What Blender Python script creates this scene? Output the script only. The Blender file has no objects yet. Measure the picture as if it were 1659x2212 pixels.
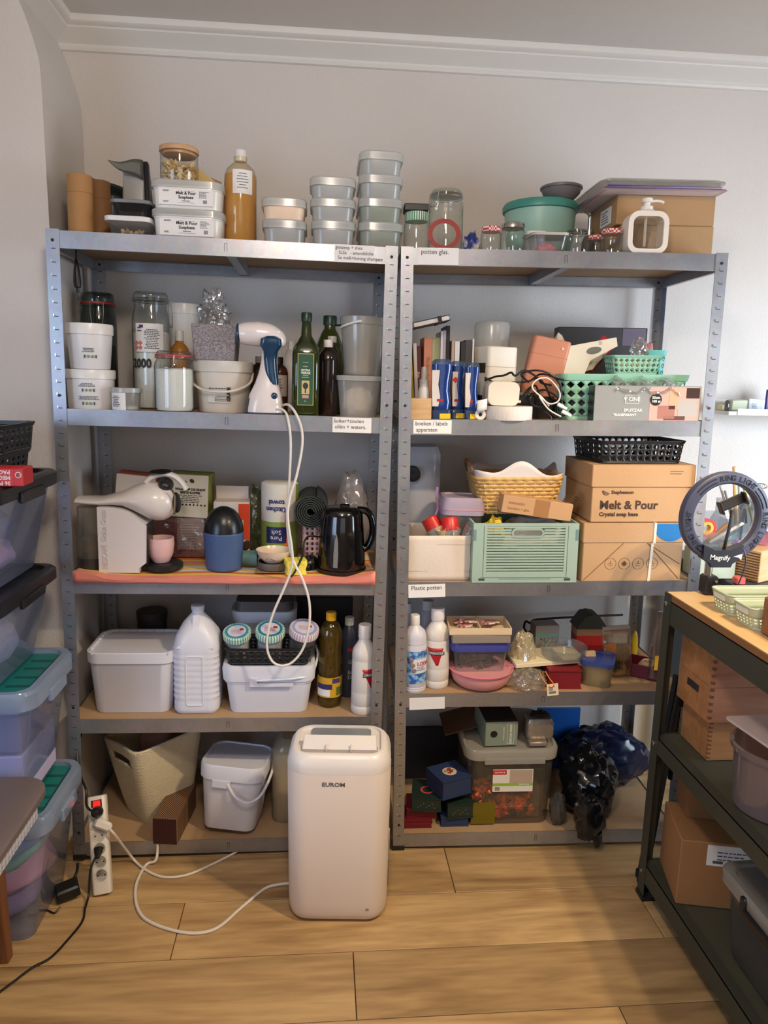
import bpy, bmesh, math, random
from mathutils import Vector, Matrix, noise

random.seed(11)
sc = bpy.context.scene
COL = sc.collection

# ------------------------------------------------------------------ camera
CX, CY, CZ = 0.73151, -2.03721, 1.44419
YAW, PITCH, ROLL, FPX = 0.08705, 0.17884, 0.02203, 1577.837
_f = Vector((math.sin(YAW)*math.cos(PITCH), math.cos(YAW)*math.cos(PITCH), -math.sin(PITCH)))
_r0 = Vector((math.cos(YAW), -math.sin(YAW), 0))
_u0 = _r0.cross(_f)
_r = _r0*math.cos(ROLL) + _u0*math.sin(ROLL)
_u = _u0*math.cos(ROLL) - _r0*math.sin(ROLL)
CAMP = Vector((CX, CY, CZ))
cd = bpy.data.cameras.new('camera'); cam = bpy.data.objects.new('camera', cd); COL.objects.link(cam)
cam.matrix_world = Matrix(((_r.x, _u.x, -_f.x, CX), (_r.y, _u.y, -_f.y, CY), (_r.z, _u.z, -_f.z, CZ), (0, 0, 0, 1)))
cd.sensor_fit = 'HORIZONTAL'; cd.sensor_width = 36.0; cd.lens = 36.0*FPX/1659.0
cd.clip_start = 0.02; cd.clip_end = 60
sc.camera = cam
sc.cycles.transparent_max_bounces = 24

# ------------------------------------------------------------------ world, exposure, daylight
sc.view_settings.view_transform = 'Standard'; sc.view_settings.look = 'None'
sc.view_settings.exposure = 0.0; sc.view_settings.gamma = 1.0; sc.view_settings.use_curve_mapping = False
W = bpy.data.worlds.new('sky'); sc.world = W; W.use_nodes = True
bg = W.node_tree.nodes['Background']; bg.inputs[0].default_value = (0.62, 0.78, 1.0, 1); bg.inputs[1].default_value = 0.6

def area(name, loc, target, sx, sy, power, col, spread=180):
    l = bpy.data.lights.new(name, 'AREA'); l.shape = 'RECTANGLE'; l.size = sx; l.size_y = sy
    l.energy = power; l.color = col; l.spread = math.radians(spread)
    o = bpy.data.objects.new(name, l); COL.objects.link(o); o.location = loc
    o.rotation_euler = (Vector(target)-Vector(loc)).to_track_quat('-Z', 'Y').to_euler()
    return o
WIN_L = (-1.36, -2.3, 1.35)      # window in the left wall, behind the photographer's left shoulder
WIN_R = (3.36, -0.9, 1.35)       # window in the right wall
FILL_B = (1.0, -4.26, 1.5)        # added warm fill light in the wall behind the camera
area('daylight_left', WIN_L, (-.1, -.3, 0.7), 1.2, 1.1, 17, (0.52, 0.70, 1.0), 130)
area('daylight_right', WIN_R, (2.3, 0.45, 1.1), 1.1, 1.1, 26, (0.76, 0.87, 1.0), 110)
area('fill_rear', FILL_B, (0.9, 0.0, 1.2), 1.8, 1.2, 4, (1.0, 0.92, 0.85))

# ------------------------------------------------------------------ projection helpers (photo frame 1659 x 2212)
def proj(P):
    v = Vector(P)-CAMP; d = v.dot(_f)
    return 829.5+FPX*v.dot(_r)/d, 1106-FPX*v.dot(_u)/d, d
def ray(px, py): return _f + _r*((px-829.5)/FPX) - _u*((py-1106)/FPX)
def at(px, py, Y):
    d = ray(px, py); return CAMP + d*((Y-CY)/d.y)
def on(px, py, Z):
    d = ray(px, py); return CAMP + d*((Z-CZ)/d.z)

UN = {0: dict(x=0, y=0, rot=0, t=0, piv=0, z=[0, 0]),
      1: dict(x=0, y=0, rot=0.00691, t=0.01186, piv=.45, w=0.91139, d=0.41641, z=[0, 1.8, 1.34529, 0.87456, 0.45222, 0.05685]),
      2: dict(x=0.96098, y=0.0069, rot=-0.03342, t=-0.01144, piv=.45, w=0.90155, d=0.41641, z=[0, 1.8, 1.34276, 0.87051, 0.52323, 0.05828])}
BOARD = 0.003   # boards sit this far below the beam's top edge
def U(u, lx, ly, lz):
    q = UN[u]; c, s = math.cos(q['rot']), math.sin(q['rot'])
    x = lx + q['t']*lz; z = lz - q['t']*(lx-q['piv'])
    return Vector((q['x']+c*x-s*ly, q['y']+s*x+c*ly, z))
class Pl: pass
def S(u, s, x0, x1, yt, dep, z0=None, d=0.):
    """place on shelf s of unit u (0 = the room): photo columns x0..x1, photo row yt of the top, distance dep behind the front;
    with d the size is read at the thing's front face and its centre lies d/2 further back"""
    q = UN[u]
    if z0 is None: z0 = q['z'][s]-(BOARD if u else 0)
    xc = (x0+x1)/2; lx = 0.4; h = 0.1
    for it in range(8):
        zm = z0+h/2
        for _ in range(5):
            a = proj(U(u, lx, dep, zm)); b = proj(U(u, lx+.01, dep, zm))
            lx += (xc-a[0])/((b[0]-a[0])/.01)
        for _ in range(5):
            a = proj(U(u, lx, dep, z0+h)); b = proj(U(u, lx, dep, z0+h+.01))
            h += (yt-a[1])/((b[1]-a[1])/.01)
    p = Pl(); m = proj(U(u, lx, dep, z0+h/2))
    p.k = m[2]/FPX; p.w = (x1-x0)*p.k; p.h = h; p.loc = U(u, lx, dep+d/2, z0+.0008); p.rot = q['rot']; p.t = q['t']
    p.z0 = z0; p.z1 = z0+h; p.lx = lx; p.dep = dep; p.u = u
    return p

# ------------------------------------------------------------------ materials
def lin(c):
    o = []
    for v in c[:3]:
        v = v/255.0; o.append(v/12.92 if v <= .04045 else ((v+.055)/1.055)**2.4)
    return (o[0], o[1], o[2], 1.0)
_mc = {}
def _new(name):
    m = bpy.data.materials.new(name); m.use_nodes = True; nt = m.node_tree; nt.nodes.clear()
    return m, nt, nt.nodes, nt.links
def pm(rgb, rough=.45, metal=0., var=.06, vs=9., bump=0., bs=120., spec=.5, emit=0., coat=0., sss=0.):
    key = ('p', tuple(rgb), rough, metal, var, vs, bump, bs, spec, emit, coat, sss)
    if key in _mc: return _mc[key]
    m, nt, N, L = _new('mat_%03d' % len(_mc))
    out = N.new('ShaderNodeOutputMaterial'); b = N.new('ShaderNodeBsdfPrincipled'); L.new(b.outputs[0], out.inputs[0])
    c = lin(rgb); b.inputs['Roughness'].default_value = rough; b.inputs['Metallic'].default_value = metal
    b.inputs['Specular IOR Level'].default_value = spec; b.inputs['Coat Weight'].default_value = coat
    tc = N.new('ShaderNodeTexCoord'); n = N.new('ShaderNodeTexNoise'); n.inputs['Scale'].default_value = vs; n.inputs['Detail'].default_value = 3
    L.new(tc.outputs['Object'], n.inputs['Vector'])
    mx = N.new('ShaderNodeMix'); mx.data_type = 'RGBA'
    mx.inputs[6].default_value = tuple(v*(1-var) for v in c[:3])+(1,); mx.inputs[7].default_value = tuple(min(1, v*(1+var)) for v in c[:3])+(1,)
    L.new(n.outputs['Fac'], mx.inputs[0]); L.new(mx.outputs[2], b.inputs['Base Color'])
    if emit: b.inputs['Emission Color'].default_value = c; b.inputs['Emission Strength'].default_value = emit
    if sss: b.inputs['Subsurface Weight'].default_value = sss; b.inputs['Subsurface Radius'].default_value = (.02, .02, .02)
    if bump:
        n2 = N.new('ShaderNodeTexNoise'); n2.inputs['Scale'].default_value = bs; n2.inputs['Detail'].default_value = 2
        L.new(tc.outputs['Object'], n2.inputs['Vector'])
        bp = N.new('ShaderNodeBump'); bp.inputs['Strength'].default_value = bump; bp.inputs['Distance'].default_value = .004
        L.new(n2.outputs['Fac'], bp.inputs['Height']); L.new(bp.outputs[0], b.inputs['Normal'])
    _mc[key] = m; return m
def glass(rgb=(240, 246, 244), body=.0, rough=.03, refl=1.0, brgb=None, bump=0, bs=40):
    """clear or tinted thin glass / film: see-through, mirror-like at grazing angles, 'body' adds milky plastic"""
    key = ('g', tuple(rgb), body, rough, refl, brgb, bump, bs)
    if key in _mc: return _mc[key]
    m, nt, N, L = _new('clear_%03d' % len(_mc))
    out = N.new('ShaderNodeOutputMaterial'); t = N.new('ShaderNodeBsdfTransparent'); t.inputs[0].default_value = lin(rgb)
    g = N.new('ShaderNodeBsdfGlossy'); g.inputs['Roughness'].default_value = rough; g.inputs[0].default_value = (refl, refl, refl, 1)
    fr = N.new('ShaderNodeLayerWeight'); fr.inputs['Blend'].default_value = .5
    pw = N.new('ShaderNodeMath'); pw.operation = 'POWER'; pw.inputs[1].default_value = 4.0; L.new(fr.outputs['Facing'], pw.inputs[0])
    sc2 = N.new('ShaderNodeMath'); sc2.operation = 'MULTIPLY_ADD'; sc2.inputs[1].default_value = .75; sc2.inputs[2].default_value = .16 if bump else .05; L.new(pw.outputs[0], sc2.inputs[0])
    mx = N.new('ShaderNodeMixShader'); L.new(sc2.outputs[0], mx.inputs[0])
    if bump:
        tc = N.new('ShaderNodeTexCoord'); n2 = N.new('ShaderNodeTexNoise'); n2.inputs['Scale'].default_value = bs
        L.new(tc.outputs['Object'], n2.inputs['Vector']); bp = N.new('ShaderNodeBump'); bp.inputs['Strength'].default_value = bump; bp.inputs['Distance'].default_value = .01
        L.new(n2.outputs['Fac'], bp.inputs['Height']); L.new(bp.outputs[0], g.inputs['Normal']); L.new(bp.outputs[0], fr.inputs['Normal'])
    dk = N.new('ShaderNodeMix'); dk.data_type = 'RGBA'; c0 = lin(rgb); dk.inputs[6].default_value = c0; dk.inputs[7].default_value = tuple(v*(.85 if bump else .35) for v in c0[:3])+(1,)
    p3 = N.new('ShaderNodeMath'); p3.operation = 'POWER'; p3.inputs[1].default_value = 3.0; L.new(fr.outputs['Facing'], p3.inputs[0]); L.new(p3.outputs[0], dk.inputs[0]); L.new(dk.outputs[2], t.inputs[0])
    src = t
    if body:
        d = N.new('ShaderNodeBsdfDiffuse'); d.inputs[0].default_value = lin(brgb or rgb)
        tr = N.new('ShaderNodeBsdfTranslucent'); tr.inputs[0].default_value = lin(brgb or rgb)
        ma = N.new('ShaderNodeMixShader'); ma.inputs[0].default_value = .4; L.new(d.outputs[0], ma.inputs[1]); L.new(tr.outputs[0], ma.inputs[2])
        mb = N.new('ShaderNodeMixShader'); mb.inputs[0].default_value = body; L.new(t.outputs[0], mb.inputs[1]); L.new(ma.outputs[0], mb.inputs[2]); src = mb
    L.new(src.outputs[0], mx.inputs[1]); L.new(g.outputs[0], mx.inputs[2]); L.new(mx.outputs[0], out.inputs[0])
    _mc[key] = m; return m
def wood(c1, c2, rough=.5, scale=6, axis='X', rnd=False, grooves=0.):
    key = ('w', tuple(c1), tuple(c2), rough, scale, axis, rnd)
    if key in _mc: return _mc[key]
    m, nt, N, L = _new('wood_%03d' % len(_mc))
    out = N.new('ShaderNodeOutputMaterial'); b = N.new('ShaderNodeBsdfPrincipled'); L.new(b.outputs[0], out.inputs[0]); b.inputs['Roughness'].default_value = rough
    tc = N.new('ShaderNodeTexCoord'); mp = N.new('ShaderNodeMapping'); L.new(tc.outputs['Object'], mp.inputs['Vector'])
    s = {'X': (.12, 1, 1), 'Y': (1, .12, 1), 'Z': (1, 1, .12)}[axis]; mp.inputs['Scale'].default_value = tuple(v*scale for v in s)
    oi = None
    if rnd:
        oi = N.new('ShaderNodeObjectInfo'); vm = N.new('ShaderNodeVectorMath'); vm.operation = 'SCALE'; vm.inputs[0].default_value = (31, 17, 11)
        L.new(oi.outputs['Random'], vm.inputs['Scale']); L.new(vm.outputs[0], mp.inputs['Location'])
    n = N.new('ShaderNodeTexNoise'); n.inputs['Scale'].default_value = 1.6; n.inputs['Detail'].default_value = 6; n.inputs['Distortion'].default_value = 1.4; L.new(mp.outputs[0], n.inputs['Vector'])
    n2 = N.new('ShaderNodeTexNoise'); n2.inputs['Scale'].default_value = 9; n2.inputs['Detail'].default_value = 4; L.new(mp.outputs[0], n2.inputs['Vector'])
    ad = N.new('ShaderNodeMath'); ad.operation = 'MULTIPLY_ADD'; ad.inputs[1].default_value = .45; L.new(n2.outputs['Fac'], ad.inputs[0]); L.new(n.outputs['Fac'], ad.inputs[2])
    cr = N.new('ShaderNodeValToRGB'); cr.color_ramp.elements[0].position = .45; cr.color_ramp.elements[1].position = .95
    cr.color_ramp.elements[0].color = lin(c1); cr.color_ramp.elements[1].color = lin(c2); L.new(ad.outputs[0], cr.inputs[0])
    last = cr.outputs[0]
    if rnd:
        hs = N.new('ShaderNodeHueSaturation'); mr = N.new('ShaderNodeMapRange'); mr.inputs[3].default_value = .86; mr.inputs[4].default_value = 1.1
        L.new(oi.outputs['Random'], mr.inputs[0]); L.new(mr.outputs[0], hs.inputs['Value']); L.new(last, hs.inputs['Color']); last = hs.outputs[0]
    L.new(last, b.inputs['Base Color'])
    bp = N.new('ShaderNodeBump'); bp.inputs['Strength'].default_value = .12; bp.inputs['Distance'].default_value = .002; L.new(ad.outputs[0], bp.inputs['Height']); L.new(bp.outputs[0], b.inputs['Normal'])
    _mc[key] = m; return m
def stripes(cols, scale, axis='X', rough=.7, bump=0.):
    """hard colour bands along an object axis"""
    m, nt, N, L = _new('bands_%03d' % len(_mc)); _mc[('s', len(_mc))] = m
    out = N.new('ShaderNodeOutputMaterial'); b = N.new('ShaderNodeBsdfPrincipled'); L.new(b.outputs[0], out.inputs[0]); b.inputs['Roughness'].default_value = rough
    tc = N.new('ShaderNodeTexCoord'); sp = N.new('ShaderNodeSeparateXYZ'); L.new(tc.outputs['Object'], sp.inputs[0])
    if axis == 'A':
        a = N.new('ShaderNodeMath'); a.operation = 'ARCTAN2'; L.new(sp.outputs[1], a.inputs[0]); L.new(sp.outputs[0], a.inputs[1]); src = a.outputs[0]
    elif axis == 'D':
        a = N.new('ShaderNodeMath'); a.operation = 'ADD'; L.new(sp.outputs[0], a.inputs[0]); L.new(sp.outputs[1], a.inputs[1]); src = a.outputs[0]
    else: src = sp.outputs['XYZ'.index(axis)]
    mu = N.new('ShaderNodeMath'); mu.operation = 'MULTIPLY'; mu.inputs[1].default_value = scale; L.new(src, mu.inputs[0])
    fr = N.new('ShaderNodeMath'); fr.operation = 'FRACT'; L.new(mu.outputs[0], fr.inputs[0])
    cr = N.new('ShaderNodeValToRGB'); cr.color_ramp.interpolation = 'CONSTANT'; e = cr.color_ramp.elements
    n = len(cols); e[0].color = lin(cols[0]); e[0].position = 0; e[1].color = lin(cols[1]); e[1].position = 1/n
    for i in range(2, n): x = e.new(i/n); x.color = lin(cols[i])
    L.new(fr.outputs[0], cr.inputs[0]); L.new(cr.outputs[0], b.inputs['Base Color'])
    return m
def checks(c1, c2, scale, rough=.5, kind='check'):
    m, nt, N, L = _new('check_%03d' % len(_mc)); _mc[('c', len(_mc))] = m
    out = N.new('ShaderNodeOutputMaterial'); b = N.new('ShaderNodeBsdfPrincipled'); L.new(b.outputs[0], out.inputs[0]); b.inputs['Roughness'].default_value = rough
    tc = N.new('ShaderNodeTexCoord')
    if kind == 'check':
        n = N.new('ShaderNodeTexChecker'); n.inputs['Scale'].default_value = scale; n.inputs[1].default_value = lin(c1); n.inputs[2].default_value = lin(c2); L.new(tc.outputs['Object'], n.inputs['Vector']); o = n.outputs[0]
    else:
        n = N.new('ShaderNodeTexVoronoi' if kind == 'cell' else 'ShaderNodeTexNoise'); n.inputs['Scale'].default_value = scale; L.new(tc.outputs['Object'], n.inputs['Vector'])
        cr = N.new('ShaderNodeValToRGB'); cr.color_ramp.elements[0].color = lin(c1); cr.color_ramp.elements[1].color = lin(c2)
        cr.color_ramp.elements[0].position = .42; cr.color_ramp.elements[1].position = .58; L.new(n.outputs['Distance' if kind == 'cell' else 'Fac'], cr.inputs[0]); o = cr.outputs[0]
    L.new(o, b.inputs['Base Color']); return m

# ------------------------------------------------------------------ geometry: a geo is (verts, faces)
def xf(g, loc=(0, 0, 0), rot=(0, 0, 0), sc_=(1, 1, 1)):
    from mathutils import Euler
    M = Matrix.Translation(loc) @ Euler(rot).to_matrix().to_4x4() @ Matrix.Diagonal((sc_[0], sc_[1], sc_[2], 1))
    return [tuple(M @ Vector(v)) for v in g[0]], g[1]
def join(*gs):
    V, F = [], []
    for g in gs:
        o = len(V); V += list(g[0]); F += [tuple(i+o for i in f) for f in g[1]]
    return V, F
def rings(R, closed=True, cap0=True, cap1=True):
    n = len(R[0]); V = [v for r in R for v in r]; F = []
    for i in range(len(R)-1):
        for j in range(n if closed else n-1):
            k = (j+1) % n; F.append((i*n+j, i*n+k, (i+1)*n+k, (i+1)*n+j))
    if cap0: F.append(tuple(range(n-1, -1, -1)))
    if cap1: F.append(tuple((len(R)-1)*n+j for j in range(n)))
    return V, F
def rrect(w, d, r, c=4):
    r = max(1e-5, min(r, w/2-1e-5, d/2-1e-5)); P = []
    for cx, cy, a0 in ((w/2-r, d/2-r, 0), (-w/2+r, d/2-r, 90), (-w/2+r, -d/2+r, 180), (w/2-r, -d/2+r, 270)):
        for i in range(c+1):
            a = math.radians(a0+90*i/c); P.append((cx+r*math.cos(a), cy+r*math.sin(a)))
    return P
def loft(secs, c=4, cap0=True, cap1=True):
    """secs: (z, w, d, r[, ox, oy]) rounded rectangles stacked in z"""
    R = []
    for s in secs:
        ox, oy = (s[4], s[5]) if len(s) > 4 else (0, 0)
        R.append([(x+ox, y+oy, s[0]) for x, y in rrect(s[1], s[2], s[3], c)])
    return rings(R, True, cap0, cap1)
def box(w, d, h, b=.0015, z0=0., c=1):
    b = min(b, w*.45, d*.45, h*.45)
    return loft([(z0, w-2*b, d-2*b, b*.5), (z0+b, w, d, b), (z0+h-b, w, d, b), (z0+h, w-2*b, d-2*b, b*.5)], c)
def cube(x0, x1, y0, y1, z0, z1):
    V = [(x0, y0, z0), (x1, y0, z0), (x1, y1, z0), (x0, y1, z0), (x0, y0, z1), (x1, y0, z1), (x1, y1, z1), (x0, y1, z1)]
    return V, [(3, 2, 1, 0), (4, 5, 6, 7), (0, 1, 5, 4), (1, 2, 6, 5), (2, 3, 7, 6), (3, 0, 4, 7)]
def lathe(prof, n=24, a0=0., a1=None):
    full = a1 is None; R = []
    for r, z in prof:
        R.append([(max(r, 1e-5)*math.cos(a0+(2*math.pi*i/n if full else (a1-a0)*i/n)), max(r, 1e-5)*math.sin(a0+(2*math.pi*i/n if full else (a1-a0)*i/n)), z) for i in range(n if full else n+1)])
    return rings(R, full, full and prof[0][0] > 1e-4, full and prof[-1][0] > 1e-4)
def catmull(P, k=6, closed=False):
    P = [Vector(p) for p in P]; n = len(P); out = []
    for i in range(n if closed else n-1):
        p0 = P[(i-1) % n] if (closed or i) else P[0]; p1 = P[i]; p2 = P[(i+1) % n]; p3 = P[(i+2) % n] if (closed or i+2 < n) else P[-1]
        for j in range(k):
            t = j/k; out.append(.5*((2*p1)+(p2-p0)*t+(2*p0-5*p1+4*p2-p3)*t*t+(3*p1-p0-3*p2+p3)*t**3))
    if not closed: out.append(P[-1])
    return out
def tube(P, r, n=8, k=6, closed=False, smooth=True):
    P = catmull(P, k, closed) if smooth and len(P) > 2 else [Vector(p) for p in P]
    R = []; up = Vector((.13, .21, .97)); m = len(P); prev = None
    for i, p in enumerate(P):
        a = P[(i+1) % m] if (closed or i+1 < m) else p; b = P[i-1] if (closed or i) else p
        t = (a-b).normalized() if (a-b).length > 1e-9 else Vector((0, 0, 1))
        if prev is None:
            s = t.cross(up)
            if s.length < .1: s = t.cross(Vector((1, 0, 0)))
            s.normalize()
        else:
            s = prev-t*prev.dot(t); s.normalize()
        prev = s; q = t.cross(s); rr = r(i/(m-1)) if callable(r) else r
        R.append([tuple(p+s*rr*math.cos(2*math.pi*j/n)+q*rr*math.sin(2*math.pi*j/n)) for j in range(n)])
    if closed: R.append(R[0])
    return rings(R, True, not closed, not closed)
def prism(poly, d):
    """poly in (x,z), extruded from y=-d/2 to d/2"""
    n = len(poly); V = [(x, -d/2, z) for x, z in poly]+[(x, d/2, z) for x, z in poly]
    F = [tuple(range(n)), tuple(range(2*n-1, n-1, -1))]
    for i in range(n): k = (i+1) % n; F.append((i+n, k+n, k, i))
    return V, F
def ell(rx, ry, rz, n=20, m=12, f=None):
    R = []
    for i in range(m+1):
        a = math.pi*i/m
        R.append([(rx*max(math.sin(a), 1e-4)*math.cos(2*math.pi*j/n), ry*max(math.sin(a), 1e-4)*math.sin(2*math.pi*j/n), -rz*math.cos(a)) for j in range(n)])
    V, F = rings(R, True, False, False)
    if f: V = [f(v) for v in V]
    return V, F
def crumple(rx, ry, rz, amp=.25, fr=3., seed=0, n=36, m=24, flat=.55, gather=None):
    """a crumpled bag, resting on z=0"""
    def f(v):
        d = Vector((v[0]/rx, v[1]/ry, v[2]/rz)); q = d*fr+Vector((seed*7.3, seed*3.1, seed*1.7))
        a = 1+amp*(noise.noise(q)*.9+abs(noise.noise(q*2.3))*.8+abs(noise.noise(q*4.7))*.35-.5)
        x, y, z = v[0]*a, v[1]*a, v[2]*a
        if gather and z > rz*gather:
            t = (z-rz*gather)/(rz*(1.05-gather)); t = min(1, t); g = 1-t*.82; x *= g; y *= g; z += t*rz*.5
        return (x, y, max(z, -rz*flat))
    V, F = ell(rx, ry, rz, n, m, f)
    return [(x, y, z+rz*flat) for x, y, z in V], F
def sheet(fn, nu, nv):
    V = [tuple(fn(i/nu, j/nv)) for j in range(nv+1) for i in range(nu+1)]
    F = [(j*(nu+1)+i, j*(nu+1)+i+1, (j+1)*(nu+1)+i+1, (j+1)*(nu+1)+i) for j in range(nv) for i in range(nu)]
    return V, F
def perf(fn, nu, nv, hole='d', a=.34, b=.34, wrap=False):
    """a sheet of nu x nv cells with a hole in each: d diamond, r rectangle, o round"""
    V, F = [], []; idx = {}
    def pt(u, v):
        k = (round(u*1e5) % 100000 if wrap else round(u*1e5), round(v*1e5))
        if k not in idx: idx[k] = len(V); V.append(tuple(fn(u, v)))
        return idx[k]
    for j in range(nv):
        for i in range(nu):
            O = [(0, 0), (.5, 0), (1, 0), (1, .5), (1, 1), (.5, 1), (0, 1), (0, .5)]
            if hole == 'd': I = [(-.5, -.5), (0, -1), (.5, -.5), (1, 0), (.5, .5), (0, 1), (-.5, .5), (-1, 0)]
            elif hole == 'r': I = [(-1, -1), (0, -1), (1, -1), (1, 0), (1, 1), (0, 1), (-1, 1), (-1, 0)]
            else: I = [(-.7, -.7), (0, -1), (.7, -.7), (1, 0), (.7, .7), (0, 1), (-.7, .7), (-1, 0)]
            o = [pt((i+x)/nu, (j+y)/nv) for x, y in O]; q = [pt((i+.5+x*a)/nu, (j+.5+y*b)/nv) for x, y in I]
            for k in range(8): l = (k+1) % 8; F.append((o[k], o[l], q[l], q[k]))
    return V, F
def perim(w, d, r):
    """point on a rounded rectangle outline, s in 0..1, starting at the front left corner"""
    P = rrect(w, d, r, 5); P = P[10:]+P[:10]; P.append(P[0]); L_ = [0]
    for i in range(len(P)-1): L_.append(L_[-1]+math.dist(P[i], P[i+1]))
    T = L_[-1]
    def f(s):
        s = (s % 1.0)*T
        for i in range(len(P)-1):
            if s <= L_[i+1]+1e-12:
                t = (s-L_[i])/max(1e-9, L_[i+1]-L_[i]); return (P[i][0]+(P[i+1][0]-P[i][0])*t, P[i][1]+(P[i+1][1]-P[i][1])*t)
        return P[0]
    return f
def arc(R, a0, a1, z0, z1, n=10, th=.0006):
    """a curved label facing -y, angles in degrees measured from the front; positive to the right"""
    R0, V, F = R, [], []
    for rr in (R0+th, R0):
        for z in (z0, z1):
            for i in range(n+1):
                a = math.radians(a0+(a1-a0)*i/n); V.append((rr*math.sin(a), -rr*math.cos(a), z))
    m = n+1
    for i in range(n): F += [(i, i+1, m+i+1, m+i), (2*m+i+1, 2*m+i, 3*m+i, 3*m+i+1), (i+1, i, 2*m+i, 2*m+i+1), (m+i, m+i+1, 3*m+i+1, 3*m+i)]
    F += [(0, m, 3*m, 2*m), (n, 2*m+n, 3*m+n, m+n)]
    return V, F
def tgeo(s, size, ext=.0003, align='CENTER', bold=0., sx=1., space=1.):
    c = bpy.data.curves.new('txt', 'FONT'); c.body = s; c.size = size; c.align_x = align; c.align_y = 'CENTER'; c.extrude = ext
    c.resolution_u = 2; c.offset = bold; c.space_line = space
    o = bpy.data.objects.new('txt', c); me = bpy.data.meshes.new_from_object(o)
    V = [(v.co.x*sx, v.co.y, v.co.z) for v in me.vertices]; F = [tuple(p.vertices) for p in me.polygons]
    bpy.data.objects.remove(o); bpy.data.meshes.remove(me); bpy.data.curves.remove(c)
    return V, F
def front(g, x=0, y=0, z=0):
    """stand a flat (xy) geo up so that it faces -y"""
    return [(v[0]+x, -v[2]+y, v[1]+z) for v in g[0]], g[1]
def bend(g, R):
    return [((R-v[1]*1.0)*math.sin(v[0]/R), -(R-v[1]*1.0)*math.cos(v[0]/R), v[2]) for v in g[0]], g[1]
def lines(w, h, n, th, seed=0, left=True):
    """rows of small print as thin bars, in the xz plane facing -y, centred"""
    rnd = random.Random(seed); gs = []
    for i in range(n):
        z = h/2-h*(i+.5)/n; l = w*rnd.uniform(.55, 1); x0 = -w/2 if left else -l/2; x = x0
        while x < x0+l-th:
            ww = min(rnd.uniform(.06, .16)*w, x0+l-x); gs.append(cube(x, x+ww, -.0003, 0, z-th/2, z+th/2)); x += ww+.03*w
    return join(*gs)

def mesh(geo, m, name='m', sharp=38, smooth=True):
    me = bpy.data.meshes.new(name); me.from_pydata([tuple(v) for v in geo[0]], [], geo[1]); me.validate()
    if m: me.materials.append(m)
    bm = bmesh.new(); bm.from_mesh(me); bmesh.ops.recalc_face_normals(bm, faces=bm.faces); bm.to_mesh(me); bm.free()
    if smooth:
        me.polygons.foreach_set('use_smooth', [True]*len(me.polygons)); me.set_sharp_from_angle(angle=math.radians(sharp))
    return me
def part(name, geo, m, parent=None, loc=(0, 0, 0), rot=(0, 0, 0), solid=0., sharp=38, smooth=True, label=None):
    me = geo if isinstance(geo, bpy.types.Mesh) else mesh(geo, m, name, sharp, smooth)
    o = bpy.data.objects.new(name, me); COL.objects.link(o); o.location = loc; o.rotation_euler = rot
    if parent: o.parent = parent
    if solid: q = o.modifiers.new('thick', 'SOLIDIFY'); q.thickness = solid; q.offset = 0
    if label: o['label'] = label
    return o
def tag(o, label, cat, group=None, kind=None):
    o['label'] = label
    if cat: o['category'] = cat
    if group: o['group'] = group
    if kind: o['kind'] = kind
    return o
def thing(name, label, cat, p=None, rz=0., group=None, loc=None, rx=0., ry=0.):
    o = bpy.data.objects.new(name, None); COL.objects.link(o); o.empty_display_size = .02
    if p is not None: o.location = p.loc; o.rotation_euler = (rx, p.t+ry, p.rot+rz)
    else: o.location = loc or (0, 0, 0); o.rotation_euler = (rx, ry, rz)
    return tag(o, label, cat, group)
def one(name, label, cat, geo, m, p=None, rz=0., group=None, loc=None, rx=0., ry=0., **kw):
    o = part(name, geo, m, None, **kw)
    if p is not None: o.location = p.loc; o.rotation_euler = (rx, p.t+ry, p.rot+rz)
    else: o.location = loc or (0, 0, 0); o.rotation_euler = (rx, ry, rz)
    return tag(o, label, cat, group)
def struct(name, geo, m, **kw):
    o = part(name, geo, m, None, **kw); o['kind'] = 'structure'; return o
def copy_tree(o, loc=None, label=None, parent=None):
    c = o.copy(); COL.objects.link(c); c.parent = parent
    if loc is not None: c.location = loc
    if label: c['label'] = label
    for ch in list(o.children):
        if ch is not c: copy_tree(ch, None, None, c)
    return c

# ------------------------------------------------------------------ the room
YW, XR, XL, YB, ZC = 0.47, 3.35, -1.35, -4.25, 2.48
def wall_mat():
    m, nt, N, L = _new('painted_wallpaper')
    out = N.new('ShaderNodeOutputMaterial'); b = N.new('ShaderNodeBsdfPrincipled'); L.new(b.outputs[0], out.inputs[0])
    b.inputs['Roughness'].default_value = .62; b.inputs['Specular IOR Level'].default_value = .35
    tc = N.new('ShaderNodeTexCoord'); n = N.new('ShaderNodeTexNoise'); n.inputs['Scale'].default_value = 1.4; n.inputs['Detail'].default_value = 4; L.new(tc.outputs['Object'], n.inputs['Vector'])
    mx = N.new('ShaderNodeMix'); mx.data_type = 'RGBA'; mx.inputs[6].default_value = lin((206, 199, 192)); mx.inputs[7].default_value = lin((216, 209, 202)); L.new(n.outputs['Fac'], mx.inputs[0]); L.new(mx.outputs[2], b.inputs['Base Color'])
    v = N.new('ShaderNodeTexNoise'); v.inputs['Scale'].default_value = 190; v.inputs['Detail'].default_value = 1.5; L.new(tc.outputs['Object'], v.inputs['Vector'])
    bp = N.new('ShaderNodeBump'); bp.inputs['Strength'].default_value = .35; bp.inputs['Distance'].default_value = .003; L.new(v.outputs['Fac'], bp.inputs['Height']); L.new(bp.outputs[0], b.inputs['Normal'])
    return m
MW = wall_mat()
MC = pm((214, 209, 203), .7, var=.02, vs=3, bump=.25, bs=60)
MTRIM = pm((222, 218, 212), .5, var=.02)

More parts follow.
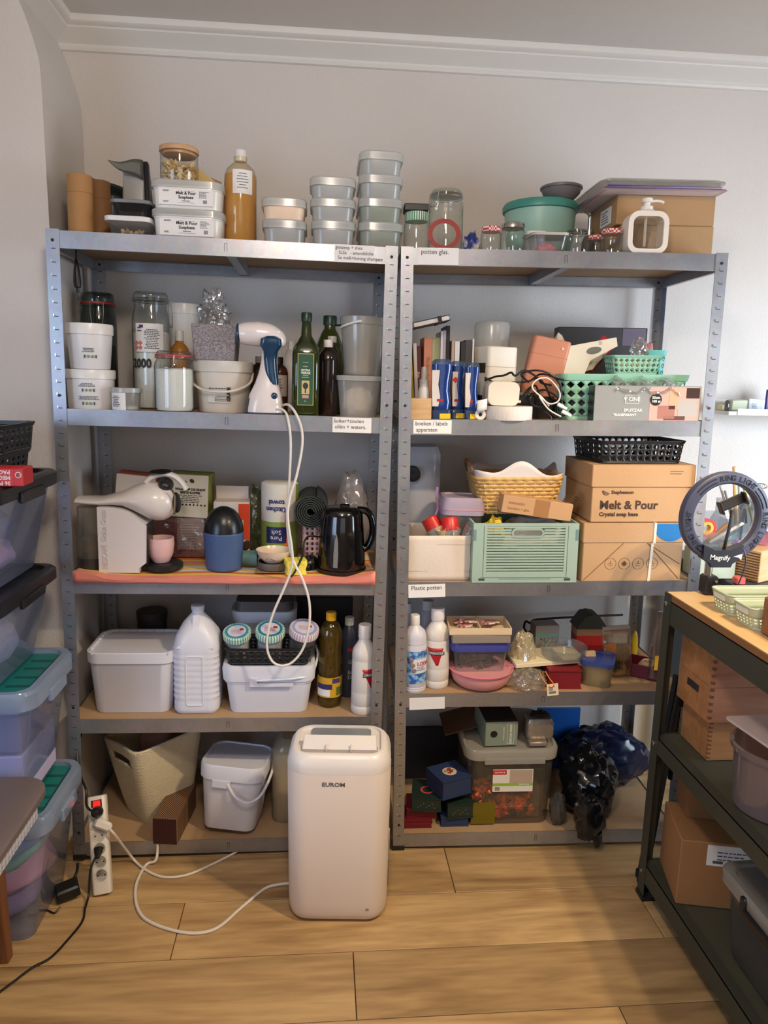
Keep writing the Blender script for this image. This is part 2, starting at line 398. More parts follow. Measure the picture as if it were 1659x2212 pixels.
fl = struct('floor', cube(XL-.1, XR+.1, YB-.1, YW+.1, -.06, -.006), pm((70, 48, 28), .8))
PW = wood((136, 104, 66), (206, 172, 122), .42, 6.5, 'X', True)
PITCHY = .2035; pm_full = {}
joint = {0: .36, 1: .82, 2: 1.44}
rows = int((YW-YB)/PITCHY)+3
def plank(x0, x1, y0, y1):
    g = .0011; b = .0012
    w, d = x1-x0-2*g, y1-y0-2*g
    o = part('plank', loft([(-.006, w, d, .0005), (-b, w, d, .0005), (0, w-2*b, d-2*b, .0005)], 1, False, True), PW, fl, loc=((x0+x1)/2, (y0+y1)/2, 0), smooth=False)
for r in range(-4, rows-3):
    y1 = -.192-PITCHY*(r); y0 = y1-PITCHY
    y1 = min(y1, YW); y0 = max(y0, YB)
    if y1-y0 < .01: continue
    j = joint.get(r, (.27+.437*r) % 1.29)
    xs = [XL]; x = j
    while x > XL: x -= 1.29
    x += 1.29
    while x < XR-.02:
        if x > XL+.05: xs.append(x)
        x += 1.29
    xs.append(XR)
    for a, b in zip(xs[:-1], xs[1:]): plank(a, b, y0, y1)

struct('wall_back', cube(-.6, XR+.1, YW, YW+.12, 0, ZC), MW)
# ceiling with a cove: plain slab
struct('ceiling', cube(XL-.1, XR+.1, YB-.1, YW+.1, ZC, ZC+.1), MC)
# the projecting wall end on the left: a profile that flares away near the ceiling, its face toward the camera
prof = [(XL, 0), (-.012, 0), (-.012, 2.20), (-.014, 2.25), (-.026, 2.30), (-.045, 2.36), (-.068, 2.42), (-.10, ZC), (XL, ZC)]
struct('wall_left_projection', xf(prism(prof, YW-.13), (0, (YW+.13)/2, 0)), MW, sharp=50)
# cornice: a run along the back wall and one along the left, each with two beads and a slanting band between them
def cornice_prof():   # (distance from wall, z)
    return [(0, 2.405), (.010, 2.407), (.014, 2.414), (.011, 2.421), (.011, 2.424), (.058, 2.452), (.060, 2.456), (.068, 2.458), (.076, 2.464), (.078, 2.472), (.078, ZC), (0, ZC)]
cp = cornice_prof()
def run(pts, a, b, mk):
    V = [mk(d, z, a(d)) for d, z in pts]+[mk(d, z, b(d)) for d, z in pts]; n = len(pts)
    return V, [tuple(range(n)), tuple(range(2*n-1, n-1, -1))]+[(i, (i+1) % n, (i+1) % n+n, i+n) for i in range(n)]
XK = -.085
struct('trim_1', run(cp, lambda d: XK+d, lambda d: XR, lambda d, z, t: (t, YW-d, z)), MTRIM, sharp=25)
struct('trim_2', run(cp, lambda d: YW-d, lambda d: YB, lambda d, z, t: (XK+d, t, z)), MTRIM, sharp=25)
# left wall with a window, right wall with a window, rear wall with an opening added for the fill light
def wall_hole(name, axis, pos, th, a0, a1, h0, h1, w0, w1):
    def q(s0, s1, z0, z1):
        return cube(pos, pos+th, s0, s1, z0, z1) if axis == 'x' else cube(s0, s1, pos, pos+th, z0, z1)
    return struct(name, join(q(a0, a1, 0, h0), q(a0, a1, h1, ZC), q(a0, w0, h0, h1), q(w1, a1, h0, h1)), MW)
wall_hole('wall_left', 'x', XL-.12, .12, YB, .2, .75, 1.95, -2.95, -1.65)
wall_hole('wall_right', 'x', XR, .12, YB, YW, .75, 1.95, -1.5, -.3)
wall_hole('wall_rear', 'y', YB-.12, .12, XL, XR, .85, 2.15, 0.05, 1.95)
MFR = pm((235, 233, 228), .4, var=.02); MGL = glass((250, 252, 252))
def window(n, axis, pos, a0, a1, h0, h1):
    t = .05; am = (a0+a1)/2
    def q(s0, s1, z0, z1, e=.03): return cube(pos-e, pos+e, s0, s1, z0, z1) if axis == 'x' else cube(s0, s1, pos-e, pos+e, z0, z1)
    o = struct('window_%d' % n, join(q(a0, a1, h0, h0+t), q(a0, a1, h1-t, h1), q(a0, a0+t, h0+t, h1-t), q(a1-t, a1, h0+t, h1-t), q(am-t/2, am+t/2, h0+t, h1-t)), MFR)
    part('pane', q(a0+t, am-t/2, h0+t, h1-t, .002), MGL, o); part('pane', q(am+t/2, a1-t, h0+t, h1-t, .002), MGL, o)
window(1, 'x', XL-.09, -2.95, -1.65, .75, 1.95)
window(2, 'x', XR+.09, -1.5, -.3, .75, 1.95)
window(3, 'y', YB-.09, .05, 1.95, .85, 2.15)
struct('baseboard_back', cube(-.012, XR, YW-.012, YW, 0, .07), MTRIM)

# ceiling spot bar: the warm lamp that throws the floor shadows
MWHITE = pm((228, 226, 222), .38, var=.03)
LAMPS = [((1.86, -1.22, 2.27), 64), ((2.00, -1.25, 2.27), 64)]
lt = thing('ceiling_spot_bar', 'white ceiling spot bar with two warm bulbs above the workbench', 'lamp', loc=(1.93, -1.235, ZC))
part('rail', box(.36, .05, .03, .006), MWHITE, lt, loc=(0, 0, -.031))
for (lx, ly, lz), pw in LAMPS:
    dx, dy = lx-1.93, ly+1.235
    part('stem', lathe([(.008, -.09), (.008, -.03)], 10), MWHITE, lt, loc=(dx, dy, 0))
    sh = part('spot_shade', lathe([(.022, -.09), (.034, -.10), (.045, -.165), (.043, -.165), (.032, -.103), (.0, -.095)], 24), MWHITE, lt, loc=(dx, dy, 0))
    part('bulb', ell(.026, .026, .03, 14, 8), pm((255, 214, 160), .3, emit=6.), sh, loc=(0, 0, -.135))
    l = bpy.data.lights.new('warm_bulb', 'SPOT'); l.energy = pw; l.color = (1.0, .77, .48); l.shadow_soft_size = .024; l.spot_size = math.radians(92); l.spot_blend = .7
    o = bpy.data.objects.new('warm_bulb', l); COL.objects.link(o); o.location = (lx, ly, lz+.02)
    o.rotation_euler = (Vector((1.46, -.42, .1))-Vector((lx, ly, lz))).to_track_quat('-Z', 'Y').to_euler()

pd_ = thing('pendant_lamp', 'round white pendant lamp hanging in the middle of the room', 'lamp', loc=(.72, -1.55, ZC))
part('canopy', lathe([(.05, -.02), (.05, 0)], 20), MWHITE, pd_); part('pendant_cord', lathe([(.003, -.1), (.003, -.02)], 8), MWHITE, pd_)
part('globe_ring', lathe([(.02, -.10), (.06, -.10), (.06, -.11), (.02, -.11)], 24), MWHITE, pd_)
l = bpy.data.lights.new('pendant_bulb', 'POINT'); l.energy = 37; l.color = (1.0, .85, .72); l.shadow_soft_size = .11
o = bpy.data.objects.new('pendant_bulb', l); COL.objects.link(o); o.location = (.72, -1.55, ZC-.24)

# ------------------------------------------------------------------ galvanised shelving
def galv():
    m, nt, N, L = _new('galvanised_steel')
    out = N.new('ShaderNodeOutputMaterial'); b = N.new('ShaderNodeBsdfPrincipled'); L.new(b.outputs[0], out.inputs[0])
    b.inputs['Metallic'].default_value = .85
    tc = N.new('ShaderNodeTexCoord'); v = N.new('ShaderNodeTexVoronoi'); v.inputs['Scale'].default_value = 90; L.new(tc.outputs['Object'], v.inputs['Vector'])
    n = N.new('ShaderNodeTexNoise'); n.inputs['Scale'].default_value = 7; n.inputs['Detail'].default_value = 5; L.new(tc.outputs['Object'], n.inputs['Vector'])
    mx = N.new('ShaderNodeMix'); mx.data_type = 'RGBA'; mx.inputs[6].default_value = lin((158, 160, 166)); mx.inputs[7].default_value = lin((188, 190, 196)); L.new(n.outputs['Fac'], mx.inputs[0])
    m2 = N.new('ShaderNodeMix'); m2.data_type = 'RGBA'; m2.blend_type = 'MULTIPLY'; m2.inputs[0].default_value = .12; L.new(mx.outputs[2], m2.inputs[6]); L.new(v.outputs['Color'], m2.inputs[7]); L.new(m2.outputs[2], b.inputs['Base Color'])
    mr = N.new('ShaderNodeMapRange'); mr.inputs[3].default_value = .30; mr.inputs[4].default_value = .48; L.new(n.outputs['Fac'], mr.inputs[0]); L.new(mr.outputs[0], b.inputs['Roughness'])
    return m
MG = galv(); MDK = pm((26, 26, 28), .6)
MBOARD = pm((170, 140, 106), .7, var=.07, vs=30, bump=.08)
MUNDER = MBOARD
LIP, PWD = .0438, .034
SLOTM = None
def slots(zt):
    gs = []; gd = []; z = .055
    while z < zt-.03:
        gs.append(cube(.010, .024, -.0016, .0004, z, z+.006)); gs.append(cube(.0095, .0125, -.0022, .0004, z-.001, z+.007)); z += .034
    return join(*gs)
MGLINT = pm((205, 208, 214), .25, 1.)  # brighter metal, stands in for the highlight on each slot's edge
MESH_GLINT = mesh(join(*[cube(.0105, .0135, -.0014, .0006, .055+.034*i, .0615+.034*i) for i in range(51)]), MGLINT, 'slots', smooth=False)
MESH_SLIT = mesh(join(*[cube(.0135, .0235, -.0008, .0004, .0535+.034*i, .0555+.034*i) for i in range(51)]), pm((62, 62, 66), .5), 'slits', smooth=False)
MESH_HOLE = mesh(join(*[xf(lathe([(.0001, 0), (.0042, 0), (.0042, .0009), (.0001, .0009)], 10), (.017, .0002, z), (math.pi/2, 0, 0)) for z in (.092, .49, .91, 1.38, 1.775)]), MDK, 'bolt_holes', smooth=False)
def shelving(u, label):
    q = UN[u]; w, d = q['w'], q['d']
    t = thing('shelving_unit', label, 'shelf', loc=U(u, 0, 0, 0), rz=q['rot'], ry=q['t'], group='galvanised shelving units')
    H = 1.803
    for fx in (0, 1):
        for fy in (0, 1):
            sx = 1 if fx == 0 else -1; sy = 1 if fy == 0 else -1; th = .0018
            ang = [(0, 0), (PWD*sx, 0), (PWD*sx, th*sy), (th*sx, th*sy), (th*sx, PWD*sy), (0, PWD*sy)]
            g = rings([[(x, y, z) for x, y in ang] for z in (.006, H)])
            po = part('post', g, MG, t, loc=(fx*w, fy*d, 0), smooth=False)
            pf = part('post_foot', cube(-.002*sx, (PWD+.002)*sx, -.002*sy, (PWD+.002)*sy, .006, .02), MDK, po, smooth=False)
            pf.data.update()
            # slots on the room-side face: edge highlights and dark openings put on as colour
            fy_off = 0 if fy == 0 else -.0008
            for nm, me in (('slot_glint_row', MESH_GLINT), ('slit_row', MESH_SLIT), ('bolt_hole_row', MESH_HOLE)):
                o = part(nm, me, None, po, loc=(0 if fx == 0 else -PWD, 0 if fy == 0 else -.0018, 0)); o['kind'] = 'stuff'
            part('splice', cube(*sorted((.002*sx, .030*sx)), *sorted((-.0012*sy, 0)), .895, .94), MG, po, smooth=False)
    ins = .0025
    for i in range(1, 6):
        z = q['z'][i]
        def beam(x0, x1, y0, y1, axis):   # C-shaped: web plus a returned flange at top and bottom
            if axis == 'x':
                s = 1 if y0 < d/2 else -1; y = y0
                prof = [(0, 0), (0, -LIP), (.012*s, -LIP), (.012*s, -LIP+.0015), (.0015*s, -LIP+.0015), (.0015*s, -.0135), (.014*s, -.0135), (.014*s, -.012), (.0022*s, -.012), (.0022*s, 0)]
                return rings([[(x, y+a, z+b) for a, b in prof] for x in (x0, x1)])
            s = 1 if x0 < w/2 else -1; x = x0
            prof = [(0, 0), (0, -LIP), (.012*s, -LIP), (.012*s, -LIP+.0015), (.0015*s, -LIP+.0015), (.0015*s, 0)]
            return rings([[(x+a, yy, z+b) for a, b in prof] for yy in (y0, y1)])
        fb = part('front_beam', beam(PWD*.92, w-PWD*.92, ins, 0, 'x'), MG, t, smooth=False)
        part('notch', join(cube(w/2-.004, w/2-.003, ins-.0012, ins+.0005, z-.032, z-.012), cube(w/2+.003, w/2+.004, ins-.0012, ins+.0005, z-.032, z-.012), cube(w/2-.004, w/2+.004, ins-.0012, ins+.0005, z-.013, z-.012)), pm((70, 70, 74), .4), fb, smooth=False)
        part('back_beam', beam(PWD*.92, w-PWD*.92, d-ins, 0, 'x'), MG, t, smooth=False)
        part('side_beam', beam(ins, 0, PWD*.3, d-PWD*.3, 'y'), MG, t, smooth=False)
        part('side_beam', beam(w-ins, 0, PWD*.3, d-PWD*.3, 'y'), MG, t, smooth=False)
        part('crossbar', cube(w/2-.002, w/2+.022, .006, d-.006, z-LIP+.004, z-.0115), MG, t, smooth=False)
        part('shelf_board', cube(.006, w-.006, .0055, d-.0055, z-.011, z-BOARD), MBOARD, t, smooth=False)
    return t
shelving(1, 'left galvanised steel shelving unit with five boards beside the projecting wall')
shelving(2, 'right galvanised steel shelving unit with five boards beside the workbench')
MPAPER = pm((232, 230, 228), .7, var=.03); MINK = pm((28, 28, 34), .6)
def paper(u, s, x0, x1, y0, y1, txt, size, label, tilt=0.):
    q = UN[u]; pc = None
    a = S(u, s, x0, x1, y1, -.0022, z0=q['z'][s]-.3)
    lz = a.z1; k = a.k; w = (x1-x0)*k; h = (y1-y0)*k
    o = thing('paper_label', label, 'label', loc=U(u, a.lx, .0012, lz), rz=q['rot'], ry=q['t']+tilt, group='handwritten paper labels on the shelf edges')
    part('sheet', cube(-w/2, w/2, -.0008, 0, 0, h), MPAPER, o, smooth=False)
    for i, (s_, ox) in enumerate(txt):
        part('handwriting', front(tgeo(s_, size*k, .0002, 'LEFT', sx=.92), -w/2+ox*k, -.001, h-(size*.62+i*size*1.05)*k), MINK, o, smooth=False)
paper(1, 1, 720, 805, 531, 567, [('gietzeep + shea', 2), ('SLSa   - amandelolie', 9), ('5x melk+honing shampoo', 7)], 10, 'paper label with three handwritten lines below the stacked white tubs')
paper(2, 1, 901, 988, 537, 572, [('potten glas.', 6)], 14, 'paper label reading potten glas under the glass jars')
paper(1, 2, 716, 799, 903, 935, [('Suiker+zouten', 2), ('oliën + waters.', 5)], 12, 'paper label reading Suiker zouten under the dark oil bottles')
paper(2, 2, 891, 973, 908, 937, [('boeken / labels', 4), ('apparaten', 6)], 12.5, 'paper label reading boeken labels apparaten under the books')
paper(2, 3, 881, 960, 1262, 1291, [('Plastic potten', 6)], 13, 'paper label reading Plastic potten under the white fabric box', -.03)
paper(2, 4, 883, 959, 1506, 1533, [], 10, 'blank paper label under the white bottles', -.03)

# ------------------------------------------------------------------ shared colours and builders
WHITE = pm((226, 224, 222), .38, var=.03); WHITE2 = pm((232, 228, 222), .3, var=.03); OFFW = pm((216, 208, 192), .6, var=.05)
BLACK = pm((20, 20, 22), .42, var=.1); DKGREY = pm((58, 60, 62), .5); GREY = pm((128, 130, 132), .5)
CARD = pm((174, 138, 96), .75, var=.08, vs=14, bump=.12, bs=90); CARD2 = pm((196, 156, 108), .72, var=.08, vs=14, bump=.1, bs=90)
KRAFT = pm((166, 122, 72), .7, var=.1, vs=20, bump=.1)
MILK = glass((240, 242, 240), .62, .22, .8, (238, 240, 238)); MILKY = glass((236, 236, 232), .42, .15, .9, (222, 222, 218))
CLEAR = glass((244, 248, 246), .02, .03, 1.0, (215, 222, 220)); CLEARP = glass((240, 242, 242), .12, .08, 1.0, (215, 218, 220))
FILM = glass((246, 247, 248), .10, .10, 1.0, (225, 226, 228), .8, 30)
PRINT = pm((84, 84, 86), .7); PRINTD = pm((40, 40, 44), .7); GREENP = pm((96, 140, 92), .6); RED = pm((176, 38, 36), .45); METAL = pm((190, 190, 190), .22, 1.)
POWDER = pm((236, 232, 226), .85, var=.04, vs=40, bump=.3, bs=200)
PETAL = checks((196, 150, 92), (232, 206, 160), 60, .8, 'noise')

def plate(name, w, h, m, parent, x=0, y=0, z=0, th=.0008, rz=0, r=.001):
    """upright flat label facing -y, centred at x,z, its back on y"""
    g = prism([(a, b) for a, b in rrect(w, h, r, 2)], th)
    return part(name, g, m, parent, loc=(x, y-th/2, z), rot=(0, 0, rz), smooth=False)
def tub(t, w, d, h, m, ml, lid=.018, r=.022, taper=.93, over=.004, rim=True):
    hb = h-lid*.8
    g = loft([(0, w*taper*.97, d*taper*.97, r*.8), (.003, w*taper, d*taper, r), (hb*.86, w*.985, d*.985, r), (hb*.87, w*1.0, d*1.0, r), (hb, w, d, r)], 4)
    part('body', g, m, t)
    if lid:
        W_, D_ = w+2*over, d+2*over
        part('lid', loft([(h-lid, W_, D_, r), (h-lid*.15, W_, D_, r), (h, W_-.006, D_-.006, r), (h, W_-.022, D_-.022, r), (h-.004, W_-.026, D_-.026, r)], 4), ml, t)
def bucket(t, r, h, m, ml, lid=.02, taper=.86, n=32):
    part('body', lathe([(r*taper*.96, 0), (r*taper, .004), (r*.97, h-lid*1.2), (r*.97, h-lid*.5)], n), m, t)
    part('lid', lathe([(r*.98, h-lid), (r*1.02, h-lid), (r*1.03, h-lid*.2), (r*1.0, h), (r*.93, h), (r*.91, h-.004), (0, h-.004)], n), ml, t)
def clipjar(t, r, h, fill, fh, ring, g=CLEAR, lidh=None, wires=True, face=0.):
    lidh = lidh or h*.10; sh = h*.80
    part('glass_body', lathe([(r*.9, 0), (r*.98, h*.02), (r, h*.06), (r, sh*.92), (r*.97, sh), (r*.86, h*.865), (r*.86, h-lidh)], 28), g, t)
    if fill: part('filling', lathe([(r*.86, .004), (r*.93, .012), (r*.93, fh*.97), (r*.8, fh), (0, fh*1.0)], 28), fill, t)
    part('seal_ring', lathe([(r*.80, h-lidh), (r*.95, h-lidh), (r*.95, h-lidh+.006), (r*.80, h-lidh+.006)], 28), ring, t)
    part('glass_lid', lathe([(r*.88, h-lidh+.006), (r*.9, h-lidh*.5), (r*.86, h-.003), (r*.8, h), (r*.7, h-.003), (0, h-.004)], 28), g, t)
    if wires:
        a = face; c, s = math.cos(a), math.sin(a)
        def q(x, y, z): return (x*c-y*s, x*s+y*c, z)
        part('wire_bail', join(tube([q(-r*.35, -r*.99, h-lidh+.004), q(-r*.34, -r*1.06, h*.80), q(-r*.22, -r*1.07, h*.72), q(r*.22, -r*1.07, h*.72), q(r*.34, -r*1.06, h*.80), q(r*.35, -r*.99, h-lidh+.004)], .0011, 6, 4),
             tube([q(r*math.cos(b)*.955, r*math.sin(b)*.955, h-lidh-.003) for b in [2*math.pi*i/24 for i in range(24)]], .0011, 5, 1, True, False)), METAL, t)
def jar(t, r, h, lidm, lidh=.014, fill=None, fh=0, g=CLEAR, neck=.86):
    part('glass_body', lathe([(r*.88, 0), (r*.97, h*.03), (r, h*.1), (r, h*.66), (r*.96, h*.74), (r*neck, h*.82), (r*neck, h-lidh*.5)], 24), g, t)
    if fill: part('filling', lathe([(r*.85, .004), (r*.92, .01), (r*.92, fh), (0, fh)], 20), fill, t)
    part('lid', lathe([(r*neck*1.04, h-lidh), (r*neck*1.1, h-lidh*.9), (r*neck*1.1, h-.002), (r*neck*1.05, h), (0, h)], 24), lidm, t)
def bottle(t, prof, m, capr, z0, z1, capm, n=28, ridged=False):
    part('body', lathe(prof, n), m, t)
    part('cap', lathe([(capr, z0), (capr, z1-.002), (capr*.94, z1), (0, z1)], 20), capm, t)
def cardbox(t, w, d, h, m, tape=None, flap=0, name='carton'):
    part(name, box(w, d, h, .002), m, t)
    if flap: part('lid_flap', loft([(h-flap, w+.005, d+.005, .002), (h+.0012, w+.005, d+.005, .002)], 1), m, t)
    if tape: part('tape', box(.045, d+.0012, .0006, .0002, z0=h-.0002), tape, t)

# ------------------------------------------------------------------ left unit, top board
p = S(1, 1, 147.5, 200, 380, .075); t = thing('cardboard_tube', 'taller brown kraft cardboard tube at the left end of the top shelf', 'tube', p, group='kraft tubes')
part('tube_body', lathe([(p.w/2, 0), (p.w/2, p.h*.70), (p.w/2-.0008, p.h*.703)], 28), KRAFT, t); part('tube_lid', lathe([(p.w/2, p.h*.704), (p.w/2, p.h-.001), (p.w/2-.002, p.h), (0, p.h-.0005)], 28), KRAFT, t)
p2 = S(1, 1, 194, 239, 393, .16); t = thing('cardboard_tube', 'darker kraft cardboard tube half hidden behind the first tube', 'tube', p2, group='kraft tubes')
part('tube_body', lathe([(p2.w/2, 0), (p2.w/2, p2.h*.70), (p2.w/2-.0008, p2.h*.703)], 28), pm((132, 92, 52), .7, var=.1), t); part('tube_lid', lathe([(p2.w/2, p2.h*.704), (p2.w/2, p2.h-.001), (p2.w/2-.002, p2.h), (0, p2.h-.0005)], 28), pm((132, 92, 52), .7, var=.1), t)
p = S(1, 1, 150, 262, 388, .22, d=.19); t = thing('storage_container', 'grey see-through container with a tilted dark green lid behind the kraft tubes', 'container', p)
part('body', loft([(0, p.w*.68, .12, .02), (p.h*.8, p.w*.80, .15, .02), (p.h*.82, p.w*.84, .16, .02)], 4), glass((150, 155, 155), .5, .2, .8, (120, 126, 126)), t)
part('lid', xf(loft([(0, p.w*.98, .17, .03), (.008, p.w*1.02, .18, .03), (.016, p.w*.98, .17, .03), (.017, p.w*.8, .15, .03)], 4), (0, 0, p.h*.93), (0, .2, 0)), pm((30, 38, 36), .4), t)
# pouch with a folded-over top
p = S(1, 1, 266, 326, 350, .26); t = thing('stand_up_pouch', 'light grey foil pouch with black side band and folded dark flap', 'pouch', p)
w, h = p.w, p.h
part('pouch_front', loft([(0, w*.82, .07, .01, -.004, 0), (h*.6, w*.80, .05, .01, -.004, 0), (h*.98, w*.78, .012, .004, -.004, 0)], 3), pm((176, 178, 176), .35, .3, var=.05), t)
part('side_band', loft([(0, w*.17, .075, .008, w*.41, -.003), (h*.55, w*.18, .055, .008, w*.43, -.003), (h*.97, w*.2, .016, .004, w*.36, -.003), (h, w*.16, .01, .003, w*.34, -.003)], 3), pm((22, 24, 30), .35), t)
part('flap', sheet(lambda u, v: (w*(.30-1.12*u), -.02-.03*u, h*(1.0-.06*u+.015*math.sin(u*7))-(1-u)**.8*v*h*.22), 10, 4), pm((84, 86, 80), .45), t, solid=.0015)
p = S(1, 1, 226, 322, 466, .03, d=.15); pa = p; t = thing('food_container', 'clear container with a white lid and dried flowers at the shelf front', 'container', p)
part('body', loft([(0, p.w*.8, .11, .02), (p.h*.85, p.w*.96, .14, .02)], 4), CLEARP, t); part('lid', loft([(p.h-.013, p.w*1.04, .152, .02), (p.h-.002, p.w*1.05, .155, .02), (p.h, p.w, .148, .02)], 4), WHITE, t)
def petals(n, rx, ry, h, seed, s=.012):
    rnd = random.Random(seed); gs = []
    for i in range(n):
        a, rr = rnd.uniform(0, 6.28), math.sqrt(rnd.random()); z = rnd.uniform(.006, h)
        g = ell(s*rnd.uniform(.6, 1.2), s*rnd.uniform(.5, 1), s*.35, 7, 4); gs.append(xf(g, (rx*rr*math.cos(a), ry*rr*math.sin(a), z), (rnd.uniform(-1.2, 1.2), rnd.uniform(-1.2, 1.2), a)))
    return join(*gs)
o = part('dried_flowers', petals(70, p.w*.34, .042, p.h*.42, 3, .009), PETAL, t); o['kind'] = 'stuff'
p = S(1, 1, 238, 322, 430, .04, z0=pa.z1+.001, d=.14); t = thing('food_container', 'small smoky dark container stacked on the white-lidded container', 'container', p)
part('body', loft([(0, p.w*.82, .10, .018), (p.h*.8, p.w*.95, .125, .018)], 4), glass((92, 94, 98), .45, .08, 1., (62, 64, 68)), t)
part('lid', loft([(p.h-.009, p.w*1.05, .14, .02), (p.h-.002, p.w*1.07, .142, .02), (p.h, p.w, .135, .02)], 4), pm((120, 122, 124), .4), t)
# soap base tubs
def soap_tub(p, label, n):
    t = thing('soap_base_tub', label, 'tub', p, group='soap base tubs'); w, h = p.w, p.h
    tub(t, w-.008, .17, h, pm((232, 230, 224), .25, var=.02), MILK, .019, .03, .95)
    lab = plate('tub_label', w*.74, h*.56, MPAPER, t, .0, -.0845, h*.40)
    part('lettering', join(front(tgeo('Melt & Pour\nSoapbase', h*.145, .0002, 'CENTER', .0003), 0, -.0008, h*.06), front(tgeo('Soap base', h*.07, .0002), 0, -.0008, -h*.13),
         cube(-w*.115, w*.115, -.001, -.0004, h*.2, h*.205), cube(-w*.115, w*.115, -.001, -.0004, -h*.2, -h*.195)), PRINTD, lab, smooth=False)
    part('small_print', join(xf(lines(w*.16, h*.24, 6, h*.018, n), (w*.26, -.0006, h*.1)), xf(lines(w*.1, h*.06, 3, h*.012, n+1), (-w*.26, -.0006, h*.2)), xf(lines(w*.1, h*.06, 3, h*.012, n+2), (-w*.26, -.0006, -h*.17)),
         *[cube(w*(.235+.008*i), w*(.235+.008*i)+w*.004, -.001, -.0004, -h*.2, -h*.08) for i in range(7)]), PRINT, lab, smooth=False)
    return t
pl = S(1, 1, 326, 481, 452, .03, d=.17); soap_tub(pl, 'lower white soap base tub with printed label, under its twin', 1)
pu = S(1, 1, 324, 479, 389, .032, z0=pl.z1+.001, d=.17); soap_tub(pu, 'upper white soap base tub carrying the wooden-lidded jar', 5)
p = S(1, 1, 346, 429, 322, .12, z0=pu.z1+.001); t = thing('flower_jar', 'glass jar of dried rose petals with a round wooden lid', 'jar', p)
part('glass_body', lathe([(p.w*.46, 0), (p.w*.48, .004), (p.w*.48, p.h*.86)], 28), CLEAR, t)
part('wooden_lid', lathe([(p.w*.43, p.h*.80), (p.w*.43, p.h*.87), (p.w*.5, p.h*.875), (p.w*.505, p.h*.98), (p.w*.49, p.h), (0, p.h)], 32), wood((186, 138, 96), (216, 172, 130), .55, 14), t)
o = part('dried_petals', petals(120, p.w*.36, p.w*.36, p.h*.55, 8, .014), PETAL, t); o['kind'] = 'stuff'
p = S(1, 1, 428, 478, 368, .16, z0=pu.z1+.001); t = thing('paper_bag', 'folded yellow paper bag behind the wooden-lidded jar', 'bag', p)
part('bag_body', prism([(-p.w*.55, 0), (p.w*.5, 0), (p.w*.5, p.h*.25), (-p.w*.02, p.h*.62), (-p.w*.5, p.h)], .05), pm((206, 176, 112), .75, var=.08, bump=.2), t, loc=(0, .0, 0))
part('bag_clip', xf(box(p.w*.45, .03, .006, .001), (p.w*.28, 0, p.h*.42), (0, .35, 0)), pm((150, 120, 90), .6), t)
# oil bottle
def bprof(r, h, neck, sh=.78): return [(r*.9, 0), (r, .006), (r, h*sh*.9), (r*.98, h*sh*.95), (r*.85, h*sh*1.03), (r*.6, h*sh*1.085), (neck, h*sh*1.12), (neck, h*.93)]
p = S(1, 1, 485, 554, 326, .13); t = thing('oil_bottle', 'tall plastic bottle of golden oil with white cap and label', 'bottle', p); w, h = p.w, p.h
part('body', lathe(bprof(w/2, h, w*.2), 30), glass((250, 244, 226), .12, .10, .9, (240, 230, 200)), t)
part('oil', lathe([(w*.45, .004), (w*.478, .008), (w*.478, h*.70), (w*.46, h*.745), (0, h*.745)], 28), glass((248, 206, 100), .8, .1, .4, (255, 206, 92)), t)
part('cap', lathe([(w*.175, h*.885), (w*.175, h*.99), (w*.16, h), (0, h)], 22), WHITE, t)
lb = part('bottle_label', arc(w/2, -22, 50, h*.53, h*.77, 10), MPAPER, t)
part('small_print', bend(xf(lines(w*.36, h*.17, 6, h*.007, 4, False), (w*.12, -.0012, h*.66)), w/2), PRINT, t, smooth=False)
# white tub stacks
def stack(u, s, x0, x1, tops, dep, d, cols, labels, group, r=.03):
    z = None
    for i, (y, c, l) in enumerate(zip(tops, cols, labels)):
        p = S(u, s, x0[i], x1[i], y, dep, z0=z, d=d); z = p.z1+.0008
        t = thing('plastic_tub', l, 'tub', p, group=group); tub(t, p.w-.008, d, p.h, c, MILK, .022, r, .94)
    return z
stack(1, 1, (565, 564), (662, 662), (474, 427), .04, .135, (MILK, pm((232, 206, 180), .4, var=.03, sss=.0)), ('lower milky tub beneath the peach-coloured tub', 'peach-coloured tub with milky lid beside the golden oil bottle'), 'milky plastic tubs on the top shelf')
stack(1, 1, (672, 670, 669), (769, 769, 770), (476, 428, 382), .04, .135, (MILK,)*3, ('bottom tub of the three-high milky stack', 'middle tub of the three-high milky stack', 'top tub of the three-high milky stack'), 'milky plastic tubs on the top shelf')
MILKG = glass((228, 234, 224), .6, .25, .8, (214, 222, 208))
stack(1, 1, (775, 775, 776, 777), (872, 872, 872, 873), (480, 428, 377, 326), .04, .19, (MILKG, MILKG, MILK, MILK), ('bottom tub of the four-high milky stack', 'second tub from below in the four-high milky stack', 'third tub from below in the four-high milky stack', 'top tub of the four-high milky stack'), 'milky plastic tubs on the top shelf')

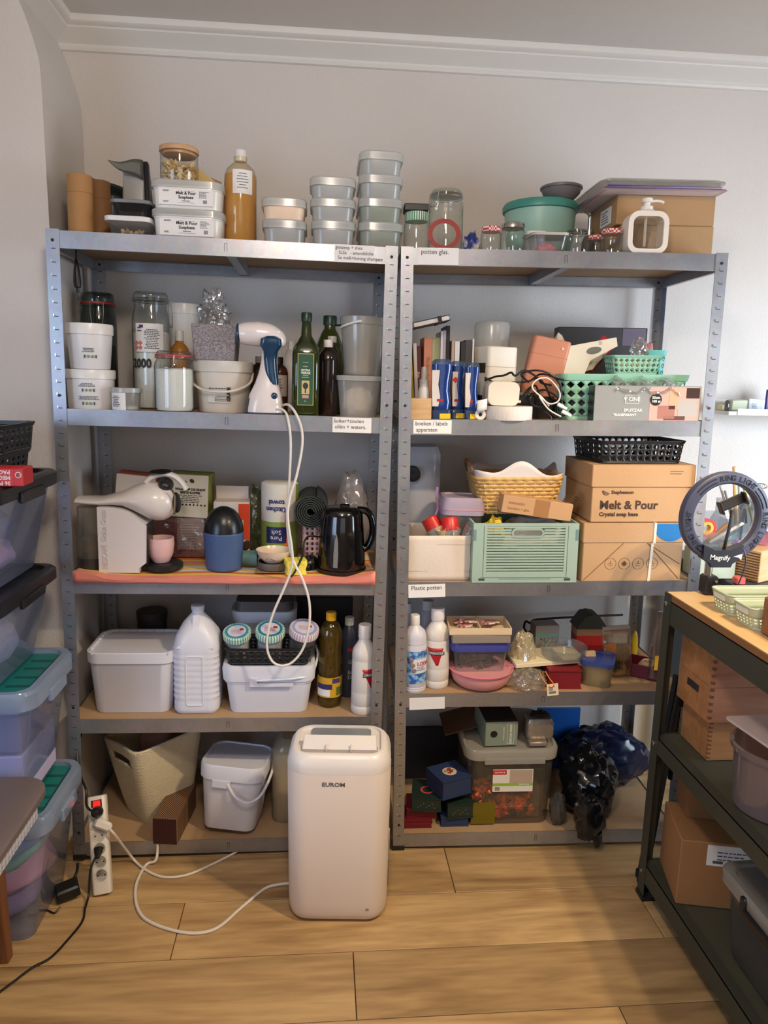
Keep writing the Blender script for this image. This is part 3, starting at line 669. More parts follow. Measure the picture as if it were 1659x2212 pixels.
# ------------------------------------------------------------------ right unit, top board
p = S(2, 1, 872, 927, 461, .09); t = thing('glass_jar', 'empty glass jar with green striped lid under a black box', 'jar', p)
jar(t, p.w/2, p.h, stripes([(214, 220, 208), (60, 140, 96)], 5, 'A'), .024)
p3 = S(2, 1, 872, 924, 445, .09, z0=p.z1+.0008); one('small_box', 'small flat black box lying on the striped jar lid', 'box', box(p3.w, .06, p3.h, .002), BLACK, p3)
p = S(2, 1, 926, 1000, 413, .09); t = thing('clip_top_jar', 'large empty clip-top glass jar on the top shelf', 'jar', p); clipjar(t, p.w/2, p.h, None, 0, CLEAR, face=-.9)
p = S(2, 1, 924, 996, 474, .03, z0=1.8); one('rubber_seal', 'red rubber jar seal leaning against the large clip-top jar', 'seal', xf(rings([[(math.cos(a)*p.w/2*s_, y, math.sin(a)*p.w*.46*s_+p.w*.46) for a in [2*math.pi*i/40 for i in range(40)]] for s_, y in ((1, -.001), (1, .001), (.72, .001), (.72, -.001), (1, -.001))], True, False, False), (0, 0, 0), (-.1, 0, 0)), pm((146, 44, 38), .5), p)
p = S(2, 1, 1000, 1038, 500, .11); one('foil_wrapper', 'crumpled silver and blue sweet wrapper between the jars', 'wrapper', crumple(p.w*.55, .03, p.h*.62, .5, 3, 2, 20, 12), checks((44, 62, 140), (206, 200, 180), 26, .3, 'noise'), p, sharp=20)
REDCHK = checks((182, 34, 34), (232, 214, 208), 190)
p = S(2, 1, 1038, 1082, 492, .05); t = thing('jam_jar', 'small jar with red checked lid left of the silver-lidded jar', 'jar', p, group='red checked jars'); jar(t, p.w/2, p.h, REDCHK, .013)
p = S(2, 1, 1081, 1134, 484, .05); t = thing('glass_jar', 'empty jar with a silver screw lid before the teal bowl', 'jar', p); jar(t, p.w/2, p.h, METAL, .015)
p = S(2, 1, 1086, 1243, 444, .26); pt = p; t = thing('mixing_bowl', 'large pale teal bowl with darker teal rim on the top shelf', 'bowl', p); w, h = p.w, p.h
part('bowl_body', lathe([(w*.36, 0), (w*.40, .008), (w*.455, h*.4), (w*.48, h*.86), (w*.48, h*.9)], 36), pm((150, 190, 176), .4), t)
part('lid', lathe([(w*.485, h*.86), (w*.51, h*.87), (w*.515, h*.95), (w*.49, h), (0, h)], 36), pm((64, 140, 126), .4), t)
p = S(2, 1, 1168, 1256, 404, .20, z0=pt.z1+.001); t = thing('mixing_bowl', 'small grey lidded bowl standing on the large teal bowl', 'bowl', p); w, h = p.w, p.h
part('bowl_body', lathe([(w*.30, 0), (w*.36, .006), (w*.45, h*.45), (w*.485, h*.82)], 32), pm((112, 108, 112), .45), t)
part('lid', lathe([(w*.485, h*.76), (w*.51, h*.78), (w*.515, h*.93), (w*.48, h), (0, h)], 32), pm((104, 102, 108), .4), t)
p = S(2, 1, 1139, 1221, 509, .06); t = thing('food_container', 'small clear container with beige lid and pink contents', 'container', p)
part('body', loft([(0, p.w*.8, .07, .015), (p.h*.85, p.w*.94, .085, .015)], 4), CLEARP, t); part('lid', loft([(p.h-.007, p.w*1.0, .095, .02), (p.h, p.w*1.02, .098, .02)], 4), pm((186, 180, 168), .45), t)
part('contents', crumple(p.w*.3, .025, p.h*.42, .35, 3, 4, 16, 10), pm((212, 128, 132), .7), t)
p = S(2, 1, 1134, 1172, 504, .10); t = thing('food_container', 'white-lidded tub half hidden behind the pink-filled container', 'container', p); tub(t, p.w, .07, p.h, MILK, WHITE, .01, .015)
p = S(2, 1, 1222, 1271, 499, .05); t = thing('clip_top_jar', 'small squat clip-top jar before the cardboard boxes', 'jar', p); clipjar(t, p.w/2, p.h, None, 0, CLEAR, face=.3)
p = S(2, 1, 1268, 1306, 510, .12); t = thing('jam_jar', 'red checked jar half hidden behind the one beside the dispenser', 'jar', p, group='red checked jars'); jar(t, p.w/2, p.h, REDCHK, .013)
p = S(2, 1, 1297, 1344, 497, .05); t = thing('jam_jar', 'small jar with red checked lid beside the soap dispenser', 'jar', p, group='red checked jars'); jar(t, p.w/2, p.h, REDCHK, .013)
p = S(2, 1, 1256, 1288, 462, .2); t = thing('pump_bottle', 'dark bottle with a slim metal pump behind the jars', 'bottle', p); w, h = p.w, p.h
part('body', lathe([(w*.45, 0), (w*.48, .006), (w*.48, h*.42), (w*.3, h*.55), (w*.2, h*.6)], 20), pm((70, 52, 44), .3), t); part('collar', lathe([(w*.3, h*.56), (w*.3, h*.66), (w*.12, h*.67), (w*.12, h*.95), (0, h*.95)], 16), METAL, t)
part('spout', tube([(0, 0, h*.93), (-w*.2, -.01, h*.97), (-w*.5, -.02, h)], .003, 6), METAL, t)
# cardboard boxes, folders and a clear lid
pb = S(2, 1, 1338, 1542, 488, .085, d=.22); t = thing('cardboard_box', 'lower plain cardboard box at the right end of the top shelf', 'box', pb, group='plain cartons on the top shelf'); cardbox(t, pb.w, .22, pb.h, CARD)
pb2 = S(2, 1, 1331, 1547, 423, .087, z0=pb.z1+.0008, d=.24); t = thing('cardboard_box', 'upper plain cardboard box with white shipping label on its side', 'box', pb2, group='plain cartons on the top shelf'); cardbox(t, pb2.w, .24, pb2.h, CARD, None)
sl = plate('shipping_label', .09, pb2.h*.6, MPAPER, t, -pb2.w/2, 0, pb2.h*.45); sl.rotation_euler = (0, 0, -math.pi/2); sl.location.x = -pb2.w/2-.0006; sl.location.y = -.03
part('small_print', lines(.07, pb2.h*.45, 5, .003, 9), PRINT, sl, loc=(0, -.0005, 0), smooth=False)
pf = S(2, 1, 1303, 1577, 402, .03, z0=pb2.z1+.001, d=.3); w = pf.w
fc = [((200, 176, 186), .0), ((120, 112, 160), 1), ((208, 186, 190), 2), ((112, 106, 154), 3)]
for i, (c, k_) in enumerate(fc):
    hh = pf.h/4
    p = S(2, 1, 1303+i*3, 1577-i*6, 402, .03-.002*i, z0=pf.z0+i*hh, d=.3)
    t = thing('paper_folder', ('pale pink folder at the bottom of the folder pile', 'violet folder second from below in the folder pile', 'pale pink folder second from the top of the folder pile', 'violet folder on top of the folder pile')[i], 'folder', p, rz=(-.01, .015, -.02, .02)[i], group='folders on the cartons')
    m = pm(c, .6, var=.05)
    part('cover', join(box(w-.01*i, .3, .0022, .0006), box(w-.01*i, .3, .0022, .0006, z0=hh-.0026), cube(-(w-.01*i)/2, -(w-.01*i)/2+.0016, -.149, .149, .001, hh-.001)), m, t)
    part('sheets', box(w-.03-.01*i, .28, hh-.0052, .0004, z0=.0024), pm((222, 210, 214), .7), t)
pc = S(2, 1, 1300, 1580, 384, .03, z0=pf.z0+pf.h+.0005, d=.3); t = thing('storage_box_cover', 'clear plastic storage lid lying on the purple folders', 'lid', pc)
part('lid_panel', loft([(0, pc.w-.03, .27, .02), (pc.h*.45, pc.w-.01, .29, .025), (pc.h*.5, pc.w, .3, .03), (pc.h*.7, pc.w, .3, .03), (pc.h, pc.w-.03, .27, .02)], 4), glass((235, 234, 228), .22, .12, 1., (216, 214, 206)), t)
# soap dispenser
p = S(2, 1, 1350, 1438, 430, .034); t = thing('soap_dispenser', 'square clear soap dispenser in a white frame with pump', 'dispenser', p); w = p.w; hf = p.h*.755
def ringframe(w, h, b, r, d):
    O = rrect(w, h, r, 5); I = rrect(w-2*b, h-2*b, r*.62, 5)
    R = [[(x, -d/2, z+h/2) for x, z in O], [(x, d/2, z+h/2) for x, z in O], [(x, d/2, z+h/2) for x, z in I], [(x, -d/2, z+h/2) for x, z in I], [(x, -d/2, z+h/2) for x, z in O]]
    return rings(R, True, False, False)
part('frame', ringframe(w, hf, w*.12, w*.26, .05), pm((236, 226, 214), .35), t)
part('tank', xf(prism([(x, z+hf/2) for x, z in rrect(w*.77, hf-w*.23, w*.14, 5)], .044), (0, 0, 0)), glass((240, 238, 232), .03, .02, 1.0, (220, 214, 204), .3, 25), t)
part('dip_tube', lathe([(.004, w*.2), (.004, hf-.01)], 8), pm((220, 214, 206), .5), t)
part('pump', join(xf(box(w*.32, .034, p.h*.045, .003), (0, 0, hf)), lathe([(w*.15, hf+p.h*.04), (w*.15, hf+p.h*.1), (w*.08, hf+p.h*.11), (w*.08, hf+p.h*.17), (w*.13, hf+p.h*.175), (w*.13, hf+p.h*.245), (0, hf+p.h*.245)], 18), tube([(w*.06, 0, hf+p.h*.205), (w*.3, 0, hf+p.h*.21), (w*.42, 0, hf+p.h*.18)], .0035, 8)), pm((238, 232, 224), .35), t)

# ------------------------------------------------------------------ left unit, second board
def printed(t, R, specs, m=PRINT):
    """small print wrapped on a cylinder of radius R: (x, z, w, h, rows, seed)"""
    part('small_print', bend(join(*[xf(lines(w, h, n, h/n*.45, sd, False), (x, -.0007, z)) for x, z, w, h, n, sd in specs]), R), m, t, smooth=False)
pk = at(168, 632, .10); t = thing('hanging_cable', 'short black cable with plug hanging beside the left post', 'cable', loc=(pk.x, .10, pk.z))
part('plug', lathe([(.003, 0), (.004, .012), (.009, .014), (.0105, .03), (.008, .06), (.004, .085), (.0025, .09)], 14), BLACK, t)
part('prong', join(xf(lathe([(.0012, -.012), (.0012, .012)], 6), (-.004, 0, 0)), xf(lathe([(.0012, -.012), (.0012, .012)], 6), (.004, 0, 0))), METAL, t)
part('cord', tube([(0, 0, .088), (.0005, .002, .12), (-.001, .004, .17)], .0022, 6), BLACK, t)
p = S(1, 2, 178, 252, 634, .30); t = thing('clip_top_jar', 'tall dark clip-top jar with red seal in the back left corner', 'jar', p); clipjar(t, p.w/2, p.h, pm((62, 70, 54), .7), p.h*.55, pm((150, 40, 40), .5), glass((176, 190, 184), .1, .04, 1., (90, 104, 98)), face=.2)
SMALLG = pm((112, 150, 100), .6); SMALLB = pm((112, 78, 44), .6)
def icons(t, R, x, z, k):
    part('icon', bend(join(*[xf(front(( [(k*.9*math.cos(6.283*i/10), k*.9*math.sin(6.283*i/10), 0) for i in range(10)]+[(0, 0, .0004)], [(i, (i+1) % 10, 10) for i in range(10)])), (x+j*k*2.4, -.0006, z)) for j in (1, 2)]), R), SMALLG, t, smooth=False)
    part('icon', bend(join(*[xf(cube(-k*.5, k*.5, -.0003, 0, -k, k), (x+j*k*2.4, -.0006, z)) for j in (0, 3)]), R), PRINT, t, smooth=False)
p = S(1, 2, 147, 247, 799, .075); pa = p; t = thing('round_bucket', 'lower white bucket with printed labels, under its taller twin', 'bucket', p, group='white buckets in the left corner'); bucket(t, p.w/2, p.h, WHITE, WHITE2, .024, .93)
printed(t, p.w*.49, [(p.w*.06, p.h*.62, p.w*.4, p.h*.1, 3, 1), (p.w*.08, p.h*.3, p.w*.4, p.h*.1, 3, 2)]); icons(t, p.w*.49, -.004, p.h*.49, .004); icons(t, p.w*.485, -.004, p.h*.16, .004)
p = S(1, 2, 147, 242, 701, .07, z0=pa.z1+.0008); t = thing('round_bucket', 'upper white bucket with printed label stacked on the lower one', 'bucket', p, group='white buckets in the left corner'); bucket(t, p.w/2, p.h, WHITE, WHITE2, .028, .86)
printed(t, p.w*.475, [(p.w*.10, p.h*.42, p.w*.36, p.h*.1, 3, 3)]); icons(t, p.w*.475, .002, p.h*.28, .004)
p = S(1, 2, 242, 305, 838, .045); t = thing('round_tub', 'small clear tub with paper label at the shelf front', 'tub', p)
part('body', lathe([(p.w*.42, 0), (p.w*.43, .003), (p.w*.47, p.h*.8)], 24), MILKY, t); part('lid', lathe([(p.w*.49, p.h*.78), (p.w*.505, p.h*.8), (p.w*.505, p.h*.98), (p.w*.48, p.h), (0, p.h)], 24), MILK, t)
part('contents', lathe([(p.w*.38, .004), (p.w*.4, p.h*.18), (0, p.h*.25)], 16), POWDER, t)
part('tub_label', arc(p.w*.475, -75, 10, .002, p.h*.78, 10), MPAPER, t); printed(t, p.w*.478, [(-p.w*.26, p.h*.42, p.w*.34, p.h*.5, 7, 8)])
p = S(1, 2, 288, 368, 633, .20); t = thing('clip_top_jar', 'tall clip-top jar of white powder marked 2000', 'jar', p); w, h = p.w, p.h
clipjar(t, w/2, h, POWDER, h*.67, CLEAR, lidh=h*.07, face=1.9)
part('jar_label', arc(w*.505, -38, 48, h*.49, h*.73, 12), MPAPER, t); printed(t, w*.51, [(w*.12, h*.6, w*.42, h*.17, 12, 4), (-w*.2, h*.68, w*.16, h*.05, 2, 5)])
part('hazard_mark', bend(join(*[xf(cube(-.005, .005, -.0003, 0, -.005, .005), (-w*.3+i*.012, -.0012, h*.525+j*.013), (0, .785, 0)) for i in (0, 1) for j in (0, 1)]), w*.505), pm((206, 120, 112), .6), t, smooth=False)
part('brand_mark', bend(xf(cube(-.006, .006, -.0003, 0, -.004, .004), (-w*.16, -.0012, h*.705)), w*.505), pm((96, 40, 110), .6), t, smooth=False)
part('lettering', bend(front(tgeo('2000', h*.105, .0003, 'CENTER', .0012, sx=.86), -w*.18, -.001, h*.39), w*.505), PRINTD, t, smooth=False)
p = S(1, 2, 335, 418, 759, .055); t = thing('clip_top_jar', 'stout clip-top jar of white powder with red seal at the front', 'jar', p); clipjar(t, p.w/2, p.h, POWDER, p.h*.72, pm((176, 60, 62), .5), lidh=p.h*.10, face=-.15)
p = S(1, 2, 366, 432, 658, .33); t = thing('round_bucket', 'tall white bucket against the wall behind the clip-top jars', 'bucket', p); bucket(t, p.w/2, p.h, WHITE, WHITE2, .03, .9); printed(t, p.w*.49, [(p.w*.2, p.h*.4, p.w*.3, p.h*.1, 3, 6)])
p = S(1, 2, 366, 412, 715, .25); t = thing('amber_bottle', 'amber liquid bottle with white cap behind the stout jar', 'bottle', p); bottle(t, bprof(p.w*.46, p.h, p.w*.17, .76), pm((176, 118, 48), .3), p.w*.19, p.h*.87, p.h, WHITE)
p = S(1, 2, 421, 545, 781, .12); pb_ = p; t = thing('round_bucket', 'cream bucket with bail handle under the grey felt planter', 'bucket', p); w, h = p.w, p.h
bucket(t, w/2, h, pm((214, 206, 192), .4), pm((206, 202, 192), .4), .03, .84)
part('handle', tube([(-w*.5, 0, h*.78), (-w*.47, -w*.28, h*.55), (-w*.2, -w*.52, h*.42), (w*.2, -w*.52, h*.43), (w*.47, -w*.28, h*.58), (w*.5, 0, h*.78)], .0035, 8), pm((214, 206, 190), .4), t)
part('bucket_label', arc(w*.455, -28, 20, h*.2, h*.52, 8), pm((212, 206, 194), .5), t); printed(t, w*.46, [(-w*.05, h*.47, w*.3, h*.05, 1, 2), (w*.02, h*.28, w*.24, h*.12, 4, 4)])
part('lettering', bend(front(xf(tgeo('GRAPE', h*.09, .0003, 'CENTER', .0008), (0, 0, 0), (0, 0, math.pi/2)), w*.14, -.001, h*.36), w*.46), PRINTD, t, smooth=False)
FELT = checks((122, 116, 120), (160, 154, 158), 240, .9, 'noise')
p = S(1, 2, 413, 511, 701, .06, z0=pb_.z1+.001, d=.12); t = thing('felt_planter', 'square speckled grey felt planter box on the cream bucket', 'planter', p); w, h = p.w, p.h
part('planter_body', join(loft([(0, w*.88, .108, .006), (h, w, .12, .008), (h, w-.008, .112, .006), (h*.6, w*.92, .1, .006)], 2, True, True)), FELT, t)
p = S(1, 2, 415, 508, 618, .13, z0=p.z1-.04); one('plastic_bag', 'crumpled clear plastic bag standing out of the felt planter', 'bag', crumple(p.w*.40, .045, p.h*.60, .42, 2.2, 6, 40, 28, .62), FILM, p, sharp=18)
# garment steamer
p = S(1, 2, 530, 612, 703, .05); t = thing('garment_steamer', 'white and navy handheld garment steamer standing on its base', 'steamer', p); h = p.h; k = p.k
NAVY = pm((24, 62, 92), .22, coat=.4); SW = pm((232, 222, 218), .22, coat=.3)
x0c = 571
def sx(px): return (px-x0c)*k
def sz(py): return (892-py)*k
# body: sections from base to neck
secs = [(893, 572, 80, .07), (880, 573, 79, .074), (850, 574, 70, .07), (826, 577, 52, .058), (800, 580, 40, .046), (775, 582, 35, .040), (755, 583, 35, .040), (742, 584, 42, .046), (728, 582, 56, .05), (716, 574, 72, .05)]
part('steamer_body', loft([(sz(y), w_*k, d_, min(w_*k, d_)*.46, sx(x), .0) for y, x, w_, d_ in secs], 5), SW, t)
# head: a tapering tube from the neck to the upper left
hp = [(606, 748, 13), (598, 734, 22), (580, 724, 25), (556, 722, 27), (533, 722, 25), (519, 723, 21)]
part('steamer_head', tube([(sx(x), 0, sz(y)) for x, y, r in hp], lambda f: ([h_[2] for h_ in hp][min(5, int(f*5))]*(1-(f*5) % 1)+[h_[2] for h_ in hp][min(5, int(f*5)+1)]*((f*5) % 1))*k*.98, 18, 5), SW, t)
part('face_plate', xf(ell(.006, 21*k, 21*k, 20, 8), (sx(515), 0, sz(722))), NAVY, t)
hg = [(745, 586, 46), (758, 585, 30), (775, 584, 27), (800, 586, 26), (820, 590, 24), (827, 594, 16)]
part('handle_grip', loft([(sz(y), w_*k, .04, .012, sx(x), o_) for (y, x, w_), o_ in zip(reversed(hg), (-.008, -.008, -.008, -.009, -.012, -.020))]+[(sz(732), 44*k, .035, .014, sx(586), -.022), (sz(726), 24*k, .024, .008, sx(586), -.020)], 5), NAVY, t)
part('water_tank', loft([(sz(891), 30*k, .06, .02, sx(545), .004), (sz(860), 26*k, .055, .02, sx(549), .004), (sz(842), 14*k, .04, .01, sx(556), .004)], 4), NAVY, t)
part('button', xf(ell(7*k, .005, 7*k, 14, 8), (sx(594), -.033, sz(851))), NAVY, t)
part('base_plate', loft([(.0, 84*k, .08, .02, sx(574), 0), (.006, 84*k, .08, .02, sx(574), 0)], 4), pm((40, 52, 62), .5), t)
ps = p
# its white cable, hanging in a long loop over the shelves below
def cable(pts, r, m, name, label, n=8, kk=6, cat='cable'):
    o = part(name, tube(pts, r, n, kk), m, None); return tag(o, label, cat)
CW = pm((226, 220, 214), .4)
Yc = -.035
cpts = [(596, 884, .0), (612, 886, -.015), (622, 905, Yc), (628, 960, Yc), (624, 1060, Yc), (620, 1110, Yc), (624, 1170, Yc), (632, 1205, Yc), (640, 1225, Yc), (655, 1255, Yc), (668, 1300, Yc), (668, 1350, Yc), (655, 1400, Yc), (632, 1430, Yc), (608, 1438, Yc), (588, 1428, Yc), (577, 1400, Yc), (580, 1360, Yc), (592, 1320, Yc), (612, 1275, Yc), (626, 1240, Yc), (632, 1212, Yc-.006), (630, 1180, Yc-.008), (622, 1120, Yc-.008), (626, 1075, Yc-.008), (640, 1030, Yc-.008), (652, 970, Yc-.008), (652, 930, Yc-.008), (640, 895, Yc-.004), (622, 874, .0), (604, 880, .09)]
cable([at(x, y, Y) for x, y, Y in cpts], .0036, CW, 'steamer_cable', 'white steamer cable hanging in a long loop down the left unit')
part('cable_gland', xf(lathe([(.007, 0), (.006, .02), (.0042, .022)], 12), (sx(590), -.02, sz(884)), (0, 1.57, 0)), SW, t)
# bottles behind the steamer
p = S(1, 2, 540, 578, 770, .22); t = thing('brown_bottle', 'brown bottle with white cap left behind the steamer', 'bottle', p, group='brown bottles behind the steamer'); bottle(t, bprof(p.w/2, p.h, p.w*.18, .78), pm((72, 46, 34), .25), p.w*.2, p.h*.88, p.h, WHITE)
p = S(1, 2, 586, 622, 772, .18); t = thing('brown_bottle', 'brown bottle with dark cap and beige label right behind the steamer', 'bottle', p, group='brown bottles behind the steamer'); bottle(t, bprof(p.w/2, p.h, p.w*.18, .78), pm((78, 42, 26), .2), p.w*.2, p.h*.88, p.h, BLACK)
part('bottle_label', arc(p.w/2, -60, 60, p.h*.3, p.h*.68, 10), pm((190, 172, 158), .6), t); printed(t, p.w/2+.0006, [(0, p.h*.5, p.w*.5, p.h*.25, 5, 3)])
p = S(1, 2, 610, 648, 738, .3); t = thing('jug', 'small white plastic jug behind the tall green bottle', 'jug', p); part('body', loft([(0, p.w*.9, .08, .02), (p.h*.7, p.w*.95, .085, .02), (p.h*.85, p.w*.6, .05, .02), (p.h*.88, p.w*.4, .03, .014)], 4), pm((206, 200, 192), .45), t); part('cap', lathe([(p.w*.2, p.h*.87), (p.w*.2, p.h), (0, p.h)], 16), WHITE, t)
# olive oil
GREENGL = pm((34, 46, 12), .08, coat=.6, var=.3, vs=5); DKGREEN = pm((22, 48, 34), .35)
p = S(1, 2, 632, 690, 676, .05); t = thing('oil_bottle', 'tall green olive oil bottle with a green label', 'bottle', p); w, h = p.w, p.h
part('body', loft([(0, w*.92, w*.92, w*.2), (.005, w, w, w*.22), (h*.60, w, w, w*.22), (h*.66, w*.94, w*.94, w*.3), (h*.72, w*.66, w*.66, w*.3), (h*.78, w*.40, w*.40, w*.2), (h*.93, w*.33, w*.33, w*.165)], 6), GREENGL, t)
part('cap', lathe([(w*.2, h*.915), (w*.2, h*.99), (w*.18, h), (0, h)], 20), DKGREEN, t)
lb = plate('bottle_label', w*.60, h*.50, pm((186, 162, 70), .5), t, .0, -w*.5, h*.355)
plate('label_field', w*.54, h*.485, pm((34, 82, 56), .5), lb, 0, -.0004, 0, .0008)
part('lettering', join(front(tgeo('EXTRA\nVIERGE', h*.028, .0003, 'CENTER', .0004), 0, -.0016, h*.075), front(tgeo('1L', h*.024, .0003), 0, -.0016, -h*.21), xf(lines(w*.3, h*.03, 2, h*.006, 4, False), (0, -.0014, h*.03)), xf(lines(w*.2, h*.016, 1, h*.006, 2, False), (0, -.0014, h*.125)), xf(lines(w*.2, h*.016, 1, h*.004, 2, False), (0, -.0014, h*.165))), pm((220, 222, 204), .5), lb, smooth=False)
plate('picture', w*.28, h*.13, pm((206, 184, 128), .6), lb, 0, -.0012, -h*.075, .0006); part('tree_picture', join(xf(ell(w*.1, .0006, h*.032, 12, 6), (0, -.002, -h*.06)), cube(-.0015, .0015, -.0024, -.0016, -h*.13, -h*.07)), pm((46, 52, 34), .6), lb)
plate('picture', w*.24, h*.03, pm((206, 150, 130), .6), lb, 0, -.0012, -h*.165, .0006)
p = S(1, 2, 680, 742, 683, .22); t = thing('oil_bottle', 'big round green oil bottle with a tethered dark cap', 'bottle', p); w, h = p.w, p.h
bottle(t, [(w*.45, 0), (w*.5, .006), (w*.5, h*.62), (w*.46, h*.70), (w*.3, h*.82), (w*.2, h*.87), (w*.2, h*.92)], pm((52, 60, 22), .12, coat=.5), w*.235, h*.905, h, DKGREEN)
part('cap_tether', tube([(w*.2, -.01, h*.905), (w*.42, -.02, h*.91), (w*.5, -.01, h*.93)], .003, 6), DKGREEN, t)
p = S(1, 2, 686, 730, 735, .085); t = thing('brown_bottle', 'dark brown bottle with white cap beside the green label bottle', 'bottle', p); bottle(t, bprof(p.w/2, p.h, p.w*.2, .80), pm((30, 18, 18), .15, coat=.4), p.w*.23, p.h*.905, p.h, WHITE)
p = S(1, 2, 700, 732, 727, .15); t = thing('white_cap_bottle', 'second dark bottle with white cap just behind the first', 'bottle', p); bottle(t, bprof(p.w/2, p.h, p.w*.24, .80), pm((52, 40, 30), .2), p.w*.3, p.h*.92, p.h, pm((206, 204, 196), .4))
CRYST = pm((226, 214, 202), .6, var=.12, vs=60, bump=.6, bs=90)
p = S(1, 2, 727, 825, 812, .025, d=.115); pt_ = p; t = thing('plastic_tub', 'square clear tub of white crystals at the right end', 'tub', p); w, h = p.w, p.h
part('body', loft([(0, w*.80, .09, .02), (h*.9, w*.96, .108, .025)], 4, True, False), MILKY, t); part('lid', loft([(h-.014, w*1.0, .116, .03), (h-.002, w*1.02, .12, .03), (h, w*.98, .115, .03)], 4), MILK, t)
part('crystals', crumple(w*.36, .04, h*.42, .2, 3, 3, 24, 14, .9), CRYST, t)
p = S(1, 2, 734, 827, 686, .09, z0=pt_.z1+.001); t = thing('round_bucket', 'empty translucent bucket with beige residue on the crystal tub', 'bucket', p); w, h = p.w, p.h
part('body', lathe([(w*.38, 0), (w*.40, .004), (w*.475, h*.86), (w*.5, h*.865), (w*.505, h*.99), (w*.49, h), (w*.475, h*.99), (w*.385, .006), (0, .006)], 30), MILKY, t)
part('residue', lathe([(w*.36, .008), (w*.385, .012), (w*.405, h*.28), (w*.34, h*.2), (w*.2, h*.24), (0, h*.14)], 20), pm((212, 184, 160), .7, bump=.4), t)
part('handle', tube([(-w*.5, -.01, h*.8), (-w*.42, -w*.3, h*.83), (-w*.16, -w*.5, h*.89), (-w*.04, -w*.515, h*.905)], .0035, 6), WHITE, t)

# ------------------------------------------------------------------ right unit, second board
def book(x0, x1, yt, dep, rgb, label, lean=0., d=.13, txt=None, tcol=(220, 200, 150), name='book'):
    p = S(2, 2, x0, x1, yt, dep, d=d); t = thing(name, label, 'book', p, ry=lean, group='books standing on the second shelf'); w, h = p.w, p.h; m = pm(rgb, .5, var=.06)
    part('cover', join(cube(-w/2, -w/2+.0018, -d/2, d/2, 0, h), cube(w/2-.0018, w/2, -d/2, d/2, 0, h), cube(-w/2+.0018, w/2-.0018, -d/2, -d/2+.0018, 0, h)), m, t, smooth=False)
    part('pages', cube(-w/2+.0019, w/2-.0019, -d/2+.0019, d/2-.004, .003, h-.003), pm((216, 206, 186), .8, var=.08), t, smooth=False)
    if txt: part('spine_lettering', front(xf(tgeo(txt, w*.52, .0003, 'CENTER', .0002), (0, 0, 0), (0, 0, -math.pi/2)), 0, -d/2-.0003, h*.60), pm(tcol, .5), t, smooth=False)
    return p
book(887, 898, 745, .13, (200, 162, 40), 'thin yellow book leaning at the left end of the row', -.07, txt='KRUIDEN', tcol=(120, 60, 30))
book(899, 906, 742, .14, (206, 196, 186), 'thin pale book just right of the yellow one', -.05)
book(901, 914, 748, .16, (92, 28, 36), 'maroon book with pale spine letters', -.04, txt='Shea', tcol=(210, 180, 170))
bs = book(915, 932, 729, .15, (200, 128, 98), 'salmon pink book with a thin title', 0, txt='The Soap Book', tcol=(150, 90, 66))
book(932.5, 949, 729, .16, (172, 176, 134), 'pale green book right of the salmon one')
book(950.5, 955.5, 716, .15, (216, 212, 216), 'slim white booklet left of the lilac one')
book(956, 961.5, 714, .15, (176, 164, 184), 'slim lilac booklet left of the black one')
bk = book(962, 970, 704, .15, (34, 32, 36), 'slim black booklet, tallest in the row')
book(974, 980, 736, .14, (176, 150, 132), 'thin brown book after the black booklet')
book(981, 991, 738, .14, (214, 210, 206), 'white book with plain spine')
book(994, 1003, 739, .15, (30, 32, 30), 'narrow black book titled nature', txt='DE NATUUR', tcol=(196, 190, 170))
book(1003.5, 1018, 735, .15, (66, 60, 62), 'dark grey book with a white flower mark', txt='Zeep', tcol=(210, 206, 200))
book(1018.5, 1022, 733, .15, (220, 218, 214), 'very thin white booklet at the right end of the row')
a0, a1 = U(2, .021, .11, 0), None
pL, pR = at(893, 712, .10), at(971, 695, .10)
t = thing('notebook', 'black notebook with white pages and strap lying across the books', 'notebook', loc=((pL+pR)/2+Vector((0, .03, .004))), ry=-math.atan2(pR.z-pL.z, pR.x-pL.x), rz=-.03); w = (pR-pL).length
part('cover', join(cube(-w/2, w/2, -.055, .055, .0125, .0145), cube(-w/2, w/2, -.055, .055, -.0015, .0005)), BLACK, t, smooth=False); part('pages', cube(-w/2+.002, w/2-.003, -.053, .053, .0007, .0123), pm((220, 212, 208), .8), t, smooth=False)
part('strap', cube(w*.17, w*.27, -.058, .058, -.003, .016), BLACK, t, smooth=False)
p = S(2, 2, 884, 932, 861, .025, d=.10); pw_ = p; t = thing('wooden_box', 'small plain wooden box at the left front of the second shelf', 'box', p)
WD = wood((190, 150, 102), (218, 184, 138), .55, 10)
w, h = p.w, p.h
for q in ((-w/2, w/2, -.05, -.044), (-w/2, w/2, .044, .05), (-w/2, -w/2+.006, -.044, .044), (w/2-.006, w/2, -.044, .044)): part('side_board', cube(*q, 0, h), WD, t, smooth=False)
part('bottom_board', cube(-w/2+.006, w/2-.006, -.044, .044, 0, .005), WD, t, smooth=False)
p = S(2, 2, 903, 928, 793, .06, z0=pw_.z0+.006); t = thing('spray_bottle', 'small white spray bottle standing in the wooden box', 'bottle', p); w, h = p.w, p.h
part('body', lathe([(w*.45, 0), (w*.5, .004), (w*.5, h*.52), (w*.3, h*.66)], 20), WHITE, t); part('spray_cap', lathe([(w*.4, h*.6), (w*.4, h*.74), (w*.26, h*.76), (w*.24, h*.97), (w*.2, h), (0, h)], 18), MILK, t); printed(t, w*.5, [(0, h*.3, w*.5, h*.1, 3, 2)])
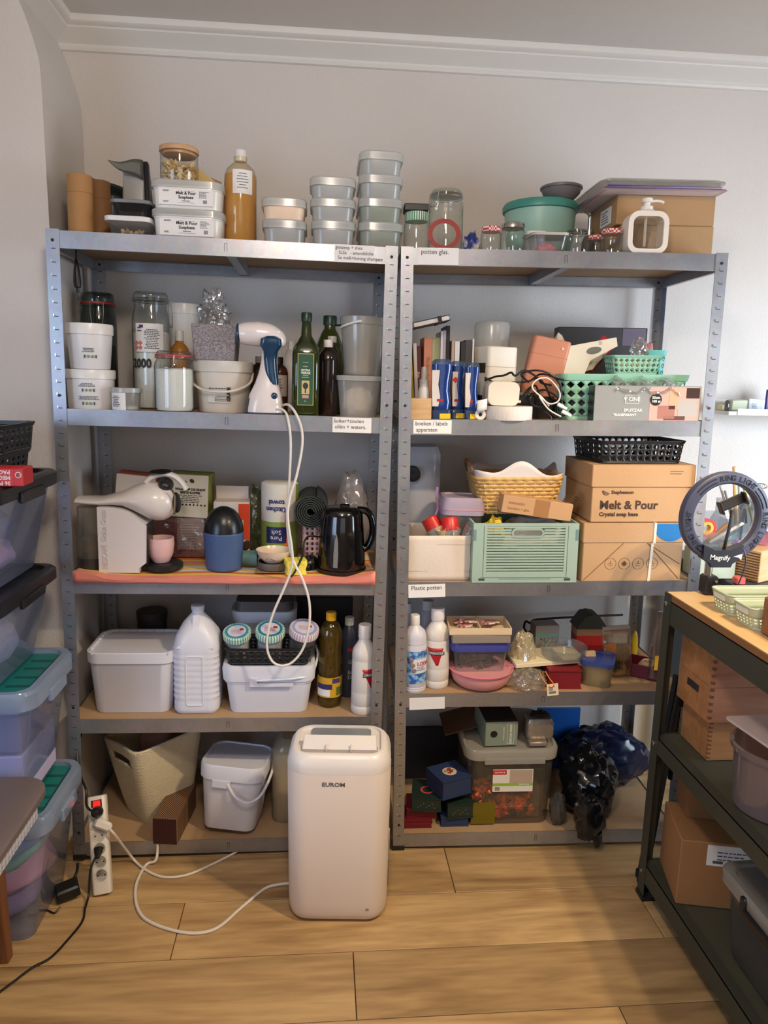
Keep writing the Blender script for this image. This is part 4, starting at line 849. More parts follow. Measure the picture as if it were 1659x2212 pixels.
def bluebottle(x0, x1, yt, dep, label, lab):
    p = S(2, 2, x0, x1, yt, dep); t = thing('cleaner_bottle', label, 'bottle', p, group='blue cleaner bottles'); w, h = p.w, p.h; d = w*.7
    part('cap', loft([(0, w*.86, d*.9, w*.2), (h*.15, w*.92, d*.95, w*.2), (h*.17, w*.8, d*.8, w*.2)], 4), glass((150, 170, 205), .55, .1, .9, (84, 110, 160)), t)
    part('body', loft([(h*.165, w*.84, d*.9, w*.3), (h*.3, w*.94, d, w*.32), (h*.48, w*.76, d*.86, w*.3), (h*.62, w*.8, d*.88, w*.3), (h*.85, w*1.0, d, w*.32), (h*.92, w*.98, d, w*.32)], 5), pm((18, 52, 120), .12, coat=.6), t)
    part('clear_top', loft([(h*.921, w*.98, d, w*.32), (h*.975, w*.9, d*.9, w*.3), (h, w*.7, d*.7, w*.25)], 5, False, True), glass((180, 200, 225), .3, .05, 1., (120, 150, 190)), t)
    if lab: part('bottle_label', xf(prism([(-w*.16, 0), (w*.12, 0), (w*.2, h*.16), (w*.1, h*.36), (w*.16, h*.6), (-w*.2, h*.6), (-w*.2, h*.3)], .0012), (w*(-.3 if lab == 1 else -.2), -d*.5, h*.22)), pm((214, 206, 200), .5), t)
    if lab == 2: part('hazard_mark', xf(ringd(.009, .0012), (w*-.2, -d*.5-.001, h*.68)), pm((190, 40, 50), .5), t)
    part('price_sticker', cube(-w*.1, w*.42, -d*.5, -d*.46, .002, h*.1), pm((232, 196, 40), .5), t); part('brand_stripe', cube(w*-.25, w*.05, -d*.52, -d*.44, h*.30, h*.345), RED, t)
def ringd(r, y):
    return prism([(0, -r), (r, 0), (0, r), (-r, 0)], y)
bluebottle(931, 976, 777, .05, 'left blue cleaner bottle of the three', 1); bluebottle(972, 1004, 781, .085, 'middle blue cleaner bottle with hazard label', 2); bluebottle(1003, 1034, 784, .05, 'right blue cleaner bottle of the three', 1)
p = S(2, 2, 1022, 1098, 698, .28); t = thing('plastic_canister', 'round white canister with grey translucent top behind the printer', 'canister', p); w, h = p.w, p.h
part('body', lathe([(w*.47, 0), (w*.49, .005), (w*.49, h*.74)], 28), pm((222, 212, 198), .5), t); part('canister_top', lathe([(w*.495, h*.73), (w*.5, h*.96), (w*.46, h), (0, h*.995)], 28), MILK, t)
p = S(2, 2, 1038, 1108, 750, .10, z0=UN[2]['z'][2]+.07, d=.09); 
def device(name, label, cat, p, d, rz, ry, m, extra, base=True):
    t = thing(name, label, cat, p, rz=rz, ry=ry); part('housing', loft([(0, p.w-.004, d-.004, .010), (.004, p.w, d, .012), (p.h*.98, p.w, d, .012), (p.h, p.w-.006, d-.006, .010)], 5), m, t); extra(t, p.w, p.h, d); return t
zb = UN[2]['z'][2]-BOARD
# black parcel of cables carries the printers: a low dark tray
pt2 = S(2, 2, 1040, 1200, 846, .12, d=.16); t = thing('cable_tray', 'low black tray full of cables under the label printers', 'tray', pt2)
part('tray_body', loft([(0, pt2.w*.94, .15, .01), (pt2.h*.82, pt2.w, .16, .012), (pt2.h*.82, pt2.w-.006, .154, .01), (.01, pt2.w*.92, .145, .01)], 2), BLACK, t)
p = S(2, 2, 1036, 1110, 749, .13, z0=zb+pt2.h*.83, d=.09)
LPW = pm((224, 216, 200), .4)
device('label_printer', 'cream boxy label printer with a dark paper slot', 'printer', p, .10, .32, 0.02, LPW, lambda t, w, h, d: (part('lid_seam', loft([(h*.58, w+.0006, d+.0006, .012), (h*.59, w+.0006, d+.0006, .012)], 4), pm((160, 150, 136), .5), t), part('paper_slot', cube(-w/2-.001, -w/2+.02, -d*.36, d*.2, h*.46, h*.66), BLACK, t)))
p = S(2, 2, 1131, 1212, 729, .13, z0=zb+pt2.h*.84, d=.08)
device('label_printer', 'salmon pink label printer tilted beside the cream one', 'printer', p, .075, -.1, .20, pm((206, 138, 110), .45), lambda t, w, h, d: (part('lid_seam', loft([(h*.70, w+.0006, d+.0006, .012), (h*.705, w+.0006, d+.0006, .012)], 4), pm((150, 92, 70), .5), t), part('button', xf(lathe([(.004, 0), (.004, .002), (0, .002)], 12), (w*.3, -d/2, h*.86), (math.pi/2, 0, 0)), pm((226, 200, 186), .4), t)))
p = S(2, 2, 1053, 1159, 879, .008, d=.1); pr_ = p; t = thing('label_roll', 'thick white roll of labels lying flat at the shelf front', 'roll', p)
part('paper_coil', lathe([(p.w*.49, 0), (p.w*.495, .002), (p.w*.495, p.h-.002), (p.w*.485, p.h), (p.w*.15, p.h), (p.w*.15, 0)], 40), stripes([(222, 216, 212), (204, 198, 194)], 18, 'A'), t)
p = S(2, 2, 1053, 1122, 825, .03, z0=pr_.z1+.001, d=.09); t = thing('label_printer', 'cream rounded mini printer resting on the white label roll', 'printer', p, ry=.03); w, h = p.w, p.h
g = prism(rrect(w, h, w*.22, 6), .085); part('housing', xf(g, (0, 0, h/2)), pm((226, 218, 202), .35), t); part('front_rim', xf(rings([[(x*s, y, z*s+h/2) for x, z in rrect(w, h, w*.22, 6)] for s, y in ((1.0, -.0425), (.97, -.0445), (.95, -.0445))], True, False, True), (0, 0, 0)), pm((218, 210, 194), .35), t); part('loop_tab', xf(lathe([(.004, 0), (.004, .008), (0, .008)], 8), (w*.5, -.03, h*.2), (0, 1.57, 0)), LPW, t)
p = S(2, 2, 1027, 1050, 865, .03); t = thing('label_roll', 'small white label roll with a loose curling end', 'roll', p); part('paper_coil', xf(lathe([(p.w*.5, -.02), (p.w*.5, .02), (.006, .02), (.006, -.02)], 24), (0, .02, p.w*.5), (math.pi/2, 0, 0)), MPAPER, t); part('loose_end', sheet(lambda u, v: (-p.w*.45+p.w*.95*u, -.012-.004*math.sin(u*3), p.h*(.42+.56*v)+.006*u), 6, 3), MPAPER, t, solid=.0006)
CB = pm((18, 18, 20), .4); rnd = random.Random(5)
for i, (x0, x1, y, l) in enumerate([(1046, 1225, 812, 'black cable looping over the pink printer foot'), (1050, 1190, 806, 'black cable arching behind the mini printer'), (1120, 1222, 838, 'black cable coiled right of the mini printer'), (1128, 1215, 858, 'black cable tangled above the white plugs'), (1140, 1232, 872, 'black cable trailing down at the front')]):
    pts = []
    for j in range(9):
        f = j/8; pts.append(at(x0+(x1-x0)*f+rnd.uniform(-7, 7), y+22*math.sin(f*6+i)*(.5+.5*(i > 1))+rnd.uniform(-8, 8)+f*16, .05+.06*math.sin(f*5+i*2)*.6+.02))
    o = tag(part('black_cable', tube(pts, .0027+.0004*(i % 2), 7, 6), CB, None), l, 'cable', 'tangled black cables')
tag(part('black_cable', tube([at(x, y, Y) for x, y, Y in [(1142, 826, .05), (1126, 808, .07), (1160, 800, .05), (1195, 812, .04), (1212, 840, .04), (1200, 870, .03), (1160, 878, .04), (1146, 858, .06), (1176, 842, .05), (1216, 866, .03)]], .003, 7, 6), CB, None), 'thick black cable wound in a loop beside the teal basket', 'cable', 'tangled black cables')
o = thing('white_usb_cable', 'white cable loop with two plugs lying on the black cables', 'cable', loc=at(1180, 850, .02)); L0 = o.location
part('cord', tube([at(x, y, Y)-L0 for x, y, Y in [(1186, 877, .02), (1172, 860, .02), (1150, 838, .03), (1160, 820, .03), (1185, 818, .03), (1208, 845, .02), (1206, 866, .02), (1186, 872, .015), (1165, 855, .02), (1185, 884, .01), (1212, 900, .004)]], .0022, 6, 6), CW, o)
for x, y in ((1209, 880), (1218, 895)): part('plug', xf(join(box(.02, .007, .011, .002), xf(box(.012, .005, .008, .001), (.015, 0, .0015))), at(x, y, .008)-L0, (0, .45, 0)), WHITE, o)
# teal baskets
def basket(t, w, d, h, m, nu, nv, hole='d', a=.38, b=.38, taper=.9, r=.02, rim=.008, th=.0025, z0f=.08, z1f=.86, bottom=True):
    def fn(u, v):
        z = h*(z0f+(z1f-z0f)*v); s = taper+(1-taper)*z/h; x, y = perim(w*s, d*s, r)(u); return (x, y, z)
    part('lattice_wall', perf(fn, nu, nv, hole, a, b, True), m, t, solid=th)
    R = [[(x, y, z) for x, y in rrect(w*s+e, d*s+e, r, 5)] for s, e, z in ((taper, 0, 0), (taper+.08*(1-taper), 0, h*z0f))]
    part('base_tray', rings(R, True, bottom, False), m, t, solid=th)
    s1 = taper+(1-taper)*z1f
    part('rim', loft([(h*z1f-.001, w*s1-.002, d*s1-.002, r), (h*z1f, w+.002, d+.002, r), (h-.002, w+2*rim*.5, d+2*rim*.5, r), (h, w+2*rim*.5, d+2*rim*.5, r), (h, w-.004, d-.004, r), (h*z1f, w-.006, d-.006, r)], 5, False, False), m, t)
TEAL = pm((136, 190, 170), .45)
p = S(2, 2, 1212, 1490, 809, .062, d=.27); pbk = p; t = thing('lattice_basket', 'large mint green lattice basket behind the printed carton', 'basket', p, group='mint lattice baskets'); basket(t, p.w, .27, p.h, TEAL, 40, 4, 'd', .40, .40, .88)
part('liner', loft([(.004, p.w*.84, .22, .02), (p.h*.7, p.w*.9, .24, .02)], 3), pm((60, 62, 64), .7), t)
zt = pbk.z0+pbk.h
p = S(2, 2, 1392, 1437, 757, .17, z0=zt-.035, d=.1); t = thing('lattice_basket', 'small mint basket with pink cloth at the back', 'basket', p, group='mint lattice baskets'); basket(t, p.w, .11, p.h, pm((104, 184, 176), .42), 16, 4, 'd', .38, .38, .86, .012); part('cloth', crumple(p.w*.3, .035, p.h*.55, .3, 2, 9, 16, 10, .3), pm((218, 150, 158), .8), t, loc=(-.008, 0, p.h*.55))
p = S(2, 2, 1322, 1432, 768, .075, z0=zt+.001, d=.085); psb = p; t = thing('lattice_basket', 'small mint lattice basket of kraft tags on the large basket', 'basket', p, group='mint lattice baskets'); basket(t, p.w, .085, p.h, TEAL, 26, 3, 'd', .40, .40, .86, .012); part('paper_tags', box(p.w*.7, .04, p.h*.78, .002, z0=.01), pm((206, 190, 140), .8), t, loc=(.004, 0, 0))
p = S(2, 2, 1358, 1402, 718, .12, z0=psb.z0+.03); one('gift_bag', 'clear cellophane bag tied with twine above the small basket', 'bag', crumple(p.w*.48, .025, p.h*.5, .3, 2.2, 12, 20, 12, .7), FILM, p, sharp=18)
# white carton with hand hole, tilted
pa_, pb1 = at(1283, 805, .09), at(1283, 728, .09)
t = thing('handle_carton', 'folded cream carton with an oval hand hole leaning on the baskets', 'carton', loc=(pa_.x, .115, zt+.004), ry=-.20, rz=-.12); k = (pa_-CAMP).dot(_f)/FPX
W_, H_ = 128*k, 66*k; pol = [(-W_*.5, H_*.05), (-W_*.12, -H_*.02), (W_*.02, H_*.42), (W_*.5, H_*.72), (W_*.5, H_*1.0), (-W_*.36, H_*1.0)]
hole = [(W_*(.10+.13*math.cos(a)*(1.0)), H_*(.72+.12*math.sin(a))) for a in [2*math.pi*i/16 for i in range(16)]]
def holed(pol, hole, d):
    bm = bmesh.new(); ov = [bm.verts.new((x, -d/2, z)) for x, z in pol]; hv = [bm.verts.new((x, -d/2, z)) for x, z in hole]
    E_ = [bm.edges.new((ov[i], ov[(i+1) % len(ov)])) for i in range(len(ov))]+[bm.edges.new((hv[i], hv[(i+1) % len(hv)])) for i in range(len(hv))]
    bmesh.ops.triangle_fill(bm, use_beauty=True, edges=E_); bm.verts.index_update()
    g = ([tuple(v.co) for v in bm.verts], [tuple(v.index for v in f.verts) for f in bm.faces]); bm.free(); return g
CREAM = pm((228, 220, 200), .6, var=.04)
part('front_panel', holed(pol, hole, .0), CREAM, t, solid=.0015, smooth=False)
part('back_panel', xf(prism([(-W_*.5, H_*.05), (W_*.1, H_*.1), (W_*.5, H_*.75), (W_*.5, H_), (-W_*.36, H_)], .0015), (0, .05, 0)), CREAM, t, smooth=False)
part('side_panel', join(sheet(lambda u, v: (-W_*(.5-.14*u), .05*v, H_*(.05+.95*u)), 1, 1), sheet(lambda u, v: (-W_*.5+W_*.38*u, .05*v, H_*(.05-.07*u)), 1, 1)), pm((198, 186, 168), .65), t, solid=.0015, smooth=False)
part('top_panel', sheet(lambda u, v: (-W_*.36+W_*.86*u, .05*v, H_), 1, 1), CREAM, t, solid=.0015, smooth=False); part('tuck_tab', cube(W_*.2, W_*.25, -.0016, 0, H_*.86, H_*.99), pm((190, 182, 164), .6), t, smooth=False)
p = S(2, 2, 1196, 1388, 709, .375); t = thing('flat_box', 'dark flat box standing at the back behind the baskets', 'box', p); part('box_body', box(p.w, .05, p.h, .002), pm((50, 46, 46), .5), t); part('picture_panel', cube(p.w*.22, p.w*.48, -.026, -.0252, p.h*.8, p.h*.99), pm((104, 92, 110), .4), t)
p = S(2, 2, 1243, 1292, 709, .19, z0=zt+.02); one('red_packet', 'small red packet poking up behind the cream carton', 'packet', box(p.w*.7, .012, p.h*.9, .002), pm((190, 28, 34), .4), p, ry=.7)
p = S(2, 2, 1190, 1232, 718, .2, z0=zt+.02); one('paper_wad', 'folded white paper wad behind the pink printer', 'paper', crumple(p.w*.5, .03, p.h*.6, .3, 1.6, 21, 14, 8), pm((222, 208, 190), .8), p, sharp=15, ry=-.1)
# printed carton of piping bags
p = S(2, 2, 1282, 1516, 834, .006, d=.052); t = thing('printed_carton', 'long silver and pink carton printed SPUITZAK TRANSPARANT', 'carton', p); w, h = p.w, p.h
part('carton_body', box(w, .05, h, .001), pm((160, 164, 166), .28, .25, var=.05), t)
def fp(name, x0, x1, z0, z1, rgb, ro=.3): return plate(name, (x1-x0)*w, (z1-z0)*h, pm(rgb, ro), t, ((x0+x1)/2-.5)*w, -.025, (z0+z1)/2*h, .0006)
fp('picture', .52, .99, .03, .97, (204, 168, 158)); 
for nm, x0, x1, z0, z1, c in (('picture', .60, .76, .08, .45, (170, 120, 112)), ('picture', .70, .79, .35, .96, (214, 168, 140)), ('picture', .86, .985, .66, .95, (62, 44, 38)), ('picture', .79, .97, .14, .6, (178, 174, 172)), ('picture', .66, .86, .05, .16, (110, 70, 66))):
    q = fp(nm, x0, x1, z0, z1, c); q.location.y -= .0007
part('badge', xf(lathe([(h*.17, 0), (h*.17, .0016), (0, .0016)], 24), ((.575-.5)*w, -.025, h*.62), (math.pi/2, 0, 0)), BLACK, t)
part('lettering', join(front(tgeo('55cm\n100 st', h*.105, .0003, 'CENTER', .0003), .075*w, -.0275, h*.62), front(tgeo('SPUITZAK', h*.12, .0003, 'CENTER', .0004), -.135*w, -.0262, h*.31), front(tgeo('TRANSPARANT', h*.095, .0003, 'CENTER', .0004), -.21*w, -.0262, h*.18), front(tgeo('V CINE', h*.15, .0003, 'CENTER', .0003), -.15*w, -.0262, h*.62)), pm((232, 232, 230), .5), t, smooth=False)
part('logo_frame', join(*[cube(-.15*w+a*w, -.15*w+b*w, -.0262, -.0254, h*c_, h*e_) for a, b, c_, e_ in ((-.065, .065, .5, .51), (-.065, .065, .73, .74), (-.065, -.061, .5, .74), (.061, .065, .5, .74))]), pm((232, 232, 230), .5), t, smooth=False)
part('end_panel', cube(-w/2-.0008, -w/2, -.024, .024, .001, h-.001), pm((34, 32, 34), .3), t, smooth=False)
part('film_wrap', sheet(lambda u, v: (-w*.32+w*.62*u, -.03+.05*v, h*(.80+.40*v**.5)+.006*math.sin(u*17)+.004*math.sin(u*31+v*5)), 28, 6), FILM, t, solid=.0004)

# ------------------------------------------------------------------ left unit, third board
# striped towel lying along the board, its front edge hanging a little over the beam
z3 = UN[1]['z'][3]-BOARD
tw = thing('striped_towel', 'striped pink, yellow and orange towel lying along the third shelf', 'towel', loc=U(1, 0, 0, z3+.002), rz=UN[1]['rot'], ry=UN[1]['t'])
def towf(u, v):
    x = .035+.842*u; bulge = .006*math.sin(u*9+1)+.004*math.sin(u*23)
    r_ = max(0, (u-.90)/.10); l_ = max(0, (.10-u)/.10)
    if v < .14: f = v/.14; return (x, -.010-.004*f+bulge*.4, .006-.0135*(1-f)+.030*r_*f+.022*l_*f+.004*math.sin(u*31)*f)
    f = (v-.14)/.86
    return (x, -.012+.36*f, .006+.0025*math.sin(u*17+f*3)*(1-f)+.03*r_*(1-f)**3+.02*l_*(1-f)**3)
part('towel_cloth', sheet(towf, 70, 16), stripes([(226, 138, 120), (226, 190, 92), (214, 112, 44), (206, 208, 206), (228, 196, 104), (196, 200, 204), (222, 178, 90), (226, 138, 124)], 6.2, 'Y', .9), tw, solid=.004)
ZT = z3+.0125
# coffee machine
p = S(1, 3, 213, 315, 1095, .03, z0=ZT, d=.11); k = p.k; x0c = (213+315)/2
t = thing('coffee_machine', 'white capsule coffee machine with round head and clear water tank', 'coffee machine', p); CMW = pm((222, 216, 212), .28, coat=.3)
def mx_(px): return (px-x0c)*k
def mz_(py): return (1246-py)*k
prof = [(213, 1246), (298, 1246), (298, 1236), (313, 1224), (315, 1142), (309, 1137), (300, 1130), (290, 1121), (279, 1113), (266, 1107), (252, 1104), (235, 1102), (213, 1102)]
part('machine_body', xf(prism([(mx_(a), mz_(b)) for a, b in prof], .11), (0, 0, 0)), CMW, t, sharp=50)
# head: horizontal lathe-like loft from the tail to the ball
hs = [(161, 1095, 2, .03), (163, 1094, 8, .08), (190, 1094, 9, .10), (215, 1094, 9, .105), (240, 1090, 12, .11), (262, 1088, 17, .11), (280, 1088, 26, .115), (296, 1090, 34, .12), (310, 1093, 40, .12), (325, 1094, 43, .12), (340, 1093, 42, .115), (352, 1091, 37, .10), (363, 1090, 28, .08), (371, 1090, 17, .05), (375, 1090, 5, .02)]
R = []
for x, y, r, d_ in hs:
    R.append([(mx_(x)-math.sin(a)*r*k*.18*(min(1, (x-250)/60) if x > 250 else 0), d_/2*math.cos(a), mz_(y)+r*k*math.sin(a)) for a in [2*math.pi*i/24 for i in range(24)]])
part('machine_head', rings(R), CMW, t, sharp=60)
hd = part('lever_handle', tube([(mx_(x), 0, mz_(y)) for x, y in ((308, 1052), (318, 1042), (335, 1035), (352, 1033), (370, 1038), (384, 1050), (394, 1066))], .0085, 10, 5), CMW, t); hd.scale = (1, 2.2, 1)
part('lever_button', xf(ell(.032, .035, .007, 18, 8), (mx_(339), 0, mz_(1028)), (0, -.05, 0)), BLACK, t)
part('capsule_gap', xf(ell(.022, .040, .02, 18, 10), (mx_(350), 0, mz_(1056)), (0, .5, 0)), pm((40, 38, 40), .3), t)
part('capsule_holder', xf(ell(.012, .035, .03, 16, 10), (mx_(372), 0, mz_(1096)), (0, -.1, 0)), BLACK, t)
part('chrome_edge', tube([(mx_(368), -.045, mz_(1062)), (mx_(375), -.04, mz_(1080)), (mx_(372), -.035, mz_(1112))], .003, 6), METAL, t)
part('water_tank', loft([(.004, 50*k, .10, .03, mx_(189), 0), (mz_(1105), 50*k, .10, .03, mx_(189), 0)], 5), glass((240, 240, 234), .10, .04, 1., (206, 202, 192)), t)
part('tank_water', loft([(.006, 44*k, .09, .03, mx_(189), 0), (mz_(1178), 44*k, .09, .03, mx_(189), 0)], 4), glass((236, 230, 214), .1, .02, 1.), t)
part('tank_base', loft([(0, 52*k, .104, .03, mx_(188), 0), (mz_(1218), 52*k, .104, .03, mx_(188), 0)], 4), pm((48, 44, 46), .4), t)
part('drip_base', lathe([(.05, 0), (.054, .004), (.054, .016), (.05, .02), (0, .02)], 28), BLACK, t, loc=(mx_(343), 0, 0)); part('drip_support', box(.05, .06, .016, .002), BLACK, t, loc=(mx_(315), 0, 0))
part('back_panel', cube(mx_(300), mx_(316), -.045, .045, .02, mz_(1140)), pm((26, 25, 26), .3), t)
part('lettering', front(xf(tgeo('NESCAFÉ  Dolce Gusto', .020, .0012, 'CENTER', .0002, .86), (0, 0, 0), (0, 0, math.pi/2)), mx_(228), -.0555, mz_(1172)), pm((206, 200, 197), .3), t, smooth=False)
pd = p
p = S(1, 3, 319, 376, 1161, .085, z0=ZT+.021); t = thing('drinking_cup', 'pale pink cup standing on the coffee machine drip base', 'cup', p); w, h = p.w, p.h
part('cup_body', lathe([(w*.30, 0), (w*.34, .004), (w*.46, h*.35), (w*.5, h*.7), (w*.49, h), (w*.46, h), (w*.465, h*.7), (w*.43, h*.35), (w*.3, .008), (0, .008)], 30), pm((224, 184, 182), .35, var=.03), t)
# boxes at the back
def carton(u, s, x0, x1, yt, dep, d, rgb, label, rz=0., ry=0., z0=None, side=None, name='carton', group=None, m=None):
    p = S(u, s, x0, x1, yt, dep, z0=z0, d=d); t = thing(name, label, 'box', p, rz=rz, ry=ry, group=group); part('carton_body', box(p.w, d, p.h, .0015), m or pm(rgb, .6, var=.05), t)
    if side: part('top_panel', box(p.w, d, .0008, .0002, z0=p.h), pm(side, .6), t); part('side_panel', cube(p.w/2, p.w/2+.0006, -d/2, d/2, 0, p.h), pm(side, .6), t)
    return p, t
p, t = carton(1, 3, 236, 318, 1026, .24, .09, (206, 196, 186), 'off-white carton with a salmon red top behind the coffee machine', .05, .10, ZT, (190, 92, 76))
part('small_print', xf(lines(p.w*.5, p.h*.18, 4, .003, 3, False), (p.w*.05, -.0456, p.h*.72)), PRINT, t, smooth=False); part('colour_band', cube(-p.w/2, p.w/2, -.0456, -.045, .01, p.h*.62), pm((206, 138, 110), .6), t)
pw2, t = carton(1, 3, 330, 440, 1120, .22, .11, (150, 128, 126), 'wine red and beige carton in shrink wrap below the green carton', 0, 0, ZT); w, h = pw2.w, pw2.h
part('colour_band', cube(-w/2, w/2, -.0562, -.055, 0, h*.2), pm((96, 26, 44), .4), t); part('printed_panel', cube(-w*.5, -w*.02, -.0562, -.055, h*.2, h), pm((110, 38, 54), .4), t); part('small_print', xf(lines(w*.4, h*.6, 9, .0025, 4), (w*.24, -.0565, h*.58)), pm((200, 190, 186), .6), t, smooth=False); part('shrink_wrap', box(w+.004, .114, h+.002, .002), FILM, t)
pg_, t = carton(1, 3, 362, 450, 1026, .22, .09, (206, 204, 192), 'pale carton with olive green sides standing on the wine red carton', -.06, .03, pw2.z1+.003, (132, 134, 52)); w, h = pg_.w, pg_.h
part('lettering', front(tgeo('WAAR OP DE KNOP\nBESTE KOFFIE', h*.075, .0003, 'CENTER', .0005), w*.06, -.0455, h*.62), PRINTD, t, smooth=False); part('small_print', xf(lines(w*.7, h*.2, 5, .0022, 5, False), (w*.06, -.0456, h*.44)), PRINT, t, smooth=False)
part('icon_row', join(*[xf(ell(.003, .0004, .003, 8, 5), (w*(-.3+.09*i), -.0456, h*.3)) for i in range(9)]), PRINTD, t); part('barcode', join(*[cube(-w*.42+i*.0024, -w*.42+i*.0024+.0013, -.0456, -.045, h*.06, h*.2) for i in range(7)]), PRINTD, t, smooth=False); part('bean_picture', join(xf(ell(.008, .0006, .006, 10, 5), (w*.1, -.0456, h*.86), (0, .6, 0)), xf(ell(.007, .0006, .005, 10, 5), (-w*.08, -.0456, h*.82), (0, -.5, 0))), pm((60, 44, 36), .5), t)
po, t = carton(1, 3, 462, 538, 1085, .2, .08, (214, 204, 196), 'white and orange carton with raised back flap behind the blue bin', 0, 0, ZT); w, h = po.w, po.h
part('colour_band', join(cube(w*.2, w*.5, -.0412, -.04, h*.7, h*.97), cube(w*.34, w*.5, -.0412, -.04, h*.35, h*.7)), pm((214, 70, 36), .5), t); part('raised_flap', cube(-w*.5, w*.42, .030, .032, h, h*1.22), pm((204, 194, 190), .6), t); part('coffee_picture', xf(ell(w*.12, .0008, h*.1, 12, 6), (w*.42, -.0405, h*.25), (0, .5, 0)), pm((60, 36, 24), .5), t)
# blue bin
p = S(1, 3, 440, 527, 1094, .09, z0=ZT); t = thing('table_bin', 'blue woven table bin with a black domed swing lid', 'bin', p); w, h = p.w, p.h
def weave(v):
    r = math.hypot(v[0], v[1]); a = math.atan2(v[1], v[0]); s = 1+.012*math.sin(a*26+(1 if int(v[2]/.0065) % 2 else 0)*math.pi)
    return (v[0]*s, v[1]*s, v[2])
bl = lathe([(w*.40, 0), (w*.42, .004)]+[(w*(.42+.075*(i/22)**.8), .004+(h*.60-.004)*i/22) for i in range(1, 23)]+[(w*.485, h*.605)], 104)
part('bin_body', ([weave(v) for v in bl[0]], bl[1]), pm((66, 92, 136), .5), t, sharp=80)
part('dome_lid', lathe([(w*.49, h*.59), (w*.485, h*.64), (w*.45, h*.76), (w*.37, h*.87), (w*.25, h*.95), (w*.12, h*.99), (0, h)], 36), pm((22, 26, 28), .3, bump=.2, bs=60), t); part('swing_flap', xf(lathe([(w*.2, 0), (w*.16, .006), (0, .009)], 24), (w*.12, -w*.24, h*.83), (.9, .35, 0)), pm((26, 30, 32), .3), t)
p = S(1, 3, 520, 556, 1188, .12, z0=ZT); one('small_cup', 'small teal cup lying on its side right of the blue bin', 'cup', xf(lathe([(p.h*.42, -p.w*.5), (p.h*.5, p.w*.5), (p.h*.46, p.w*.5), (p.h*.4, -p.w*.4), (0, -p.w*.4)], 20), (0, 0, p.h*.5), (0, 1.57, 0)), pm((86, 122, 122), .5), p)
# kitchen towels
p = S(1, 3, 562, 646, 1038, .2, z0=ZT); t = thing('kitchen_towel_pack', 'green and white wrapped kitchen towel roll standing upside down', 'kitchen roll', p); w, h = p.w, p.h
part('towel_roll', lathe([(w*.42, 0), (w*.47, .01), (w*.47, h*.97), (w*.4, h*.99), (w*.1, h*.99)], 28), pm((214, 212, 204), .6), t)
part('wrapper_green', arc(w*.472, -100, 100, h*.04, h*.52, 24), pm((122, 148, 62), .35), t); part('wrapper_edge', arc(w*.473, 60, 130, h*.04, h*.97, 12), pm((120, 140, 58), .35), t); part('wrapper_stripe', arc(w*.474, 18, 34, h*.06, h*.66, 4), pm((222, 104, 44), .4), t); part('brand_panel', arc(w*.476, -40, 24, h*.26, h*.46, 8), pm((30, 34, 84), .4), t)
part('lettering', bend(join(front(xf(tgeo('Kitchen\ntowel', h*.085, .0003, 'CENTER', .0006), (0, 0, 0), (0, 0, math.pi)), -w*.06, -.001, h*.72)), w*.474), pm((40, 36, 110), .4), t, smooth=False)
part('lettering', bend(front(xf(tgeo('Pure\nSoft', h*.075, .0003, 'CENTER'), (0, 0, 0), (0, 0, math.pi)), -w*.06, -.0012, h*.36), w*.478), pm((210, 214, 220), .4), t, smooth=False)
p = S(1, 3, 532, 572, 1048, .26, z0=ZT); one('plastic_bag', 'clear plastic bag with green print left of the kitchen roll', 'bag', crumple(p.w*.5, .04, p.h*.56, .2, 2.2, 31, 24, 16, .8), glass((206, 214, 190), .35, .12, 1., (96, 110, 70), .6, 30), p, sharp=20)
# spiral roll
pc = at(672, 1093, .20); t = thing('rolled_mat', 'dark grey rubber mat rolled up, its spiral end toward the room', 'mat', loc=(pc.x, .20, pc.z)); sp_ = []
for i in range(140): a = i*.28; r_ = .008+.0007*i*.42; sp_.append((r_*math.cos(a), r_*math.sin(a)))
def strip(P, d, th):
    V, F = [], []
    for i, (x, z) in enumerate(P):
        l = math.hypot(x, z); nx, nz = x/l, z/l
        V += [(x, -d/2, z), (x+nx*th, -d/2, z+nz*th), (x+nx*th, d/2, z+nz*th), (x, d/2, z)]
        if i:
            b = 4*i; a = b-4
            for q in range(4): F.append((a+q, a+(q+1) % 4, b+(q+1) % 4, b+q))
    return V, F
part('mat_coil', strip(sp_, .2, .0042), pm((40, 48, 46), .6), t); rollr = .008+.0007*139*.42
p = S(1, 3, 654, 690, 1122, .14, z0=ZT, d=.09); t = thing('pink_basket', 'pink perforated plastic basket left of the kettle', 'basket', p); basket(t, p.w, .1, p.h, pm((222, 176, 170), .45), 18, 7, 'r', .2, .28, .94, .01)
# kettle
p = S(1, 3, 686, 790, 1094, .085, z0=ZT); t = thing('electric_kettle', 'glossy black electric kettle with loop handle and grey level window', 'kettle', p); w, h = p.w, p.h; KB = pm((12, 12, 14), .12, coat=.5)
part('kettle_body', lathe([(w*.49, .012), (w*.5, .02), (w*.49, h*.25), (w*.46, h*.6), (w*.43, h*.86), (w*.40, h*.95), (w*.34, h*.985), (w*.1, h), (0, h)], 36), KB, t)
part('power_base', lathe([(w*.5, 0), (w*.52, .004), (w*.52, .011), (0, .011)], 32), BLACK, t)
part('spout', xf(prism([(-w*.50, h*.93), (-w*.30, h*.97), (-w*.3, h*.7), (-w*.42, h*.78)], w*.26), (0, 0, 0)), KB, t)
hd = part('handle', tube([(w*.30, 0, h*.95), (w*.5, 0, h*.93), (w*.62, 0, h*.80), (w*.64, 0, h*.58), (w*.56, 0, h*.40), (w*.44, 0, h*.33)], .011, 10, 6), KB, t); hd.scale = (1, 1.5, 1)
